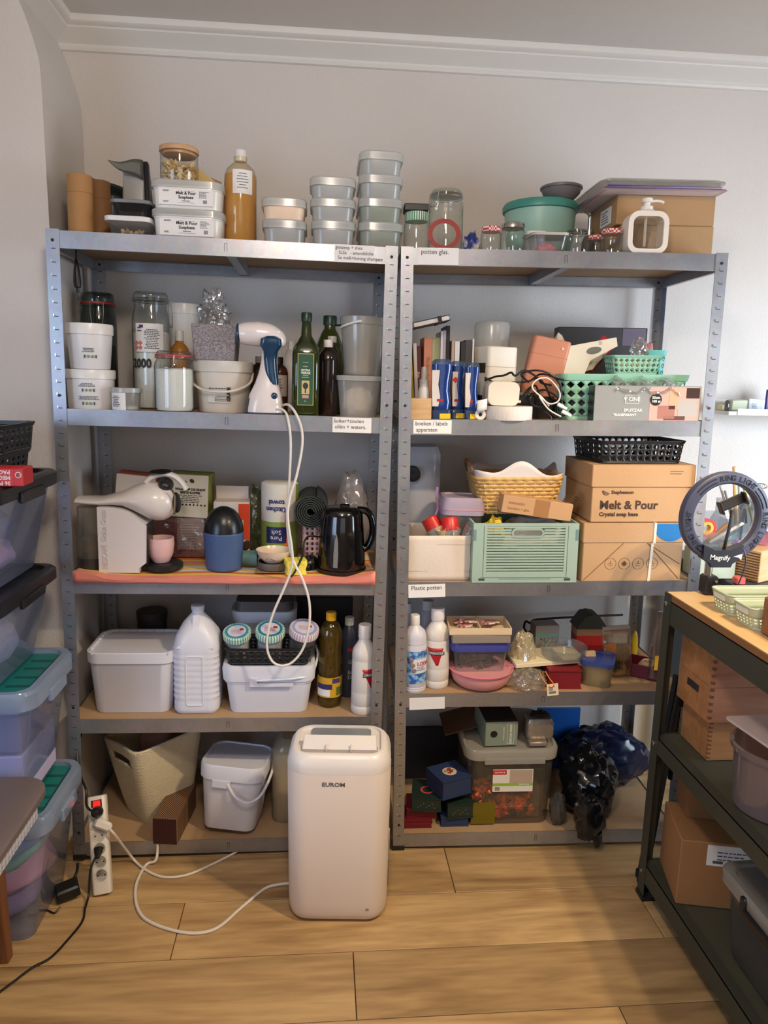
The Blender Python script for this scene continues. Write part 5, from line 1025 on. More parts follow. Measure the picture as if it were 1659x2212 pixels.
part('level_window', xf(prism([(-w*.045, 0), (w*.045, 0), (w*.05, h*.2), (w*.035, h*.4), (.0, h*.52), (-w*.035, h*.4), (-w*.05, h*.2)], .003), (-w*.13, -w*.475, h*.12), (-.06, 0, -.27)), pm((120, 118, 116), .25), t)
part('lid_button', xf(box(w*.2, .02, .012, .003), (w*.05, 0, h-.004)), KB, t)
p = S(1, 3, 716, 800, 1018, .24, z0=ZT); one('plastic_bag', 'crinkled clear and white plastic bag behind the kettle', 'bag', crumple(p.w*.46, .05, p.h*.55, .18, 1.5, 44, 24, 18, .85), glass((232, 228, 226), .5, .12, 1., (206, 196, 190), .8, 18), p, sharp=15)
# bowls, wooden slab, sponge
p = S(1, 3, 551, 622, 1236, .045, z0=ZT, d=.08); psl = p; one('wooden_slab', 'small striped wooden slab under the stacked bowls', 'board', box(p.w, .09, p.h, .002), wood((120, 92, 72), (184, 158, 132), .5, 20), p)
p = S(1, 3, 555, 628, 1212, .085, z0=psl.z1+.0008); pb1_ = p; one('grey_bowl', 'shallow dark grey bowl under the marbled bowl', 'bowl', lathe([(p.w*.42, 0), (p.w*.46, .003), (p.w*.48, p.h*.7), (p.w*.46, p.h), (p.w*.44, p.h), (p.w*.44, p.h*.4), (0, p.h*.35)], 28), pm((92, 84, 80), .5), p)
p = S(1, 3, 553, 630, 1187, .085, z0=pb1_.z1-.004); t = thing('marbled_bowl', 'cream marbled ceramic bowl on the grey bowl', 'bowl', p); part('bowl_body', lathe([(p.w*.22, 0), (p.w*.28, .004), (p.w*.42, p.h*.5), (p.w*.5, p.h), (p.w*.48, p.h), (p.w*.40, p.h*.5), (p.w*.2, .008), (0, .008)], 32), checks((216, 196, 174), (226, 210, 192), 9, .25, 'noise'), t); part('vein', bend(xf(tube([(-.02, 0, .004), (-.012, 0, .008), (-.004, 0, .006), (.006, 0, .0)], .0008, 5), (0, -.002, p.h*.35)), p.w*.40), pm((88, 70, 64), .5), t)
p = S(1, 3, 612, 664, 1211, .03, z0=ZT, d=.03); t = thing('kitchen_sponge', 'yellow kitchen sponge in front of the kettle', 'sponge', p, rz=.2); part('sponge_body', loft([(0, p.w*.86, .05, .006), (p.h*.35, p.w*.78, .045, .006), (p.h*.7, p.w*.9, .05, .006), (p.h, p.w*.88, .05, .006)], 3), pm((226, 214, 84), .9, var=.1, vs=60, bump=.5, bs=150), t)
tag(part('kettle_cable', tube([at(x, y, Y) for x, y, Y in ((690, 1160, .1), (668, 1158, .09), (658, 1170, .07), (655, 1195, .05), (645, 1220, .015), (634, 1240, .0), (628, 1246, -.004))], .003, 8), CB, None), 'black kettle cord bending down beside the yellow sponge', 'cord')
p = S(1, 3, 648, 690, 1196, .10, z0=ZT); one('black_bag', 'small glossy black bag between sponge and kettle', 'bag', crumple(p.w*.48, .03, p.h*.6, .3, 2.2, 15, 20, 12), pm((16, 16, 18), .2), p, sharp=20)

# ------------------------------------------------------------------ right unit, third board
p = S(2, 3, 858, 947, 962, .315); t = thing('jerrycan', 'tall white jerrycan with black cap behind the left post', 'jerrycan', p); w, h = p.w, p.h; d_ = .15
part('can_body', loft([(0, w*.92, d_*.9, .03), (.01, w, d_, .04), (h*.93, w, d_, .04), (h, w*.86, d_*.8, .03)], 6), glass((228, 230, 234), .85, .3, .8, (214, 216, 224)), t)
part('screw_cap', xf(lathe([(.025, 0), (.025, .02), (.021, .022), (0, .018)], 24), (w*.5-62*p.k, -d_/2, h-54*p.k), (math.pi/2, 0, 0)), BLACK, t)
p = S(2, 3, 875, 1016, 1158, .03, d=.2); pfb = p; t = thing('fabric_box', 'white fabric storage box at the left of the third shelf', 'box', p); w, h = p.w, p.h
FAB = pm((218, 206, 194), .85, var=.04, vs=18, bump=.15, bs=160)
def fabf(u, v):
    x, y = perim(w, .2, .008)(u); return (x*(1+.006*math.sin(v*9+x*40)), y*(1+.01*math.sin(x*30+v*4)), h*v)
part('fabric_walls', sheet(fabf, 64, 10), FAB, t, solid=.004); part('box_bottom', cube(-w*.49, w*.49, -.096, .096, 0, .004), FAB, t)
part('seam', join(*[loft([(h*a, w+.004, .204, .008), (h*a+.003, w+.004, .204, .008)], 3, False, False) for a in (.2, .8)]), pm((204, 190, 176), .8), t)
p = S(2, 3, 946, 1036, 1070, .14, z0=pfb.z0+.05); t = thing('food_container', 'clear food container with lilac clip lid in the fabric box', 'container', p, ry=.03); w, h = p.w, p.h
part('body', loft([(0, w*.84, .10, .02), (h*.78, w*.95, .115, .02)], 4), CLEARP, t); part('lid', loft([(h*.72, w*1.02, .125, .025), (h*.86, w*1.03, .126, .025), (h, w*.94, .115, .025), (h, w*.8, .1, .02), (h-.004, w*.78, .098, .02)], 4), pm((164, 150, 172), .45), t); part('lid_seal', loft([(h*.80, w*1.034, .128, .025), (h*.82, w*1.034, .128, .025)], 4), pm((196, 150, 168), .5), t)
def red_cap(x0, x1, yt, dep, z0, ry, rz, label):
    p = S(2, 3, x0, x1, yt, dep, z0=z0); t = thing('small_bottle', label, 'bottle', p, ry=ry, rx=-.25, group='red capped bottles'); w, h = p.w, p.h
    part('body', lathe([(w*.44, 0), (w*.48, .004), (w*.48, h*.55), (w*.36, h*.62)], 20), MILK, t); part('cap', lathe([(w*.5, h*.56), (w*.5, h*.82), (w*.46, h*.84), (w*.2, h*.86), (0, h*.86)], 20), pm((206, 44, 40), .35), t)
red_cap(962, 1000, 1103, .07, pfb.z0+.06, -.1, 0, 'white bottle with red cap upright in the fabric box'); red_cap(944, 982, 1098, .10, pfb.z0+.08, -.5, 0, 'red capped bottle tilted behind the upright one')
for i, (x, y) in enumerate(((1005, 1150), (980, 1160), (955, 1158))):
    pp = at(x, y, .05+.02*i); one('clear_cup', ('small clear plastic cup at the right rim of the fabric box', 'small clear plastic cup in the middle of the fabric box', 'small beige block in the fabric box')[i], 'cup', xf(lathe([(.012, 0), (.016, .04), (.0155, .04), (.0115, .001), (0, .001)], 16), (0, 0, -.012), (.3, .4-.3*i, 0)), (FILM, MILKY, pm((206, 186, 150), .6))[i], loc=pp)
pts = [at(x, y, .12) for x, y in ((945, 1052), (943, 1075), (946, 1098), (940, 1118), (936, 1140), (934, 1158))]
tag(part('ribbon', tube(pts, .004, 5, 6), pm((206, 150, 200), .15, .6), None), 'shiny pink tinsel ribbon hanging down in front of the jerrycan', 'ribbon')
# folding crate
p = S(2, 3, 1020, 1249, 1131, .004, d=.24); pcr = p; t = thing('folding_crate', 'sage green folding crate with slotted front and hand grip', 'crate', p); w, h = p.w, p.h; SG = pm((156, 180, 168), .5); dd = .24
def slat_side(W_, ax, sgn, nm):
    n = 17; z0, z1 = h*.14, h*.95; st = (z1-z0)/n
    for i in range(n):
        z = z0+st*i; top = i >= n-5
        segs = [(-W_*.38, W_*.38)] if not (nm and i in (n-4, n-3, n-2)) else [(-W_*.38, -W_*.14), (W_*.17, W_*.38)]
        for a, b in segs:
            if ax == 'x': part('slat', cube(a, b, sgn*dd/2-.003, sgn*dd/2+.003, z+st*.36, z+st), SG, t, smooth=False)
            else: part('slat', cube(sgn*w/2-.003, sgn*w/2+.003, a, b, z+st*.28, z+st), SG, t, smooth=False)
slat_side(w, 'x', -1, True)
part('front_frame', join(cube(-w/2, -w*.37, -dd/2-.004, -dd/2+.004, 0, h), cube(w*.37, w/2, -dd/2-.004, -dd/2+.004, 0, h), cube(-w*.37, w*.37, -dd/2-.004, -dd/2+.004, 0, h*.165), cube(-w*.37, w*.37, -dd/2-.004, -dd/2+.004, h*.955, h)), SG, t, smooth=False)
part('grip', ringframe(w*.31, h*.16, .006, h*.078, .010), pm((148, 172, 160), .5), t, loc=(w*.015, -dd/2, h*.76))
[part('side_wall', cube(*q, -dd/2+.004, dd/2, 0, h), SG, t, smooth=False) for q in ((-w/2, -w/2+.006), (w/2-.006, w/2))]; part('back_wall', cube(-w/2+.006, w/2-.006, dd/2-.006, dd/2, 0, h), SG, t, smooth=False); part('crate_floor', cube(-w/2+.006, w/2-.006, -dd/2+.004, dd/2-.006, 0, .008), SG, t, smooth=False)
DL = pm((60, 74, 70), .6)
part('hinge_line', join(cube(-w*.40, -w*.397, -dd/2-.0046, -dd/2-.004, h*.1, h*.96), cube(w*.397, w*.40, -dd/2-.0046, -dd/2-.004, h*.1, h*.96), cube(-w*.42, w*.42, -dd/2-.0046, -dd/2-.004, h*.085, h*.09), cube(-w*.25, w*.25, -dd/2-.0046, -dd/2-.004, h*.06, h*.066)), DL, t, smooth=False)
for sx_ in (-1, 1): part('latch', join(cube(sx_*w*.41-.009, sx_*w*.41+.009, -dd/2-.0046, -dd/2-.003, h*.035, h*.075)), DL, t, smooth=False); part('corner_notch', cube(sx_*w*.485-.004, sx_*w*.485+.004, -dd/2-.0052, -dd/2, h*.72, h*.90), pm((110, 140, 142), .5), t, smooth=False)
zc = pcr.z0
p = S(2, 3, 1046, 1090, 1112, .07, z0=zc+.085); one('yellow_packet', 'crumpled yellow packet in the folding crate', 'packet', crumple(p.w*.5, .03, p.h*.6, .3, 2.5, 3, 18, 12, .7), pm((222, 186, 40), .4), p, sharp=18)
p = S(2, 3, 1058, 1240, 1112, .14, z0=zc+.02); one('white_bag', 'crumpled white plastic bag filling the folding crate', 'bag', crumple(p.w*.47, .06, p.h*.56, .18, 2, 9, 30, 18, .8), pm((214, 208, 206), .35, bump=.2, bs=30), p, sharp=18)
zr = pcr.z0+pcr.h
# kraft flat box
pL, pR = at(1078, 1104, .05), at(1236, 1128, .05)
p, = [S(2, 3, 1080, 1234, 1078, .03, z0=zr+.003, d=.05)]
t = thing('kraft_box', 'narrow tilted kraft box with tape and handwriting on the crate', 'box', p, ry=.14); w, h = p.w, 38*p.k; part('carton_body', box(w, .06, h, .0015, z0=.0), pm((190, 148, 108), .7, var=.06), t); part('tape', cube(w*-.04, w*.17, -.0308, -.03, .0005, h-.0005), pm((160, 116, 74), .35), t); part('handwriting', join(front(tgeo('waxmelts', .013, .0002, 'LEFT'), -w*.42, -.0304, h*.62), front(tgeo('houders + glas', .011, .0002, 'LEFT'), -w*.42, -.0304, h*.3)), pm((140, 100, 70), .6), t, smooth=False)
t.location.z += .012
# wicker basket
p = S(2, 3, 1030, 1218, 1036, .08, z0=zr+.012, d=.2); t = thing('wicker_basket', 'light wicker tray basket lined with white paper on the crate', 'basket', p, ry=-.01); w, h, d_ = p.w, p.h, .2
WK = pm((206, 168, 104), .6, var=.18, vs=30); 
for j in range(9):
    z = .006+h*.86*j/8; s = .86+.14*j/8; f = perim(w*s, d_*s, .03); n = 56
    part('weaver', tube([(lambda q: (q[0]*(1+.012*(1 if (i+j) % 2 else -1)), q[1]*(1+.03*(1 if (i+j) % 2 else -1)), z))(f(i/n)) for i in range(n)], .0050, 5, 1, True, False), WK, t)
f0, f1 = perim(w*.86, d_*.86, .03), perim(w, d_, .03)
for i in range(28): a, b = f0(i/28), f1(i/28); part('stake', tube([(a[0], a[1], .0), (b[0], b[1], h)], .0026, 5), WK, t)
part('woven_rim', tube([(f1(i/60)[0]*(1.01+.006*(i % 2)), f1(i/60)[1]*1.02, h+.003*(i % 2)) for i in range(60)], .0058, 6, 1, True, False), WK, t)
part('basket_floor', loft([(0, w*.86, d_*.86, .03), (.006, w*.86, d_*.86, .03)], 4), WK, t)
part('handle', tube([(-w*.48, -.05, h), (-w*.53, -.05, h+.022), (-w*.56, -.02, h+.045), (-w*.56, .02, h+.045), (-w*.53, .05, h+.022), (-w*.48, .05, h)], .006, 7, 5), pm((120, 84, 52), .6), t)
part('paper_liner', sheet(lambda u, v: (lambda q, e: (q[0]*(.94+.10*v+.05*v*e), q[1]*(.93+.1*v), h*.7+v*(h*.45+.022*e+.018*max(0, math.sin(u*6.28*1-.2)))))(f1(u), math.sin(u*23)*.6+math.sin(u*41)*.4), 80, 5), pm((214, 208, 208), .7), t, solid=.0005)
p = S(2, 3, 1196, 1246, 1042, .06, z0=zr+.03); one('clear_tray', 'ribbed clear plastic tray tilted between basket and carton', 'tray', xf(join(*[xf(tube([(-.016, -.012, 0), (.016, -.012, 0), (.016, .012, 0), (-.016, .012, 0)], .0012, 5, 1, True, False), (0, 0, .007*i)) for i in range(8)]+[loft([(0, .03, .022, .004), (.052, .032, .024, .004)], 3)]), (0, 0, 0), (0, .5, 0)), glass((196, 178, 160), .25, .08, 1., (150, 120, 96)), p)
# printed cartons
pb5 = S(2, 3, 1256, 1476, 1131, .010, d=.22); t = thing('soap_carton', 'lower carton with four round icons and white strap', 'box', pb5, rz=.015); w, h = pb5.w, pb5.h; CB3 = pm((186, 148, 108), .7, var=.07, bump=.1); cardbox(t, w, .22, h, CB3)
part('fold_flap', loft([(h*.68, w+.006, .226, .002), (h+.001, w+.006, .226, .002)], 1), CB3, t)
part('fold_crease', join(*[xf(cube(0, math.hypot(bx-ax, bz-az)*1.0, -.0006, 0, -.0008, .0008), (ax, -.1105, az), (0, -math.atan2(bz-az, bx-ax), 0)) for ax, az, bx, bz in ((-w*.48, h*.03, -w*.1, h*.66), (w*.14, h*.66, w*.48, h*.04), (w*.14, h*.66, w*.48, h*.3))]), pm((120, 84, 50), .7), t, smooth=False)
part('tape_circle', join(*[xf(prism([(h*.30*math.cos(a), max(-h*.30, h*.3*math.sin(a))) for a in [math.pi+math.pi*i/14 for i in range(15)]], .0008), (w*.36, -.1136, h*.995))]), pm((36, 120, 190), .3), t)
part('strap', join(cube(w*.19, w*.215, -.1146, -.1136, h*.66, h+.002), xf(cube(-w*.0125, w*.0125, -.001, 0, 0, h*.67), (w*.175, -.1108, 0), (0, .04, 0)), cube(w*.19, w*.215, -.1146, .11, h+.0012, h+.002)), pm((226, 220, 206), .5), t, smooth=False)
for i in range(4):
    x = w*(-.22+.14*i); o = part('round_icon', xf(rings([[(math.cos(a)*r_, y, math.sin(a)*r_) for a in [2*math.pi*j/26 for j in range(26)]] for r_, y in ((.0175, 0), (.0175, -.0004), (.0167, -.0004), (.0167, 0))], True, False, False), (x, -.1102, h*.31)), pm((96, 66, 40), .6), t, smooth=False)
    part('icon_mark', xf(join((cube(-.008, .008, -.0005, 0, -.001, 0), cube(-.006, .006, -.0005, 0, -.006, -.005), cube(-.0006, .0006, -.0005, 0, 0, .007))[0], cube(-.007, .007, -.0005, 0, -.007, -.006), (cube(-.0006, .0006, -.0005, 0, 0, .008) if i != 1 else xf(cube(-.006, .006, -.0005, 0, -.006, .006), (0, 0, .0), (0, .785, 0)))), (x, -.1102, h*.31)), pm((96, 66, 40), .6), o, smooth=False)
pb6 = S(2, 3, 1276, 1497, 1006, .012, z0=pb5.z1+.003, d=.25); t = thing('soap_carton', 'upper lidded carton printed Melt and Pour crystal soap base', 'box', pb6, rz=.01); w, h = pb6.w, pb6.h; cardbox(t, w, .25, h, CB3)
part('box_lid', loft([(h*.63, w+.008, .258, .002), (h+.0015, w+.008, .258, .002)], 1), CB3, t)
part('lettering', join(front(tgeo('Melt & Pour', h*.21, .0003, 'LEFT', .0009), -w*.42, -.1256, h*.30), front(tgeo('Crystal soap base', h*.098, .0003, 'LEFT', .0005), -w*.42, -.1256, h*.14), front(tgeo('Stephenson', h*.085, .0003, 'LEFT', .0004), -w*.31, -.1256, h*.53)), pm((62, 44, 34), .6), t, smooth=False)
part('logo_mark', join(*[xf(strip([(r_*math.cos(a), r_*math.sin(a)) for a in [math.pi*.95+math.pi*.85*i/10 for i in range(11)]], .0006, .0018), (-w*.36, -.1256, h*.55)) for r_ in (.0035, .007, .0105)]), pm((62, 44, 34), .6), t, smooth=False)
part('small_print', xf(lines(w*.2, h*.08, 2, .002, 3), (w*.36, -.1297, h*.88)), pm((110, 76, 48), .6), t, smooth=False)
# black baskets on the carton
BB = pm((26, 26, 30), .38)
pk1 = S(2, 3, 1290, 1482, 953, .03, z0=pb6.z1+.004, d=.24); t = thing('black_basket', 'low black woven-pattern plastic basket on the upper carton', 'basket', pk1, rz=.05); basket(t, pk1.w, .24, pk1.h, BB, 44, 3, 'o', .34, .38, .94, .02)

# ------------------------------------------------------------------ left unit, fourth board
TUBW = pm((216, 218, 230), .35, var=.02)
p = S(1, 4, 186, 376, 1412, .03, d=.215); t = thing('square_bucket', 'large white square bucket with snap lid on the fourth shelf', 'bucket', p); w, h, d_ = p.w, p.h, .215
part('body', loft([(0, w*.84, d_*.82, .03), (.004, w*.86, d_*.84, .033), (h*.86, w*.955, d_*.95, .038), (h*.87, w*.97, d_*.965, .038), (h*.9, w*.97, d_*.965, .038)], 6), TUBW, t)
part('lid', loft([(h*.83, w*1.0, d_*1.0, .042), (h*.99, w*1.005, d_*1.005, .042), (h, w*.985, d_*.985, .04), (h, w*.93, d_*.93, .036), (h-.007, w*.91, d_*.91, .034)], 6), TUBW, t)
part('rim_rib', join(*[cube(w*(-.42+.105*i), w*(-.42+.105*i)+.003, s*d_*.465-.006, s*d_*.465+.006, h-.006, h-.0005) for i in range(9) for s in (-1, 1)]+[cube(s*w*.465-.006, s*w*.465+.006, d_*(-.38+.12*i), d_*(-.38+.12*i)+.003, h-.006, h-.0005) for i in range(7) for s in (-1, 1)]), TUBW, t)
p = S(1, 4, 298, 362, 1319, .34); one('dark_canister', 'dark round canister in shadow behind the large square bucket', 'canister', lathe([(p.w*.45, 0), (p.w*.48, .004), (p.w*.48, p.h*.88), (p.w*.5, p.h*.89), (p.w*.5, p.h), (0, p.h)], 24), pm((48, 42, 40), .5), p)
# milk jug with ribs and handle recess
p = S(1, 4, 371, 471, 1321, .03, d=.13); t = thing('plastic_jug', 'white ribbed plastic jug with recessed panel beside the square bucket', 'jug', p); w, h, d_ = p.w, p.h, .13
secs = [(0, w*.86, d_*.86, .02), (.008, w*.97, d_*.97, .03)]
n = 30
for i in range(n+1):
    z = h*(.05+.56*i/n); rib = .016*math.cos(i*2*math.pi/3)*(1 if .12 < i/n < .95 else 0); secs.append((z, w*(.985+rib), d_*(.985+rib), .032))
secs += [(h*.66, w*.97, d_*.97, .034), (h*.74, w*.88, d_*.9, .036), (h*.84, w*.62, d_*.66, .04), (h*.90, w*.36, d_*.42, .028), (h*.925, w*.26, w*.26, .018), (h*.965, w*.25, w*.25, .018)]
part('jug_body', loft(secs, 6), TUBW, t); part('screw_cap', lathe([(w*.14, h*.955), (w*.145, h*.96), (w*.145, h*.998), (w*.13, h), (0, h)], 20), TUBW, t)
part('panel_frame', ringframe(w*.37, h*.48, .0022, .006, .003), pm((226, 226, 232), .35), t, loc=(-w*.01, -d_/2-.0002, h*.09))
part('front_web', xf(prism([(-w*.40, 0), (w*.40, 0), (w*.16, h*.09), (w*.07, h*.2), (w*.06, h*.3), (-w*.06, h*.3), (-w*.07, h*.2), (-w*.16, h*.09)], .004), (0, -d_*.47, h*.64), (-.30, 0, 0)), TUBW, t)
# square bucket with handle, basket of jars on it
p = S(1, 4, 482, 678, 1440, .03, d=.15); pbk4 = p; t = thing('square_bucket', 'white rectangular bucket with handle carrying the black jar basket', 'bucket', p); w, h, d_ = p.w, p.h, .15
part('body', loft([(0, w*.84, d_*.82, .025), (.004, w*.86, d_*.84, .028), (h*.62, w*.94, d_*.93, .03), (h*.63, w*.97, d_*.96, .03), (h*.75, w*.97, d_*.96, .03)], 6), TUBW, t)
part('lid', loft([(h*.68, w*1.01, d_*1.02, .034), (h*.90, w*1.03, d_*1.05, .036), (h, w*1.0, d_*1.02, .034), (h, w*.92, d_*.92, .03), (h-.006, w*.9, d_*.9, .03)], 6), TUBW, t)
part('handle', tube([(-w*.14, -d_*.55, h*.72), (w*.1, -d_*.56, h*.745), (w*.32, -d_*.54, h*.77), (w*.47, -d_*.4, h*.80), (w*.535, 0, h*1.02), (w*.51, d_*.2, h*1.18)], .0035, 8), TUBW, t); part('latch_tab', join(cube(-w*.2, w*.27, -d_*.555, -d_*.52, h*.60, h*.66), cube(-w*.2, -w*.12, -d_*.56, -d_*.52, h*.66, h*.76)), TUBW, t)
p = S(1, 4, 487, 672, 1402, .04, z0=pbk4.z1+.001, d=.13); pjb = p; t = thing('black_basket', 'black patterned basket of preserving jars on the white bucket', 'basket', p); basket(t, p.w, .13, p.h, BB, 34, 3, 'o', .2, .2, .93, .02)
LIDS = [((96, 178, 150), (58, 140, 170), 486, 545, 1346, -.03, 'jar with mint checked lid leaning at the left of the black basket'), ((90, 170, 150), (40, 120, 150), 552, 614, 1340, .03, 'jar with teal checked lid in the middle of the black basket'), ((196, 160, 186), (150, 160, 206), 618, 681, 1336, .12, 'jar with lilac lid at the right of the black basket')]
for c1, c2, x0, x1, yt, ry, l in LIDS:
    p = S(1, 4, x0, x1, yt+8, .105, z0=pjb.z0+.008); t = thing('preserve_jar', l, 'jar', p, ry=ry, rx=.32, group='preserving jars with patterned lids'); w, h = p.w, p.h
    part('glass_body', lathe([(w*.42, 0), (w*.46, .004), (w*.46, h*.75), (w*.43, h*.82)], 26), CLEARP, t); part('contents', lathe([(w*.4, .004), (w*.42, h*.62), (0, h*.66)], 20), pm((214, 206, 210), .8) if c1[0] < 150 else pm((40, 34, 44), .4), t)
    ld = part('lid', lathe([(w*.48, h*.78), (w*.505, h*.79), (w*.505, h*.97), (w*.48, h), (0, h)], 40), stripes([(218, 222, 216), c1], 5.1, 'A', .4), t)
    part('lid_label', lathe([(w*.42, h), (w*.42, h+.0006), (0, h+.0006)], 28), pm(c2, .5), ld); part('lid_disc', lathe([(w*.33, h+.0006), (w*.33, h+.0011), (0, h+.0011)], 28), pm((206, 206, 222), .5), ld); part('red_flag', cube(w*.1, w*.24, w*.02, w*.12, h+.0012, h+.0018), RED, ld); part('small_print', join(*[cube(-w*.2, w*.16, w*(-.14+.06*i), w*(-.12+.06*i), h+.0012, h+.0016) for i in range(4)]), pm((190, 120, 140), .6), ld)
p = S(1, 4, 504, 640, 1290, .25); t = thing('square_bucket', 'white bucket with dark lid standing at the back of the fourth shelf', 'bucket', p); w, h = p.w, p.h
part('body', loft([(0, w*.85, .11, .03), (h*.8, w*.94, .125, .03)], 5), pm((196, 196, 206), .4), t); part('lid', loft([(h*.78, w, .13, .034), (h*.9, w*1.01, .132, .034), (h*.9, w*.92, .12, .03)], 5), TUBW, t); part('lid_panel', loft([(h*.895, w*.9, .118, .03), (h, w*.86, .11, .03)], 5), pm((92, 84, 82), .5), t)
# sunflower oil
p = S(1, 4, 687, 740, 1322, .10); t = thing('oil_bottle', 'clear bottle of sunflower oil with yellow cap and label', 'bottle', p); w, h = p.w, p.h
bp_ = [(w*.42, 0), (w*.47, .006), (w*.48, h*.06), (w*.46, h*.1), (w*.48, h*.36), (w*.5, h*.5), (w*.44, h*.57), (w*.45, h*.62), (w*.49, h*.7), (w*.46, h*.8), (w*.3, h*.885), (w*.2, h*.91), (w*.2, h*.93)]
part('body', lathe(bp_, 30), glass((232, 224, 170), .06, .03, 1., (200, 180, 90)), t); part('oil', lathe([(r*.95, z+.002) for r, z in bp_[:-3]]+[(0, h*.80)], 26), glass((188, 150, 22), .35, .05, .5, (150, 118, 16)), t)
part('cap', lathe([(w*.2, h*.915), (w*.21, h*.92), (w*.21, h*.995), (w*.19, h), (0, h)], 20), pm((226, 168, 30), .4), t); part('bottle_label', arc(w*.5, -85, 85, h*.12, h*.335, 16), pm((206, 160, 40), .45), t); part('brand_panel', arc(w*.503, -70, 10, h*.21, h*.265, 8), pm((48, 46, 104), .5), t); part('barcode', arc(w*.504, -70, 0, h*.135, h*.205, 8), MPAPER, t); part('flower_picture', arc(w*.504, 30, 75, h*.14, h*.23, 6), pm((86, 104, 40), .5), t); part('info_panel', arc(w*.503, 10, 50, h*.275, h*.325, 6), pm((70, 60, 110), .5), t)
p = S(1, 4, 734, 772, 1333, .17); t = thing('detergent_bottle', 'dark grey blue bottle with white cap beside the sunflower oil', 'bottle', p); w, h = p.w, p.h
bottle(t, [(w*.46, 0), (w*.5, .006), (w*.5, h*.72), (w*.44, h*.82), (w*.26, h*.89), (w*.2, h*.91)], pm((58, 62, 78), .35), w*.26, h*.905, h, WHITE); part('red_mark', arc(w*.5, -10, 60, h*.6, h*.635, 6), pm((196, 30, 36), .4), t); part('lettering', bend(front(tgeo('Gede\n\nEau\nDem', w*.30, .0003, 'LEFT'), -w*.05, -.001, h*.36), w*.5), pm((190, 190, 196), .5), t, smooth=False)
def vbottle(p, label, t_group=None):
    t = thing('chemical_bottle', label, 'bottle', p, group=t_group); w, h = p.w, p.h
    part('body', lathe([(w*.46, 0), (w*.5, .006), (w*.5, h*.085), (w*.48, h*.095), (w*.5, h*.105), (w*.5, h*.24), (w*.492, h*.25), (w*.5, h*.26), (w*.5, h*.60), (w*.485, h*.61), (w*.5, h*.625), (w*.5, h*.68), (w*.46, h*.73), (w*.3, h*.80), (w*.24, h*.825), (w*.24, h*.86)], 30), pm((222, 216, 212), .35), t)
    part('cap', lathe([(w*.26, h*.85), (w*.27, h*.86), (w*.27, h*.99), (w*.25, h), (0, h)], 20), pm((226, 220, 218), .4), t); return t
p = S(1, 4, 760, 812, 1349, .05); t = vbottle(p, 'white bottle with red V label beside the right post of the left unit', 'white bottles with red V'); w, h = p.w, p.h
def vlabel(t, w, h, a):
    part('v_label', bend(xf(sheet(lambda u, v: (w*((-.38+.40*v)+(.68-.60*v)*u), 0, h*(.10-.22*v)), 10, 6), (a, -.0006, h*.43)), w*.5), pm((176, 26, 40), .4), t, solid=.0004); part('name_band', bend(xf(sheet(lambda u, v: (w*.68*(u-.5), 0, h*.044*(v-.5)), 10, 2), (a, -.0012, h*.465)), w*.5), pm((76, 78, 80), .5), t, solid=.0004); part('lettering', bend(front(tgeo('DRIEHOEK', w*.13, .0003), a, -.0022, h*.465), w*.5), pm((230, 230, 230), .5), t, smooth=False)
vlabel(t, w, h, w*.28)
p = S(1, 4, 640, 760, 1290, .32, d=.05); one('dark_box', 'black box standing in shadow behind the sunflower oil', 'box', box(p.w, .06, p.h, .003), pm((22, 20, 22), .4), p)

# ------------------------------------------------------------------ right unit, fourth board
p = S(2, 4, 868, 922, 1328, .045); t = thing('chemical_bottle', 'slim white bottle with blue washing label at the front left', 'bottle', p); w, h = p.w, p.h
part('body', lathe([(w*.46, 0), (w*.49, .006), (w*.49, h*.04), (w*.475, h*.05), (w*.49, h*.06), (w*.475, h*.075), (w*.49, h*.085), (w*.49, h*.62), (w*.475, h*.63), (w*.49, h*.645), (w*.475, h*.66), (w*.48, h*.7), (w*.42, h*.79), (w*.2, h*.86), (w*.17, h*.88)], 30), pm((206, 204, 216), .35), t); part('cap', lathe([(w*.19, h*.87), (w*.2, h*.88), (w*.19, h*.99), (w*.17, h), (0, h)], 20), WHITE, t)
BLW = checks((40, 96, 170), (150, 196, 230), 60, .4, 'noise'); part('bottle_label', arc(w*.493, -85, 80, h*.13, h*.56, 16), BLW, t); part('label_field', arc(w*.497, -10, 80, h*.27, h*.46, 10), pm((222, 220, 226), .45), t); part('lettering', bend(join(front(tgeo('LODA', w*.21, .0003, 'CENTER', .0003), w*.36, -.001, h*.395)), w*.5), pm((190, 50, 70), .5), t, smooth=False); part('small_print', bend(xf(lines(w*.5, h*.06, 3, h*.006, 3), (w*.32, -.001, h*.335)), w*.5), pm((70, 80, 130), .5), t, smooth=False)
for z in (.45, .38, .31): part('picture_dot', bend(xf(ell(w*.1, .001, w*.1, 12, 6), (-w*.16+(.45-z)*w*.8, -.0012, h*z)), w*.498), pm((150, 120, 110), .5), t)
p = S(2, 4, 917, 971, 1313, .075); t = vbottle(p, 'white bottle with red V label behind the blue labelled bottle', 'white bottles with red V'); vlabel(t, p.w, p.h, -p.w*.1)
for x0, x1, yt, dp, l in ((860, 898, 1303, .22, 'white bottle in shadow behind the blue labelled bottle'), (900, 946, 1297, .24, 'white bottle in shadow behind the red V bottle')):
    p = S(2, 4, x0, x1, yt, dp); t = thing('chemical_bottle', l, 'bottle', p); bottle(t, [(p.w*.46, 0), (p.w*.5, .006), (p.w*.5, p.h*.7), (p.w*.3, p.h*.84), (p.w*.24, p.h*.87)], pm((196, 188, 192), .4), p.w*.26, p.h*.86, p.h, WHITE)
p = S(2, 4, 972, 1104, 1438, .085); pbw = p; t = thing('mixing_bowl', 'pink plastic bowl with wide rim on the fourth shelf', 'bowl', p); w, h = p.w, p.h
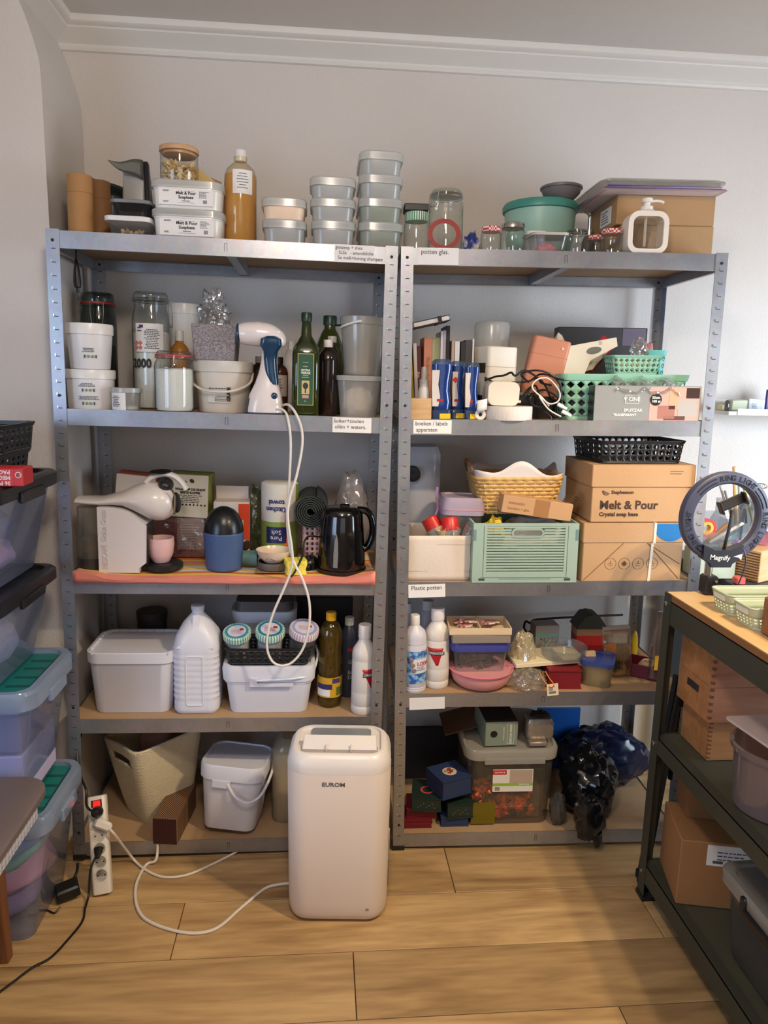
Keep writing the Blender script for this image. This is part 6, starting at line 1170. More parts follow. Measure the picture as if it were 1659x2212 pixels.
part('bowl_body', lathe([(w*.34, 0), (w*.39, .004), (w*.46, h*.3), (w*.49, h*.6), (w*.495, h*.95)], 36), pm((216, 150, 152), .4), t); part('lid', lathe([(w*.49, h*.86), (w*.52, h*.88), (w*.53, h*.97), (w*.515, h), (w*.48, h*.9), (w*.46, h*.6), (0, h*.58)], 36), pm((216, 128, 146), .35), t); part('rim_grip', join(*[xf(loft([(0, .04, .024, .011), (.004, .04, .024, .011)], 4), (s*w*.53, 0, h*.93)) for s in (-1, 1)]), pm((216, 128, 146), .35), t)
p = S(2, 4, 974, 1106, 1389, .03, z0=pbw.z0+pbw.h*.62, d=.13); pfc = p; t = thing('food_container', 'clear container with dark pods and a blue violet lid on the pink bowl', 'container', p); w, h = p.w, p.h
part('body', loft([(0, w*.78, .10, .02), (h*.8, w*.9, .12, .022)], 4), CLEARP, t); part('lid', loft([(h*.74, w*.98, .13, .025), (h*.9, w*1.0, .134, .025), (h, w*.95, .126, .025), (h, w*.86, .112, .02), (h-.004, w*.84, .11, .02)], 4), pm((66, 70, 150), .4), t); o = part('dried_pods', petals(60, w*.33, .042, h*.4, 14, .010), pm((72, 58, 46), .8), t); o['kind'] = 'stuff'
WT = wood((206, 178, 140), (226, 204, 172), .6, 12)
p = S(2, 4, 974, 1106, 1372, .025, z0=pfc.z1+.0008, d=.1); t = thing('tray_box', 'lower flat grey tray under the ornament tray', 'tray', p); part('tray_body', box(p.w*.96, .11, p.h, .002), pm((140, 128, 120), .6), t)
p = S(2, 4, 972, 1107, 1358, .02, z0=p.z1+.0008, d=.12); t = thing('ornament_tray', 'small wooden tray with printed wooden ornaments', 'tray', p, rz=-.02); w, h = p.w, p.h
for q in ((-w/2, w/2, -.06, -.057), (-w/2, w/2, .057, .06), (-w/2, -w/2+.003, -.057, .057), (w/2-.003, w/2, -.057, .057), (-.0015, .0015, -.057, .057)): part('tray_side', cube(*q, 0, h), WT, t, smooth=False)
part('tray_bottom', cube(-w/2, w/2, -.06, .06, 0, .0015), WT, t, smooth=False)
PAT = checks((170, 60, 60), (222, 206, 196), 50, .6, 'noise')
for i, (x, y, a) in enumerate(((-.045, -.02, .3), (-.028, .01, -.5), (-.052, .025, .9), (.03, -.01, .2), (.045, .02, -.4))):
    one('wooden_ornament', ('round red printed ornament at the tray left front', 'printed ornament in the left half of the tray', 'printed ornament at the left back of the tray', 'house shaped ornament with a red heart in the tray', 'printed ornament at the right back of the tray')[i], 'ornament', xf(prism([(.024*math.cos(b)*(1+.15*math.cos(b*(3+i))), .018*math.sin(b)) for b in [2*math.pi*j/18 for j in range(18)]], .004), (0, 0, 0), (math.pi/2-.15, 0, a)), PAT, loc=Vector(t.location)+Vector((x, y, h*.75+.0055*(i % 2))), group='printed ornaments in the tray')
p = S(2, 4, 968, 1070, 1332, .27); one('film_bag', 'clear film bag of small ornaments behind the tray', 'bag', crumple(p.w*.5, .06, p.h*.58, .25, 2, 33, 26, 16, .8), glass((226, 220, 214), .3, .08, 1., (190, 176, 166), .8, 25), p, sharp=18)
p = S(2, 4, 1103, 1158, 1362, .13); one('film_bag', 'crinkled clear bag of cream wax flakes right of the tray', 'bag', crumple(p.w*.5, .05, p.h*.58, .28, 2.4, 51, 28, 18, .75), glass((244, 238, 216), .55, .06, 1., (240, 228, 192), .9, 40), p, sharp=18)
p = S(2, 4, 1154, 1206, 1352, .2, d=.06); t = thing('gift_carton', 'grey carton with a picture of lights behind the card tray', 'box', p, rz=.05); part('carton_body', box(p.w, .06, p.h, .001), pm((150, 142, 138), .6), t); part('picture', cube(-p.w*.3, p.w*.3, -.0308, -.03, p.h*.3, p.h*.7), checks((40, 44, 40), (190, 180, 150), 120, .5, 'noise'), t); part('colour_band', cube(-p.w*.48, p.w*.48, -.0308, -.03, p.h*.74, p.h*.82), pm((110, 160, 150), .5), t)
p = S(2, 4, 1130, 1166, 1398, .19); one('yellow_packet', 'small olive yellow packet behind the card tray', 'packet', box(p.w, .04, p.h*.9, .004), pm((150, 136, 30), .5), p)
p = S(2, 4, 1092, 1182, 1448, .06); one('film_bag', 'flat pile of crinkly clear film bags at the front', 'bag', crumple(p.w*.5, .06, p.h*.75, .3, 2.8, 61, 34, 18, .5), glass((246, 243, 236), .22, .06, 1., (232, 226, 212), 1.0, 60), p, sharp=16)
p = S(2, 4, 1186, 1258, 1450, .03, d=.07); prb = p; t = thing('gift_box', 'small dark red gift box behind the price tag', 'box', p, rz=-.03)
def giftbox(t, w, d, h, m, name='box_body'):
    part(name, join(cube(-w/2+.002, w/2-.002, -d/2+.003, d/2, .003, h-.003)), m, t, smooth=False); part('cover', join(cube(-w/2, w/2, -d/2, d/2, 0, .003), cube(-w/2, w/2, -d/2, d/2, h-.003, h), cube(-w/2, w/2, d/2, d/2+.003, 0, h)), m, t, smooth=False)
giftbox(t, p.w, .07, p.h, pm((120, 22, 34), .5))
p = S(2, 4, 1112, 1268, 1432, .06, z0=prb.z1+.001, d=.14); pct = p; t = thing('card_tray', 'cream cardboard tray with cut-outs resting on the red box', 'tray', p, ry=-.05, rz=.06); w = p.w; h = .014
part('tray_panel', box(w, .12, h, .002), pm((226, 212, 180), .65), t); part('cut_out', join(*[cube(w*x-.008, w*x+.008, -.0605+y, -.055+y, h-.0006, h+.0004) for x, y in ((-.25, .03), (.0, .05), (.25, .04))]), pm((150, 132, 100), .7), t); part('raised_tab', join(*[lathe([(.008, h), (.006, h+.018), (0, h+.018)], 12)]), pm((226, 212, 184), .6), t, loc=(-w*.15, .03, 0))
p = S(2, 4, 1166, 1268, 1394, .115, z0=pct.z0+.016); one('round_dish', 'clear round plastic dish on the cream card tray', 'dish', lathe([(p.w*.44, 0), (p.w*.46, .004), (p.w*.49, p.h), (p.w*.475, p.h), (p.w*.44, .006), (0, .006)], 36), CLEARP, p)
t = thing('price_tag', 'paper price tag with orange string hanging over the shelf edge', 'tag', loc=at(1192, 1478, -.006)); kx = .00133
part('tag_card', xf(cube(-.0175, .0175, -.0005, .0005, -.036, .002), (.001, -.002, 0), (0, -.12, 0)), pm((228, 216, 186), .7), t); part('small_print', xf(join(lines(.024, .014, 4, .0016, 5), *[cube(-.011+.0024*i, -.0098+.0024*i, -.0004, 0, -.017, -.009) for i in range(9)]), (.002, -.0032, -.012), (0, -.12, 0)), PRINT, t, smooth=False)
L0 = t.location; part('string', tube([at(x, y, Y)-L0 for x, y, Y in ((1165, 1450, .02), (1172, 1466, .01), (1186, 1482, -.008), (1192, 1484, -.009), (1196, 1478, -.008), (1186, 1464, .005), (1178, 1450, .02))], .0016, 6), pm((224, 124, 30), .5), t)
# house-shaped red thing
p = S(2, 4, 1236, 1304, 1322, .27); t = thing('wooden_house', 'small house with red and tan walls and a dark roof at the back', 'ornament', p); w, h = p.w, p.h
part('house_wall', cube(-w*.46, w*.46, -.03, .03, 0, h*.55), pm((170, 24, 22), .5), t, smooth=False); part('gable', cube(-w*.46, w*.46, -.03, .03, h*.55, h*.72), pm((176, 122, 74), .6), t, smooth=False); part('roof', prism([(-w*.5, h*.72), (w*.5, h*.72), (w*.22, h*.97), (0, h), (-w*.22, h*.97)], .08), pm((60, 56, 40), .6), t, smooth=False); part('door_band', cube(-w*.46, w*.46, -.0312, -.03, h*.36, h*.56), pm((206, 46, 36), .5), t, smooth=False)
p = S(2, 4, 1263, 1289, 1390, .1, z0=UN[2]['z'][4]+.045); one('wooden_tag', 'small light wooden tag leaning on the blue lidded container', 'tag', xf(prism(rrect(p.w, .048, .006, 3), .005), (0, 0, .024)), WD, p, ry=-.1)
p = S(2, 4, 1262, 1350, 1422, .025, d=.12); t = thing('food_container', 'clear container with blue lid at the right front', 'container', p, rz=-.45); w, h = p.w*.8, p.h*.8
part('body', loft([(0, w*.84, .09, .015), (h*.85, w*.95, .105, .018)], 4), glass((226, 216, 190), .42, .12, 1., (200, 186, 150)), t); part('lid', loft([(h*.85, w*1.02, .115, .02), (h, w*1.03, .116, .02), (h, w*.9, .1, .016), (h-.003, w*.88, .098, .016)], 4), pm((44, 66, 136), .4), t); part('contents', crumple(w*.34, .035, h*.5, .2, 2, 71, 16, 10), pm((206, 188, 150), .7), t)
p = S(2, 4, 1300, 1366, 1351, .14); t = thing('clear_pouch', 'standing clear pouch with dark and orange goods', 'pouch', p, ry=-.06); w, h = p.w, p.h
part('pouch_film', loft([(0, w*.9, .05, .012), (h*.25, w*.98, .055, .014), (h*.7, w*.95, .022, .008), (h, w*.92, .003, .001)], 4), glass((236, 228, 214), .10, .05, 1., (190, 176, 150), .6, 30), t); part('contents', crumple(w*.36, .018, h*.24, .3, 2.6, 81, 18, 12), checks((30, 28, 26), (196, 150, 60), 34, .4, 'noise'), t); part('orange_card', cube(-w*.36, w*.02, .0, .004, h*.3, h*.62), pm((176, 110, 50), .6), t); part('seal_strip', cube(-w*.44, w*.44, -.004, -.003, h*.84, h*.985), pm((150, 138, 128), .4), t)
p = S(2, 4, 1362, 1378, 1362, .25); one('yellow_scissors', 'yellow handled tool hanging behind the clear pouch', 'tool', xf(ell(p.w*.5, .006, p.h*.5, 12, 8), (0, 0, p.h*.5)), pm((206, 166, 24), .4), p)
p = S(2, 4, 1376, 1440, 1440, .09, d=.1); t = thing('open_box', 'open maroon box of ribbons at the right end of the fourth shelf', 'box', p, rz=-.62); w, h = p.w*1.25, p.h*.92
for q in ((-w/2, w/2, -.045, -.042), (-w/2, w/2, .042, .045), (-w/2, -w/2+.003, -.042, .042), (w/2-.003, w/2, -.042, .042)): part('side_board', cube(*q, 0, h), pm((92, 26, 44), .35), t, smooth=False)
part('bottom_board', cube(-w/2, w/2, -.045, .045, 0, .003), pm((92, 26, 44), .4), t, smooth=False); part('ribbon_coil', join(*[tube([(.02*math.cos(a)+.003*j, .02*math.sin(a), h*.75+.004*j) for a in [2*math.pi*i/14 for i in range(14)]], .003, 5, 1, True, False) for j in range(4)]), pm((206, 170, 130), .5), t)
p = S(2, 4, 1402, 1446, 1322, .08, z0=UN[2]['z'][4]+.012); t = thing('clear_pouch', 'tall clear bag with a square yellow label beside the bench leg', 'pouch', p); w, h = p.w, p.h
part('pouch_film', loft([(0, w*.85, .035, .012), (h*.4, w*.8, .03, .012), (h*.8, w*.5, .012, .004), (h, w*.44, .003, .001)], 4), glass((220, 214, 210), .15, .06, 1., (170, 160, 156), .6, 30), t); part('yellow_label', cube(-w*.3, w*.35, -.0195, -.0185, h*.14, h*.36), pm((222, 176, 56), .5), t)
tag(part('hooked_rod', join(tube([at(x, y, .385) for x, y in ((1345, 1328), (1260, 1332), (1160, 1338), (1146, 1346), (1136, 1342), (1132, 1356), (1140, 1366), (1150, 1360))], .004, 7, 5)), BLACK, None), 'thin black rod with a hooked end standing across the back', 'rod')

# ------------------------------------------------------------------ left unit, bottom board
p = S(1, 5, 228, 432, 1592, .11, d=.17); t = thing('fabric_basket', 'cream woven fabric basket with a slot handle, slumped to one side', 'basket', p, rz=.72, ry=-.06); w, h, d_ = p.w*.80, p.h*.96, .22
KN = pm((206, 196, 168), .9, var=.08, vs=60, bump=.5, bs=240)
hz0, hz1 = .76, .87
def kb(u, v):
    s = .66+.34*v**.8; x, y = perim(w*s, d_*s, .03)(u); rib = 1+.006*math.sin(v*150); return (x*rib, y*rib, h*v*(1-.10*max(0, math.sin(u*6.283+2.4))*v))
V, F = sheet(kb, 72, 60); NU = 72
F = [f for f in F if not (hz0*60 < (f[0]//(NU+1)) < hz1*60 and (3 <= f[0] % (NU+1) <= 12))]
part('woven_wall', (V, F), KN, t, solid=.007, sharp=80); part('basket_bottom', loft([(0, w*.66, d_*.66, .03), (.006, w*.66, d_*.66, .03)], 4), KN, t); part('rim_binding', tube([kb(i/48, 1.0) for i in range(48)], .005, 6, 1, True, False), KN, t)
one('cloth_bundle', 'brownish pink cloth bundle inside the cream basket', 'cloth', crumple(w*.26, d_*.26, h*.24, .25, 1.6, 91, 20, 14), pm((150, 112, 98), .9), loc=Vector(t.location)+Vector((0, 0, h*.66)), rz=.5)
p = S(1, 5, 338, 392, 1768, -.012, d=.2); STR = stripes([(52, 26, 30), (52, 26, 30), (176, 138, 96)], 130, 'D', .6); t = thing('striped_box', 'long narrow striped carton with a maroon end toward the room', 'box', p, rz=-.12); w, h = p.w*.98, p.h*.98
part('carton_body', box(w, .2, h, .001), STR, t); part('end_panel', cube(-w/2+.001, w/2-.001, -.1008, -.1, .001, h-.001), pm((58, 20, 24), .55), t)
p = S(1, 5, 424, 570, 1680, .0, d=.2); t = thing('square_bucket', 'white lidded bucket tilted back on the bottom shelf', 'bucket', p, rz=-.16, rx=-.10, ry=.05); w, h, d_ = p.w*.96, p.h*1.0, .19
part('body', loft([(0, w*.8, d_*.8, .03), (.004, w*.82, d_*.82, .033), (h*.82, w*.96, d_*.96, .04)], 6), TUBW, t); part('lid', loft([(h*.78, w*1.02, d_*1.02, .045), (h*.97, w*1.03, d_*1.03, .045), (h, w*1.0, d_*1.0, .043), (h, w*.94, d_*.94, .04), (h-.004, w*.92, d_*.92, .038)], 6), TUBW, t)
part('handle', tube([(-w*.02, -d_*.52, h*.74), (w*.14, -d_*.6, h*.6), (w*.34, -d_*.6, h*.54), (w*.5, -d_*.4, h*.60), (w*.56, 0, h*.78), (w*.53, d_*.2, h*.9)], .0042, 8), TUBW, t); part('latch_tab', cube(-w*.26, w*.02, -d_*.53, -d_*.46, h*.68, h*.78), TUBW, t)
t.location.z += .012
p = S(1, 5, 587, 690, 1606, .08, d=.13); t = thing('jerrycan', 'milky jerrycan half full of yellow liquid behind the dehumidifier', 'jerrycan', p); w, h = p.w, p.h
part('can_body', loft([(0, w*.92, .12, .03), (.008, w, .13, .035), (h*.86, w, .13, .035), (h*.95, w*.8, .11, .03), (h, w*.6, .08, .02)], 5), glass((228, 222, 206), .6, .25, .8, (206, 196, 176)), t); part('liquid', loft([(.006, w*.9, .116, .03), (h*.55, w*.95, .122, .032)], 5), pm((196, 168, 92), .3), t)

# ------------------------------------------------------------------ right unit, bottom board
GB = {'r': pm((112, 24, 34), .5, var=.08), 'g': pm((26, 46, 42), .5, var=.08), 'b': pm((40, 58, 98), .5, var=.08)}
def gift(x0, x1, yt, dep, z0, c, rz, label, extra=None, d=.085):
    p = S(2, 5, x0, x1, yt, dep, z0=z0, d=d); t = thing('gift_box', label, 'box', p, rz=rz, group='book shaped gift boxes'); giftbox(t, p.w, d, p.h, GB[c])
    if c == 'g': part('gold_print', join(*[xf(ell(.0016, .0003, .0016, 6, 4), (p.w*(-.3+.1*i)*(1 if i % 2 else .9), -d/2+.0028, p.h*(.4+.25*((i*7) % 3-1)*.6))) for i in range(7)]), pm((150, 130, 80), .5), t)
    if extra: extra(t, p.w, p.h, d)
    return p
def wreath(t, w, h, d): part('wreath_print', join(*[xf(ell(.0045, .0035, .0006, 7, 4), (.019*math.cos(a)+.002, .019*math.sin(a)-.004, h+.0004)) for a in [.5+5.2*i/16 for i in range(17)]]), pm((196, 70, 70), .6), t)
def medal(t, w, h, d): part('medallion', lathe([(.023, h), (.023, h+.0008), (0, h+.0008)], 28), pm((214, 196, 176), .5), t); part('medallion_print', petals(22, .016, .016, .0005, 5, .004), pm((150, 60, 40), .6), t, loc=(0, 0, h+.0006))
g1 = gift(864, 933, 1773, .035, None, 'r', .0, 'lowest dark red gift box of the left pile'); g2 = gift(880, 946, 1748, .045, g1.z1+.0006, 'r', -.08, 'upper dark red gift box of the left pile'); g3 = gift(893, 958, 1726, .03, g2.z1+.0006, 'g', -.12, 'green gift box with red wreath topping the left pile', wreath, .11)
g4 = gift(952, 1013, 1767, .04, None, 'b', .0, 'blue gift box at the bottom of the right pile'); g5 = gift(964, 1022, 1738, .035, g4.z1+.0006, 'g', .06, 'green gift box in the middle of the right pile'); g6 = gift(970, 1020, 1708, .07, g5.z1+.0006, 'g', .0, 'green gift box under the blue medallion box'); g7 = gift(938, 1012, 1685, .03, g6.z1+.0006, 'b', .42, 'blue gift box with a round picture topping the right pile', medal, .10)
p = S(2, 5, 1004, 1208, 1622, .03, d=.30); pst = p; t = thing('storage_box', 'large clear storage box with milky lid and product label', 'box', p); w, h, d_ = p.w, p.h, .30
part('body', loft([(0, w*.84, d_*.86, .03), (.006, w*.86, d_*.88, .035), (h*.9, w*.94, d_*.95, .04)], 5), glass((226, 220, 206), .14, .06, 1., (196, 188, 170)), t)
part('lid', loft([(h*.87, w*1.0, d_*1.0, .045), (h*.97, w*1.02, d_*1.01, .05), (h, w*.99, d_*.98, .045), (h, w*.93, d_*.92, .04), (h-.006, w*.9, d_*.9, .04)], 6), glass((220, 216, 206), .78, .18, .9, (196, 192, 182)), t); part('lid_clip', cube(-w*.30, w*.34, -d_*.508, -d_*.49, h*.83, h*.90), MILKY, t)
o = part('orange_filling', join(*[xf(box(.012, .006, .032, .001), (random.uniform(-w*.36, w*.22), random.uniform(-d_*.41, -d_*.30), random.uniform(.012, h*.44)), (random.uniform(-.5, .5), random.uniform(-.9, .9), random.uniform(-.8, .8))) for i in range(260)]), checks((236, 104, 44), (84, 62, 44), 30, .6, 'noise'), t); o['kind'] = 'stuff'
part('inner_packet', cube(w*.1, w*.34, -d_*.36, -d_*.1, .01, h*.4), glass((220, 212, 196), .5, .1, 1., (176, 162, 140)), t); part('olive_tape', cube(-w*.42, -w*.16, -d_*.452, -d_*.447, .004, h*.30), pm((110, 96, 14), .35), t); part('inner_card', cube(-w*.36, w*.3, -d_*.28, d_*.3, .012, h*.36), pm((90, 74, 54), .8), t)
lb = plate('product_label', 88*p.k, 52*p.k, pm((222, 218, 208), .5), t, w*.01, -d_*.476, h*.60); q = 88*p.k; e = 52*p.k
plate('brand_block', q*.34, e*.2, pm((200, 34, 36), .5), lb, -q*.33, -.0006, e*.38, .0006); plate('green_band', q, e*.12, pm((146, 178, 66), .5), lb, 0, -.0006, -e*.17, .0006); plate('picture', q*.56, e*.6, pm((176, 158, 140), .5), lb, q*.2, -.0005, e*.18, .0006); part('barcode', join(*[cube(-q*.44+.0016*i, -q*.4395+.0016*i+.0005, -.0012, -.0005, -e*.44, -e*.28) for i in range(10)]), PRINTD, lb, smooth=False); part('lettering', join(front(tgeo('sunware', e*.13, .0003), -q*.33, -.0015, e*.385), front(tgeo('Q-line box', e*.10, .0003), q*.28, -.0015, -e*.17)), pm((240, 240, 236), .5), lb, smooth=False)
p = S(2, 5, 1046, 1117, 1560, .06, z0=pst.z1+.001, d=.16); t = thing('printed_carton', 'sage green printed carton lying on the storage box lid', 'carton', p, rz=.04); w, h = p.w, p.h
part('carton_body', box(w, .16, h, .001), pm((126, 138, 122), .55), t); part('badge', xf(lathe([(.011, 0), (.011, .0012), (0, .0012)], 20), (-w*.24, -.08, h*.5), (math.pi/2, 0, 0)), BLACK, t)
part('lettering', join(front(xf(tgeo('HAND IN LINE', h*.13, .0003, 'CENTER', .0004), (0, 0, 0), (0, 0, -math.pi/2)), w*.28, -.0806, h*.5), front(xf(tgeo('PLASTIC BAGS', h*.085, .0003), (0, 0, 0), (0, 0, -math.pi/2)), w*.06, -.0806, h*.5)), pm((206, 206, 194), .5), t, smooth=False)
part('logo_frame', join(*[cube(w*.28+a*w, w*.28+b*w, -.0808, -.08, h*c_, h*e_) for a, b, c_, e_ in ((-.11, -.10, .08, .92), (.10, .11, .08, .92), (-.11, .11, .08, .09), (-.11, .11, .91, .92))]), pm((206, 206, 194), .5), t, smooth=False); part('top_panel', box(w, .16, .0008, .0002, z0=h), pm((44, 36, 32), .6), t)
SILV = pm((150, 140, 128), .28, .5, bump=.4, bs=50)
p = S(2, 5, 1142, 1182, 1601, .06, z0=pst.z1+.001, d=.04); t = thing('foil_pack', 'small silver foil block under the larger foil pack', 'pack', p); part('pack_body', box(p.w, .06, p.h, .003), SILV, t); z_ = p.z1
p = S(2, 5, 1138, 1198, 1556, .07, z0=z_+.001, d=.06); t = thing('foil_pack', 'larger wavy silver foil pack in clear wrap', 'pack', p); part('pack_body', loft([(0, p.w*.9, .06, .01)]+[(p.h*(i+1)/8, p.w*(.98+.03*(i % 2)), .066, .012) for i in range(6)]+[(p.h, p.w*.85, .05, .01)], 4), SILV, t); part('wrap_knot', crumple(p.w*.35, .02, .012, .4, 3, 5, 14, 8), pm((40, 34, 28), .3), t, loc=(0, 0, p.h))
BAGM = pm((18, 20, 24), .16, var=.2, vs=4, bump=.35, bs=16)
p = S(2, 5, 1206, 1336, 1620, .12); t = one('bin_bag', 'black plastic bin bag tied shut, bulging over the shelf edge', 'bag', crumple(p.w*.5, .11, p.h*.56, .22, 1.6, 7, 44, 30, .8), BAGM, p, sharp=28)
p = S(2, 5, 1205, 1398, 1572, .29); one('bin_bag', 'dark blue plastic sack behind the black bin bag', 'bag', crumple(p.w*.52, .1, p.h*.56, .2, 1.7, 19, 40, 26, .85), pm((16, 26, 54), .2, var=.3, vs=4, bump=.35, bs=14), p, sharp=28)
p = S(2, 5, 1186, 1222, 1720, .05); one('bin_bag', 'small grey plastic sack corner beside the storage box', 'bag', crumple(p.w*.5, .035, p.h*.58, .25, 1.8, 23, 22, 14, .85), pm((70, 68, 64), .22, var=.2, bump=.35, bs=22), p, sharp=24)
pt = at(1272, 1826, -.035); t = thing('bag_end', 'lumpy black bag corner with a knot hanging over the bottom beam', 'bag', loc=pt); part('bag_corner', xf(crumple(.05, .034, .085, .3, 1.9, 41, 30, 20, .95), (0, 0, .018), (0, -.12, 0)), BAGM, t, sharp=28); part('knot', tube([(.018, 0, .045), (.026, -.004, .015), (.024, 0, -.008)], lambda q: .016*(1-q)+.006, 9, 5), BAGM, t)
p = S(2, 5, 1150, 1250, 1520, .385); one('blue_sheet', 'bright blue folded plastic sheet at the back of the bottom shelf', 'sheet', xf(prism([(-p.w*.5, 0), (p.w*.5, 0), (p.w*.5, p.h*.93), (-p.w*.42, p.h*.93)], .012), (0, 0, 0)), pm((30, 92, 176), .4), p)
p = S(2, 5, 950, 1030, 1538, .24); t = one('cardboard_sheet', 'bent cardboard sheet under the fourth board at the back left', 'cardboard', xf(box(p.w, .16, .004, .001), (0, 0, 0), (0, -.25, 0)), pm((120, 90, 66), .8), p); t.location.z += p.h-.03
p = S(2, 5, 868, 992, 1580, .31, d=.05); one('leaning_board', 'dark grey board leaning at the back behind the gift boxes', 'board', box(p.w, .02, p.h, .002), pm((36, 36, 38), .6), p, rx=-.05)

# ------------------------------------------------------------------ dehumidifier on the floor
t = thing('dehumidifier', 'white portable dehumidifier standing on the floor before the shelves', 'dehumidifier', loc=(.787, -.203, 0), rz=-.075); w, h, d_ = .275, .487, .20; ACW = pm((222, 208, 198), .35, var=.02)
ACT = pm((228, 222, 218), .32, var=.02)
part('housing', loft([(.004, w*.86, d_*.8, .04), (.012, w*.93, d_*.9, .05), (.03, w*.97, d_*.96, .055), (.06, w*.98, d_*.98, .058), (h*.9, w, d_, .06), (h*.905, w*.99, d_*.99, .06)], 8), ACW, t, sharp=50)
part('top_cover', loft([(h*.902, w*1.0, d_*1.0, .06), (h*.93, w*1.0, d_*1.0, .06), (h*.965, w*.975, d_*.96, .058), (h*.995, w*.9, d_*.86, .05), (h, w*.87, d_*.82, .046), (h, w*.80, d_*.74, .03), (h*.985, w*.80, d_*.74, .03)], 8), ACT, t, sharp=50)
part('display_panel', loft([(h*.985, w*.60, .05, .012, .0, .045), (h*.993, w*.60, .05, .012, 0, .045)], 4), pm((128, 134, 140), .25), t)
lv = part('louvre_flap', xf(loft([(0, w*.72, .012, .004), (.045, w*.70, .008, .003)], 3), (0, -.05, h*.985), (-1.05, 0, 0)), ACT, t); part('flap_rib', join(*[xf(box(.002, .012, .02, .0004), (x, -.058, h*.986), (-.75, 0, 0)) for x in (-.035, .03)]), pm((200, 192, 186), .4), t)
part('outlet_slot', cube(-w*.37, w*.37, -.07, -.03, h*.975, h*.988), pm((176, 166, 160), .5), t)
part('lettering', front(tgeo('EUROM', .0155, .0004, 'CENTER', .0003, 1.15), -.012, -d_/2-.0004, h*.845), pm((96, 90, 88), .5), t, smooth=False); part('badge', cube(w*.28, w*.31, -d_*.492, -d_*.488, .045, .050), pm((140, 132, 126), .5), t)
part('side_recess', cube(w*.488, w*.502, -.02, .06, .06, h*.42), pm((110, 104, 98), .5), t); part('bucket_handle', cube(w*.50, w*.512, .035, .045, .10, h*.40), ACT, t); part('floor_foot', join(*[xf(lathe([(.012, 0), (.012, .006)], 10), (x, y, 0)) for x in (-.09, .09) for y in (-.05, .05)]), BLACK, t)
def fl_(px, py, z=.0045): v = on(px, py, z); return v
cable([fl_(x, y) for x, y in ((628, 1908), (600, 1911), (570, 1921), (520, 1962), (470, 2004), (420, 2016), (360, 2006), (310, 1982), (293, 1945), (296, 1905), (316, 1868))]+[Vector((.243, .0-.022, .012)), Vector((.246, -.004, .035)), Vector((.246, -.002, .075))], .0042, CW, 'power_cable', 'white dehumidifier cable curling over the floor')
# power strip leaning at the bottom shelf
A, B = Vector((.126, -.145, .004)), Vector((.088, -.036, .238)); ax = (B-A); Ls = ax.length
t = thing('power_strip', 'white six-socket power strip with glowing red switch leaning at the shelf', 'power strip', loc=A); zq = ax.normalized(); xq = Vector((1, .05, 0)); xq = (xq-zq*xq.dot(zq)).normalized(); yq = zq.cross(xq)
t.rotation_euler = Matrix((xq, yq, zq)).transposed().to_euler()
part('strip_body', loft([(0, .048, .032, .008), (.004, .052, .036, .01), (Ls-.004, .052, .036, .01), (Ls, .048, .032, .008)], 4), pm((226, 220, 212), .35), t)
zs = [Ls*q for q in (.19, .325, .457, .59, .70, .84)]
SK = pm((206, 200, 190), .4)
for i, z in enumerate(zs):
    so = part('socket', xf(lathe([(.0172, 0), (.0172, .0012), (.0158, .0014), (.015, -.0006), (0, -.0008)], 24), (.002, -.018, z), (math.pi/2, 0, 0)), SK, t)
    part('socket_hole', join(*[xf(lathe([(.0024, 0), (.0024, .0006), (0, .0006)], 8), (.002+x, -.0175, z+zz), (math.pi/2, 0, 0)) for x, zz in ((-.0095, 0), (.0095, 0))]), BLACK, so)
part('switch_well', cube(-.013, .016, -.0188, -.0178, Ls-.030, Ls-.010), BLACK, t); part('red_switch', xf(box(.02, .005, .016, .002), (.002, -.0195, Ls-.028)), pm((236, 30, 20), .3, emit=1.6), t)
W2C = t.matrix_basis
def loc2(x, y, z): return A+xq*x+yq*y+zq*z
o = thing('black_plug', 'black plug in the top socket with cable running up behind the bins', 'plug', loc=loc2(.004, -.019, zs[5])); o.rotation_euler = t.rotation_euler; part('plug_body', xf(lathe([(.016, 0), (.016, .012), (.012, .03), (.006, .036), (0, .036)], 18), (0, 0, 0), (math.pi/2, 0, 0)), BLACK, o)
q0 = loc2(.004, -.05, zs[5]); M_ = o.matrix_basis
def cab(pts, r, m, nm, lab): return tag(part(nm, tube(pts, r, 7, 6), m, None), lab, 'cable')
cab([q0, q0+Vector((-.02, -.005, .025)), at(186, 1708, -.09), at(176, 1680, -.05), at(170, 1655, -.02), at(168, 1610, .02), Vector((.03, .10, .42))], .0035, CB, 'black_cable', 'black cable rising from the power strip beside the left post')
o = thing('white_plug', 'white angled plug in the second socket of the power strip', 'plug', loc=loc2(.0, -.019, zs[4])); o.rotation_euler = t.rotation_euler; part('plug_body', xf(box(.05, .016, .026, .006), (.012, -.010, -.013), (0, .5, 0)), WHITE2, o)
q1 = loc2(.032, -.03, zs[4]-.012)
cab([q1, q1+Vector((.018, -.004, -.018)), fl_(285, 1852, .02), fl_(310, 1876, .006), fl_(350, 1894), fl_(400, 1891), fl_(450, 1871), fl_(500, 1846), Vector((.49, .012, .02)), Vector((.52, .05, .03))], .0038, CW, 'white_cable', 'white cable running from the power strip under the left unit')
o = thing('black_plug', 'small black plug in the fourth socket of the power strip', 'plug', loc=loc2(.0, -.019, zs[2])); o.rotation_euler = t.rotation_euler; part('plug_body', xf(loft([(0, .024, .02, .006), (.014, .02, .014, .006), (.03, .01, .008, .003)], 3), (0, 0, 0), (math.pi/2+.7, 0, 0)), BLACK, o)
q2 = loc2(-.004, -.03, zs[2]-.014)
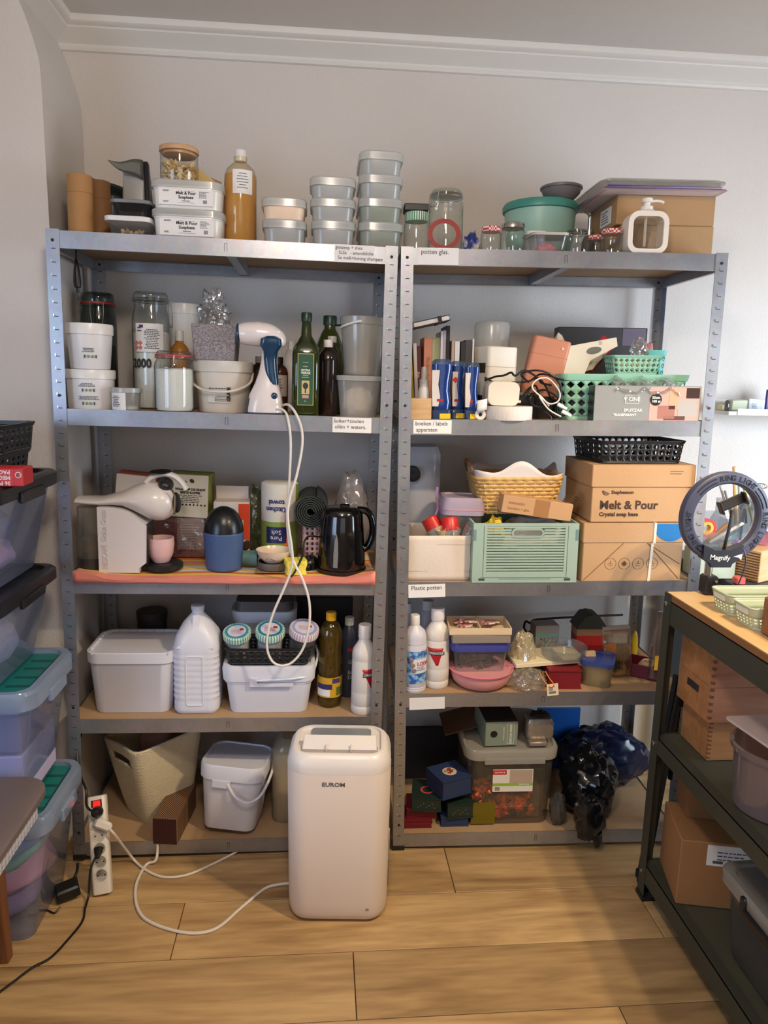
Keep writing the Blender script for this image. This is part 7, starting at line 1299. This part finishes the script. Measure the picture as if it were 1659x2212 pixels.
cab([q2, q2+Vector((-.012, -.02, -.03)), fl_(192, 1930, .02), fl_(184, 1962, .006), fl_(178, 1990), fl_(150, 2026), fl_(110, 2068), fl_(70, 2090), fl_(30, 2120), fl_(-10, 2150), fl_(-60, 2190)], .003, CB, 'black_cable', 'black cable snaking over the floor to the lower left')
t = thing('power_adapter', 'black laptop style power adapter lying by the storage bins', 'adapter', loc=on(148, 1945, .0)+Vector((-.002, .01, .001)), rz=.45, ry=-.12); part('adapter_body', box(.062, .05, .034, .005, .008, 3), BLACK, t); part('label_sticker', cube(.031, .0316, -.018, .018, .014, .034), pm((196, 192, 186), .6), t); part('cord_stub', tube([(.02, .02, .035), (.034, .03, .05), (.04, .034, .07)], .004, 7), BLACK, t)
cab([fl_(130, 1958, .012), fl_(118, 1972), fl_(100, 1966), fl_(80, 1975), fl_(60, 1978)], .0022, CB, 'thin_cable', 'thin black cable trailing left from the power adapter')

# ------------------------------------------------------------------ storage bins on the left
BINC = glass((222, 230, 246), .22, .1, .9, (206, 216, 240))
def bin_(z0, z1, x0, x1, y0, y1, lidm, rimm, label, fills, ribs=True, black=False):
    w, d, h = x1-x0, y1-y0, z1-z0
    t = thing('storage_bin', label, 'storage bin', loc=((x0+x1)/2, (y0+y1)/2, z0+.0006), group='stacked storage bins on the left')
    part('body', loft([(0, w*.72, d*.84, .03), (.006, w*.73, d*.85, .035), (h*.86, w*.92, d*.92, .04), (h*.9, w*.93, d*.92, .04)], 5, True, False), BINC, t)
    part('lid_rim', loft([(h*.84, w*.97, d*.97, .045), (h*.86, w*1.0, d*1.0, .05), (h*.97, w*1.0, d*1.0, .05), (h*.995, w*.97, d*.965, .045), (h*.995, w*.90, d*.88, .04), (h*.955, w*.89, d*.87, .04)], 6, False, False), rimm, t)
    lp = part('lid_panel', loft([(h*.945, w*.895, d*.875, .04), (h*.96, w*.895, d*.875, .04)], 5), lidm, t)
    part('lid_groove', join(*[cube(w*.30, w*.42, y-.006, y+.006, h*.96, h*.963) for y in (-d*.25, -d*.08, d*.1, d*.26)]+[cube(w*.42, w*.43, -d*.36, d*.36, h*.96, h*.964)]), pm((20, 84, 84), .4) if not black else pm((34, 34, 36), .4), lp)
    part('clip', box(.012, d*.34, h*.10, .003, z0=h*.80), rimm, t, loc=(w*.5, 0, 0))
    for i, (fx, fy, fz, sx_, sy_, sz_, c, nm) in enumerate(fills):
        part(nm, crumple(w*sx_*.42, d*sy_*.5, h*sz_*.5, .12, 1.8, i+int(z0*50), 20, 14, .8), pm(c, .8), t, loc=(w*fx, d*fy, h*fz+.008))
TL = pm((26, 122, 116), .35); RIMC = glass((206, 222, 240), .62, .12, .9, (186, 206, 234)); BLK = pm((24, 24, 28), .4)
bin_(0, .352, -.40, .058, -.335, -.022, TL, RIMC, 'lowest storage bin with teal lid and pastel fabrics', [(.0, 0, 0, .84, .82, .36, (150, 126, 170), 'fabric'), (.05, 0, .24, .82, .82, .3, (230, 160, 186), 'fabric'), (0, 0, .38, .84, .82, .3, (150, 206, 190), 'fabric'), (.06, 0, .52, .84, .84, .3, (160, 190, 236), 'fabric'), (.0, 0, .64, .8, .8, .24, (200, 150, 180), 'fabric')])
bin_(.353, .690, -.42, .050, -.345, -.022, TL, RIMC, 'second storage bin with teal lid and boxed contents', [])
tb = bpy.data.objects['storage_bin.001']
for i, (a, b, c_, e_, cl) in enumerate(((-.19, -.02, .02, .14, (176, 170, 206)), (.0, .18, .02, .15, (190, 184, 220)), (-.19, .0, .15, .24, (206, 196, 226)), (.01, .18, .16, .27, (110, 110, 150)))): part('inner_box', box(b-a, .22, e_-c_, .003), pm(cl, .6), tb, loc=((a+b)/2, 0, c_))
bin_(.691, .930, -.46, .018, -.43, -.012, BLK, BLK, 'third storage bin with black lid and pale goods', [(.05, 0, .02, .82, .84, .7, (226, 218, 236), 'fabric'), (-.1, 0, .3, .7, .8, .4, (186, 196, 232), 'fabric')], black=True)
bin_(.931, 1.192, -.46, .030, -.43, .0, BLK, BLK, 'top storage bin with black lid, pink fabric and a white tray', [(.03, 0, .02, .84, .84, .44, (232, 206, 238), 'fabric'), (-.12, 0, .3, .5, .8, .5, (120, 110, 150), 'fabric'), (.18, .1, .34, .4, .5, .34, (96, 112, 160), 'fabric')], black=True)
tb = bpy.data.objects['storage_bin.003']; part('white_tray', xf(loft([(0, .20, .24, .04), (.012, .22, .26, .05)], 4), (.02, -.03, .17), (0, -.3, 0)), pm((214, 216, 226), .4), tb)
pz = at(68, 918, -.12); 
t = thing('black_basket', 'upper black plastic basket on the top storage bin', 'basket', loc=(-.135, -.20, 1.2545), group='black baskets on the bins'); basket(t, .28, .20, .068, BB, 30, 3, 'o', .24, .26, .95, .02)
t = thing('black_basket', 'lower black plastic basket under its twin on the top bin', 'basket', loc=(-.150, -.20, 1.1925), group='black baskets on the bins', ry=.0); basket(t, .28, .20, .060, BB, 30, 3, 'o', .24, .26, .95, .02)
pr = at(40, 1048, -.36); t = thing('red_packet', 'red upside-down mega pack carton lying on the top storage bin', 'packet', loc=(at(20, 1040, -.33).x-.024, -.33, 1.1925), rz=.05, ry=0); w = .13
part('carton_body', box(w, .07, .040, .002), pm((196, 44, 50), .45), t); part('lettering', join(front(xf(tgeo('36 PIECES\nMEGA\nPACK', .0125, .0003, 'LEFT', .0004), (0, 0, 0), (0, 0, math.pi)), w*.30, -.0354, .020)), pm((226, 206, 202), .5), t, smooth=False)
part('round_logo', xf(lathe([(.007, 0), (.007, .0008), (.0055, .0008), (.0055, 0)], 18), (w*.43, -.035, .026), (math.pi/2, 0, 0)), pm((226, 206, 202), .5), t); part('end_fold', cube(w*.36, w*.362, -.0354, -.0345, .002, .038), pm((150, 26, 32), .5), t)
# low table at the lower left
t = thing('low_table', 'low grey-topped table with white perforated apron and wooden legs', 'table', loc=(-.33, -.90, 0))
part('table_top', xf(loft([(.462, .83, 1.10, .07), (.466, .84, 1.11, .075), (.480, .84, 1.11, .075), (.483, .83, 1.10, .07)], 8), (0, 0, 0)), pm((112, 100, 98), .5, var=.08, vs=20, bump=.08), t)
part('apron', perf(lambda u, v: (.395, .50-1.0*u, .405+.055*v), 60, 4, 'o', .22, .22), pm((206, 212, 230), .4), t, solid=.003); part('apron_end', cube(-.39, .396, .498, .502, .405, .460), pm((206, 212, 230), .4), t)
LW = wood((92, 56, 34), (134, 86, 54), .5, 8, 'Z')
for x, y in ((.28, .53), (.28, -.45), (-.34, .48), (-.34, -.45)): part('leg', loft([(0, .032, .032, .004, x, y), (.462, .05, .05, .005, x-.01*(1 if x > 0 else -1), y-.02*(1 if y > 0 else -1))], 2), LW, t)

# ------------------------------------------------------------------ workbench on the right
BX0, BX1, BY0, BY1, BZ = 1.652, 2.26, -1.62, -.222, .905
FE = pm((58, 60, 50), .5, var=.06); t = thing('workbench', 'dark steel workbench with light chipboard top and two lower shelves', 'workbench', loc=(BX0, BY1, 0)); L = BX1-BX0; D = BY1-BY0
TOPW = pm((208, 174, 124), .5, var=.06, vs=16, bump=.05)
part('bench_top', loft([(BZ-.018, L-.004, D-.004, .003, L/2, -D/2), (BZ-.001, L-.004, D-.004, .003, L/2, -D/2)], 1), TOPW, t); part('top_edge', loft([(BZ-.019, L, D, .004, L/2, -D/2), (BZ-.003, L, D, .004, L/2, -D/2)], 1, False, False), pm((140, 96, 56), .6), t)
PWB = .036
for fx in (0, 1):
    for fy in (0, 1):
        sx_ = 1 if fx == 0 else -1; sy_ = -1 if fy == 0 else 1; th = .002
        ang = [(0, 0), (PWB*sx_, 0), (PWB*sx_, th*sy_), (th*sx_, th*sy_), (th*sx_, PWB*sy_), (0, PWB*sy_)]
        lg = part('leg', rings([[(x, y, z) for x, y in ang] for z in (.012, BZ-.001)]), FE, t, loc=(fx*L-.002*sx_, -fy*D-.002*sy_, 0), smooth=False); part('foot', cube(*sorted((-.003*sx_, .04*sx_)), *sorted((-.003*sy_, .04*sy_)), 0, .014), BLACK, lg, smooth=False)
        if fx == 0: part('bolt', join(*[xf(lathe([(.007, 0), (.007, .003), (.004, .005), (0, .005)], 12), (-.0005, -.018*(1 if fy == 0 else -1), z), (0, -math.pi/2, 0)) for z in (BZ-.03, .475, .085)]), METAL, lg)
for z, hh in ((BZ-.02, .062), (.497, .045), (.11, .055)):
    part('side_rail', join(cube(.0, .002, -D+.03, -.03, z-hh, z), cube(.0, .03, -D+.03, -.03, z-.002, z)), FE, t, smooth=False); part('side_rail', cube(L-.002, L, -D+.03, -.03, z-hh, z), FE, t, smooth=False); part('end_rail', cube(.03, L-.03, -.003, -.001, z-hh, z), FE, t, smooth=False)
for z in (.497, .11): part('lower_shelf', cube(.003, L-.003, -D+.004, -.004, z-.006, z-.002), pm((72, 72, 58), .5), t, smooth=False)
ZM, ZL = .4965, .1095
# second table by the wall
t = thing('wall_table', 'dark grey table against the back wall right of the shelves', 'table', loc=(2.62, .14, 0)); part('table_top', box(1.29, .62, .03, .003, .83), pm((62, 64, 66), .5), t)
for x in (-.6, .6):
    for y in (-.27, .27): part('leg', cube(x-.02, x+.02, y-.02, y+.02, 0, .83), pm((50, 52, 54), .5), t, smooth=False)
# ring light
pc = at(1565, 1117, -.245); R1 = 99*(pc-CAMP).dot(_f)/FPX; RB = pm((66, 72, 98), .42); r0 = R1*.735
pbase = at(1530, 1262, -.245)
t = thing('ring_light', 'navy ring light with phone holder clamped to the workbench', 'ring light', loc=(pbase.x, -.245, BZ)); O_ = pc-Vector((pbase.x, -.245, BZ))
def ringloft(pr, n=64): return rings([[(O_.x+r*math.cos(a), O_.y+y, O_.z+r*math.sin(a)) for a in [2*math.pi*i/n for i in range(n)]] for r, y in pr]+[[(O_.x+pr[0][0]*math.cos(a), O_.y+pr[0][1], O_.z+pr[0][0]*math.sin(a)) for a in [2*math.pi*i/n for i in range(n)]]], True, False, False)
part('ring_housing', ringloft([(R1, .0), (R1*.985, -.010), (R1*.94, -.013), (r0*1.06, -.013), (r0*1.01, -.009), (r0, .0), (r0*1.0, .01), (R1, .01)]), RB, t); part('diffuser', ringloft([(R1*.985, .011), (r0*1.01, .011), (r0*1.01, .014), (R1*.985, .014)]), pm((222, 218, 210), .5), t)
rm = (R1+r0)/2
def ring_text(s, a0, flip=1):
    gs = []; n = len(s)
    for i, ch in enumerate(s):
        if ch == ' ': continue
        a = a0-(i-(n-1)/2)*.1; g = tgeo(ch, .019, .0006, 'CENTER', .0004); g = front(g); c, s_ = math.cos(a), math.sin(a)
        gs.append(([(O_.x+(rm+v[2])*c+v[0]*s_, O_.y-.0134+v[1], O_.z+(rm+v[2])*s_-v[0]*c) for v in g[0]], g[1]))
    return join(*gs)
for a in (math.radians(78), math.radians(200), math.radians(-20)): part('lettering', ring_text('RING LIGHT', a), pm((22, 26, 42), .5), t, smooth=False)
for a0 in (127, 243, 30): part('vent_slot', join(*[tube([(O_.x+rr*math.cos(math.radians(a)), O_.y-.0135, O_.z+rr*math.sin(math.radians(a))) for a in range(a0-16, a0+17, 4)], .0014, 5, 1, False, False) for rr in (rm*.95, rm*1.05)]), pm((16, 20, 36), .5), t)
zb_ = O_.z-R1
part('lower_bracket', xf(prism([(-.052, .05), (-.05, .012), (-.03, .0), (-.026, -.010), (.026, -.010), (.03, .0), (.05, .012), (.056, .05), (.02, .036), (-.02, .036)], .03), (O_.x-.008, O_.y-.008, zb_)), pm((34, 38, 54), .45), t)
part('lettering', front(xf(tgeo('Magnify', .018, .0005, 'CENTER', .0002), (0, 0, 0), (0, 0, -.05)), O_.x-.014, O_.y-.0236, zb_+.016), pm((226, 226, 226), .5), t, smooth=False); part('logo_mark', xf(prism([(-.012, 0), (.012, .008), (.010, -.009), (.002, -.002)], .0006), (O_.x+.034, O_.y-.0236, zb_+.019)), pm((226, 226, 226), .5), t)
part('gooseneck', tube([(O_.x+.004, O_.y-.005, zb_+.03), (O_.x+.004, O_.y-.012, zb_+.06), (O_.x+.010, O_.y-.012, zb_+.10), (O_.x+.014, O_.y-.008, zb_+.14)], .0042, 8), BLACK, t)
ph = part('phone_holder', xf(join(box(.066, .012, .026, .003), xf(box(.006, .022, .034, .002), (-.034, -.008, -.004)), xf(box(.006, .022, .034, .002), (.034, -.008, -.004))), (O_.x+.012, O_.y-.012, zb_+.148), (0, -.42, 0)), pm((36, 34, 34), .4), t)
part('stem', lathe([(.010, .05), (.010, zb_+.002)], 14), METAL, t, loc=(-.004, 0, 0)); part('clamp', join(box(.034, .04, .05, .004, 0.001), xf(lathe([(.005, 0), (.005, .014)], 8), (.01, -.03, .03), (math.pi/2, 0, 0))), BLACK, t); part('clamp_bolt', join(*[xf(lathe([(.004, 0), (.004, .003), (0, .003)], 10), (x, -.0205, z), (math.pi/2, 0, 0)) for x, z in ((.008, .038), (.006, .014))]), METAL, t)
part('cord', tube([(O_.x+.03, O_.y-.012, zb_+.04), (O_.x+.05, O_.y-.02, zb_+.036), (O_.x+.058, O_.y-.022, zb_+.0), (O_.x+.05, O_.y-.02, -.02+zb_*.5+.02), (O_.x+.04, O_.y-.015, .006)], .0018, 6), pm((40, 44, 60), .4), t)
# trays on the bench
SGT = pm((188, 196, 168), .45)
for (cx, cy), lab in (((1.800, -.395), 'far sage green perforated tray on the workbench'), ((1.797, -.498), 'near sage green perforated tray on the workbench')):
    t = thing('perforated_tray', lab, 'tray', loc=(cx, cy, BZ), rz=.0, group='sage trays'); w, d_, h = .20, .088, .05
    def fn(u, v, w=w, d_=d_, h=h): s = .88+.12*v; x, y = perim(w*s, d_*s, .014)(u); return (x, y, h*v)
    part('wall_low', perf(lambda u, v: fn(u, .1+.45*v), 40, 3, 'r', .30, .30, True), SGT, t, solid=.002); part('tray_wall', sheet(lambda u, v: fn(u, .55+.45*v), 60, 3), SGT, t, solid=.002); part('tray_base', rings([[(x, y, 0) for x, y in rrect(w*.88, d_*.88, .014, 4)], [(x, y, h*.1) for x, y in rrect(w*.892, d_*.892, .014, 4)]], True, True, False), SGT, t, solid=.002); part('rim', tube([fn(i/60, 1.0) for i in range(60)], .0022, 6, 1, True, False), SGT, t); part('grip_window', cube(-w*.5-.0012, -w*.5+.002, -d_*.26, d_*.26, h*.66, h*.88), pm((226, 228, 210), .5), t)
t = thing('rolling_pin', 'plain wooden rolling pin lying behind the sage trays', 'rolling pin', loc=at(1568, 1258, -.30)+Vector((.16, 0, 0))); t.location.z = BZ+.018; part('pin_roller', xf(lathe([(.010, -.16), (.016, -.155), (.017, -.15), (.017, .15), (0, .15)], 20), (0, 0, 0), (0, math.pi/2, 0)), wood((206, 156, 96), (226, 184, 130), .5, 12), t)
pq = at(1650, 1380, -.60); t = one('wooden_block', 'dark wooden block at the right edge of the workbench', 'block', box(.08, .10, .085, .003), wood((120, 78, 46), (156, 104, 66), .5, 10), loc=(pq.x+.062, -.60, BZ+.0005))
# wall table things
ZT2 = .8605
p = S(0, 1, 1606, 1680, 1190, .02, z0=ZT2, d=.14); t = thing('wooden_box', 'light wooden box with dark ridged end on the wall table', 'box', p, rz=.5); part('box_body', box(p.w, .14, p.h, .002), WD, t); part('ridge', join(*[cube(-p.w/2-.0015, -p.w/2, -.068, .068, .004+p.h*.085*i, .007+p.h*.085*i) for i in range(11)]), pm((96, 64, 36), .6), t)
p = S(0, 1, 1508, 1592, 1192, .05, z0=ZT2, d=.1); t = thing('sage_box', 'pale sage flat box on the wall table behind the ring light', 'box', p); part('box_body', box(p.w, .1, p.h, .003), pm((186, 200, 184), .5), t); zsb = p.z1
p = S(0, 1, 1586, 1608, 1226, .0, z0=ZT2); one('red_box', 'small red and pink item beside the sage box', 'box', box(p.w*.9, .03, .022, .003), pm((214, 96, 90), .5), p)
AC_ = glass((232, 236, 240), .10, .03, 1., (206, 212, 220))
p = S(0, 1, 1516, 1600, 1118, .10, z0=zsb+.001, d=.12); t = thing('acrylic_organiser', 'clear acrylic tray of coloured tools seen through the ring light', 'organiser', p); w, h = p.w, p.h
part('organiser_walls', join(cube(-w/2, w/2, -.06, -.057, 0, h*.5), cube(-w/2, w/2, .057, .06, 0, h), cube(-w/2, -w/2+.003, -.057, .057, 0, h*.8), cube(w/2-.003, w/2, -.057, .057, 0, h*.8), cube(-w/2, w/2, -.06, .06, 0, .003)), AC_, t, smooth=False); po_ = p
def stick(px0, py0, px1, py1, Y, r, c, label, cat='tool', name='hand_tool'):
    return tag(part(name, tube([at(px0, py0, Y), at(px1, py1, Y)], r, 8), pm(c, .5), None), label, cat, 'tools behind the ring light')
Yt = .14
pz_ = at(1525, 1140, Yt); t = thing('tape_dispenser', 'red and yellow round tape dispenser behind the ring light', 'tape dispenser', loc=pz_); part('outer_ring', rings([[(r*math.cos(a), y, r*math.sin(a)) for a in [2*math.pi*i/28 for i in range(28)]] for r, y in ((.03, -.01), (.03, .01), (.022, .01), (.022, -.01), (.03, -.01))], True, False, False), pm((214, 50, 60), .4), t); part('tape_core', rings([[(r*math.cos(a), y, r*math.sin(a)) for a in [2*math.pi*i/24 for i in range(24)]] for r, y in ((.0215, -.009), (.0215, .009), (.012, .009), (.012, -.009), (.0215, -.009))], True, False, False), pm((232, 176, 60), .4), t)
stick(1560, 1176, 1592, 1150, Yt, .006, (40, 170, 186), 'turquoise marker pen in the acrylic organiser'); stick(1520, 1176, 1572, 1132, Yt-.005, .006, (150, 106, 62), 'brown wooden tool lying across the organiser'); stick(1532, 1172, 1605, 1130, Yt-.02, .005, (206, 196, 182), 'pale ruler leaning across the organiser')
stick(1583, 1178, 1592, 1168, Yt-.03, .008, (96, 40, 180), 'purple clip at the organiser front')
p = S(0, 1, 1572, 1602, 1098, .24, z0=ZT2); pcup = p; t = thing('tool_cup', 'clear cup of brushes behind the ring light', 'cup', p); part('cup_wall', lathe([(p.w*.42, 0), (p.w*.5, p.h), (p.w*.48, p.h), (p.w*.4, .003), (0, .003)], 20), AC_, t)
p2_ = S(0, 1, 1604, 1652, 1080, .2, z0=ZT2); t = thing('tool_cup', 'tall clear acrylic box of whisks and sticks at the right edge', 'cup', p2_); part('cup_wall', loft([(0, p2_.w, .07, .003), (p2_.h, p2_.w, .07, .003)], 1, True, False), AC_, t, solid=.002)
stick(1589, 1130, 1586, 1008, .24, .006, (214, 178, 120), 'long wooden dowel standing behind the ring light'); stick(1570, 1100, 1556, 1050, .24, .004, (176, 178, 186), 'grey brush handle left of the wooden dowel'); stick(1598, 1120, 1596, 1050, .24, .004, (150, 170, 190), 'blue grey brush right of the wooden dowel'); stick(1630, 1140, 1606, 1050, .2, .0045, (206, 204, 120), 'yellow green stick in the acrylic box'); stick(1612, 1130, 1610, 1100, .21, .004, (30, 30, 34), 'black comb in the acrylic box'); stick(1578, 1110, 1566, 1060, .23, .0035, (120, 120, 130), 'thin steel tool beside the wooden dowel')
for i, (x, y, l) in enumerate(((1645, 1050, 'wire ring whisk standing up at the right edge'), (1628, 1085, 'wire whisk lower in the acrylic box'))):
    c_ = at(x, y, .2); t = thing('wire_whisk', l, 'whisk', loc=c_); part('wire_loop', join(*[tube([(.018*math.cos(a)*math.cos(b), .018*math.cos(a)*math.sin(b), (.008 if i == 0 else .026)*math.sin(a)) for a in [2*math.pi*j/16 for j in range(16)]], .0009, 5, 1, True, False) for b in (0, .8, 1.6, 2.4)]), METAL, t); part('wire_stem', tube([(0, 0, -.008), (-.002, 0, -.08)], .0012, 5), METAL, t)
p = S(0, 1, 1528, 1572, 1076, .28, z0=ZT2); one('clear_bottle', 'clear plastic bottle standing behind the organiser', 'bottle', lathe([(p.w*.45, 0), (p.w*.5, .006), (p.w*.5, p.h*.6), (p.w*.2, p.h*.8), (p.w*.2, p.h), (0, p.h)], 20), glass((232, 234, 238), .2, .05, 1., (210, 214, 222)), p)
p = S(0, 1, 1612, 1662, 1150, .12, z0=ZT2); one('pink_jar', 'clear jar with pink contents at the right edge of the wall table', 'jar', lathe([(p.w*.45, 0), (p.w*.48, .004), (p.w*.48, p.h), (0, p.h)], 18), glass((232, 190, 196), .35, .06, 1., (206, 110, 120)), p)
# under the bench
WC = wood((146, 96, 52), (186, 132, 84), .6, 7); WC2 = wood((150, 100, 72), (184, 134, 104), .6, 7)
def crate(x, y, z, w, d, h, label, seams=1, m=WC2, hole=True):
    t = thing('wooden_crate', label, 'crate', loc=(x, y, z), group='wooden crates under the bench'); n = seams+1; th = .012
    for i in range(n):
        z0, z1 = h*i/n+.0006, h*(i+1)/n-.0006
        part('side_board', cube(0, w, 0, th, z0, z1), m, t, smooth=False); part('side_board', cube(0, w, d-th, d, z0, z1), m, t, smooth=False); part('end_board', cube(0, th, th, d-th, z0, z1), WC, t, smooth=False); part('end_board', cube(w-th, w, th, d-th, z0, z1), WC, t, smooth=False)
    part('bottom_board', cube(th, w-th, th, d-th, 0, .008), m, t, smooth=False)
    if hole: part('hand_hole', cube(-.0012, .001, d*.35, d*.7, h*.30, h*.40), pm((44, 40, 44), .7), t, smooth=False)
    part('finger_joint', join(*[cube(-.0006, .008, -.0006, .006, h*(.05+.1*i), h*(.09+.1*i)) for i in range(9)]), pm((120, 76, 44), .7), t, smooth=False)
    return t
crate(1.725, -.375, ZM, .42, .14, .118, 'lower wooden crate on the bench middle shelf', 0, WC, False); crate(1.70, -.405, ZM+.1195, .46, .165, .185, 'upper wooden crate with hand hole and a seam', 1)
pbk = at(1625, 1768, -.62); t = thing('clear_bucket', 'large clear plastic bucket on the bench middle shelf', 'bucket', loc=(1.772, -.585, ZM)); R_ = .098; H_ = .155
part('bucket_wall', lathe([(R_*.86, 0), (R_*.9, .004), (R_*.98, H_*.9), (R_*1.06, H_*.905), (R_*1.07, H_*.98), (R_*1.02, H_), (R_*.97, H_*.98), (R_*.87, .005), (0, .005)], 40), glass((216, 206, 206), .35, .08, 1., (190, 176, 176)), t)
t = one('plastic_sheet', 'white translucent plastic lid lying on the clear bucket', 'lid', xf(loft([(0, .20, .17, .01), (.006, .20, .17, .01)], 3), (0, 0, 0), (0, .06, .12)), pm((206, 188, 184), .4), loc=(1.80, -.56, ZM+H_+.012))
crate(1.735, -.835, ZM, .4, .14, .20, 'wooden crate close to the right edge of the picture', 0, wood((196, 128, 50), (222, 160, 84), .5, 7))
t = thing('cardboard_box', 'cardboard box with white shipping label on the bench bottom shelf', 'box', loc=(1.80, -.345, ZL), rz=-.22); cardbox(t, .24, .18, .185, pm((156, 112, 70), .75, var=.07, bump=.12)); lb = plate('shipping_label', .13, .058, MPAPER, t, .01, -.09, .15); part('small_print', xf(join(lines(.09, .03, 3, .003, 6), cube(-.055, -.03, -.0004, 0, -.022, -.014)), (.005, -.0006, 0)), PRINT, lb, smooth=False)
t = thing('cardboard_box', 'open cardboard box standing behind the labelled carton', 'box', loc=(1.86, -.29, ZL+.187), rz=-.2)
for q in ((-.13, .13, -.05, -.047), (-.13, .13, .047, .05), (-.13, -.127, -.047, .047), (.127, .13, -.047, .047), (-.127, .127, -.047, .047)): part('side_panel', cube(*q, .0, .13 if q[2] != q[3] and abs(q[3]-q[2]) < .05 or q[1]-q[0] < .01 else .003), pm((140, 98, 60), .75, var=.07), t, smooth=False)
t = thing('storage_box', 'clear box with milky lid and black handle on the bottom shelf', 'box', loc=(1.88, -.735, ZL)); w, d_, h = .40, .40, .22
part('body', loft([(0, w*.82, d_*.84, .03), (.006, w*.84, d_*.86, .035), (h*.9, w*.94, d_*.94, .04)], 5), glass((196, 196, 196), .3, .1, 1., (150, 150, 150)), t); part('lid', loft([(h*.86, w*1.0, d_*1.0, .045), (h*.97, w*1.01, d_*1.01, .05), (h, w*.97, d_*.97, .045), (h, w*.9, d_*.9, .04), (h-.006, w*.88, d_*.88, .04)], 6), glass((206, 202, 196), .75, .15, .9, (186, 182, 176)), t)
part('handle', join(xf(box(.012, .2, .022, .004), (-w*.5-.004, -.03, h*.78)), xf(box(.012, .02, .04, .004), (-w*.5-.002, .075, h*.80))), BLACK, t); lb = part('product_label', cube(-w*.452, -w*.446, -.13, -.04, .02, .11), MPAPER, t, rot=(0, -.05, 0)); part('lettering', xf(front(tgeo('BOX\nONE 45', .026, .0004, 'CENTER', .0008)), (-w*.455, -.085, .085), (0, 0, -math.pi/2)), PRINTD, lb, smooth=False); part('orange_goods', crumple(.09, .12, .05, .3, 2, 3, 18, 12), pm((206, 84, 40), .7), t, loc=(-.05, -.06, .008))
# folded black stand leaning in the gap between shelf and bench
t = thing('tripod_stand', 'folded black tripod stand in the gap between shelf and workbench', 'tripod', loc=on(1385, 1905, 0)); L0 = t.location
for i, (dx, dy, tx, ty) in enumerate(((0, 0, .085, .04), (.016, .012, .09, .05), (.006, .024, .08, .06))): part('leg', tube([(dx, dy, .006), (tx+dx*.3, ty+dy*.3, .62)], .009, 8), BLACK, t); part('rubber_foot', lathe([(.013, 0), (.013, .02), (.010, .022), (0, .022)], 12), BLACK, t, loc=(dx, dy, 0))
part('centre_pole', tube([(.085, .05, .30), (.105, .065, .84)], .008, 8), pm((40, 42, 46), .3), t); part('knob', xf(lathe([(.012, 0), (.012, .014), (0, .014)], 10), (.088, .04, .55), (math.pi/2, 0, 0)), BLACK, t)

# ------------------------------------------------------------------ small wall shelf at the right
pA, pB = at(1562, 882, .33), at(1562, 898, .33)
t = thing('wall_shelf', 'small white wall ledge with raised lip at the right', 'shelf', loc=(2.098, .40, 1.353)); part('ledge_board', cube(0, .62, -.06, .069, 0, .012), WHITE, t, smooth=False); part('ledge_lip', cube(.03, .62, -.063, -.06, 0, .022), WHITE, t, smooth=False); part('back_strip', cube(0, .62, .060, .069, .012, .05), WHITE, t, smooth=False)
t = thing('display_card', 'white card with printed lines and hook on the wall ledge', 'card', loc=(2.215, .385, 1.3655)); part('card_sheet', xf(cube(-.02, .02, -.0006, .0006, 0, .042), (0, 0, 0), (-.2, .06, 0)), pm((206, 220, 240), .6), t); part('small_print', xf(lines(.026, .018, 4, .0018, 3), (0, -.0045, .018), (-.2, .06, 0)), PRINT, t, smooth=False)
one('soap_bar', 'pale green soap block on the wall ledge', 'soap', box(.06, .035, .038, .004), pm((196, 202, 178), .6), loc=(2.165, .41, 1.3655)); one('glass_vial', 'small grey glass vial on the wall ledge', 'vial', lathe([(.007, 0), (.008, .003), (.008, .03), (.004, .036), (0, .036)], 14), glass((170, 170, 168), .3, .05, 1., (130, 130, 128)), loc=(2.118, .39, 1.3655))
one('framed_card', 'blue framed card at the right edge of the wall ledge', 'frame', join(box(.06, .01, .075, .002)), pm((36, 46, 140), .4), loc=(2.285, .39, 1.3655)); one('yellow_soap', 'pale yellow soap block at the left end of the wall ledge', 'soap', box(.04, .03, .02, .004), pm((222, 214, 170), .6), loc=(2.128, .425, 1.3655))
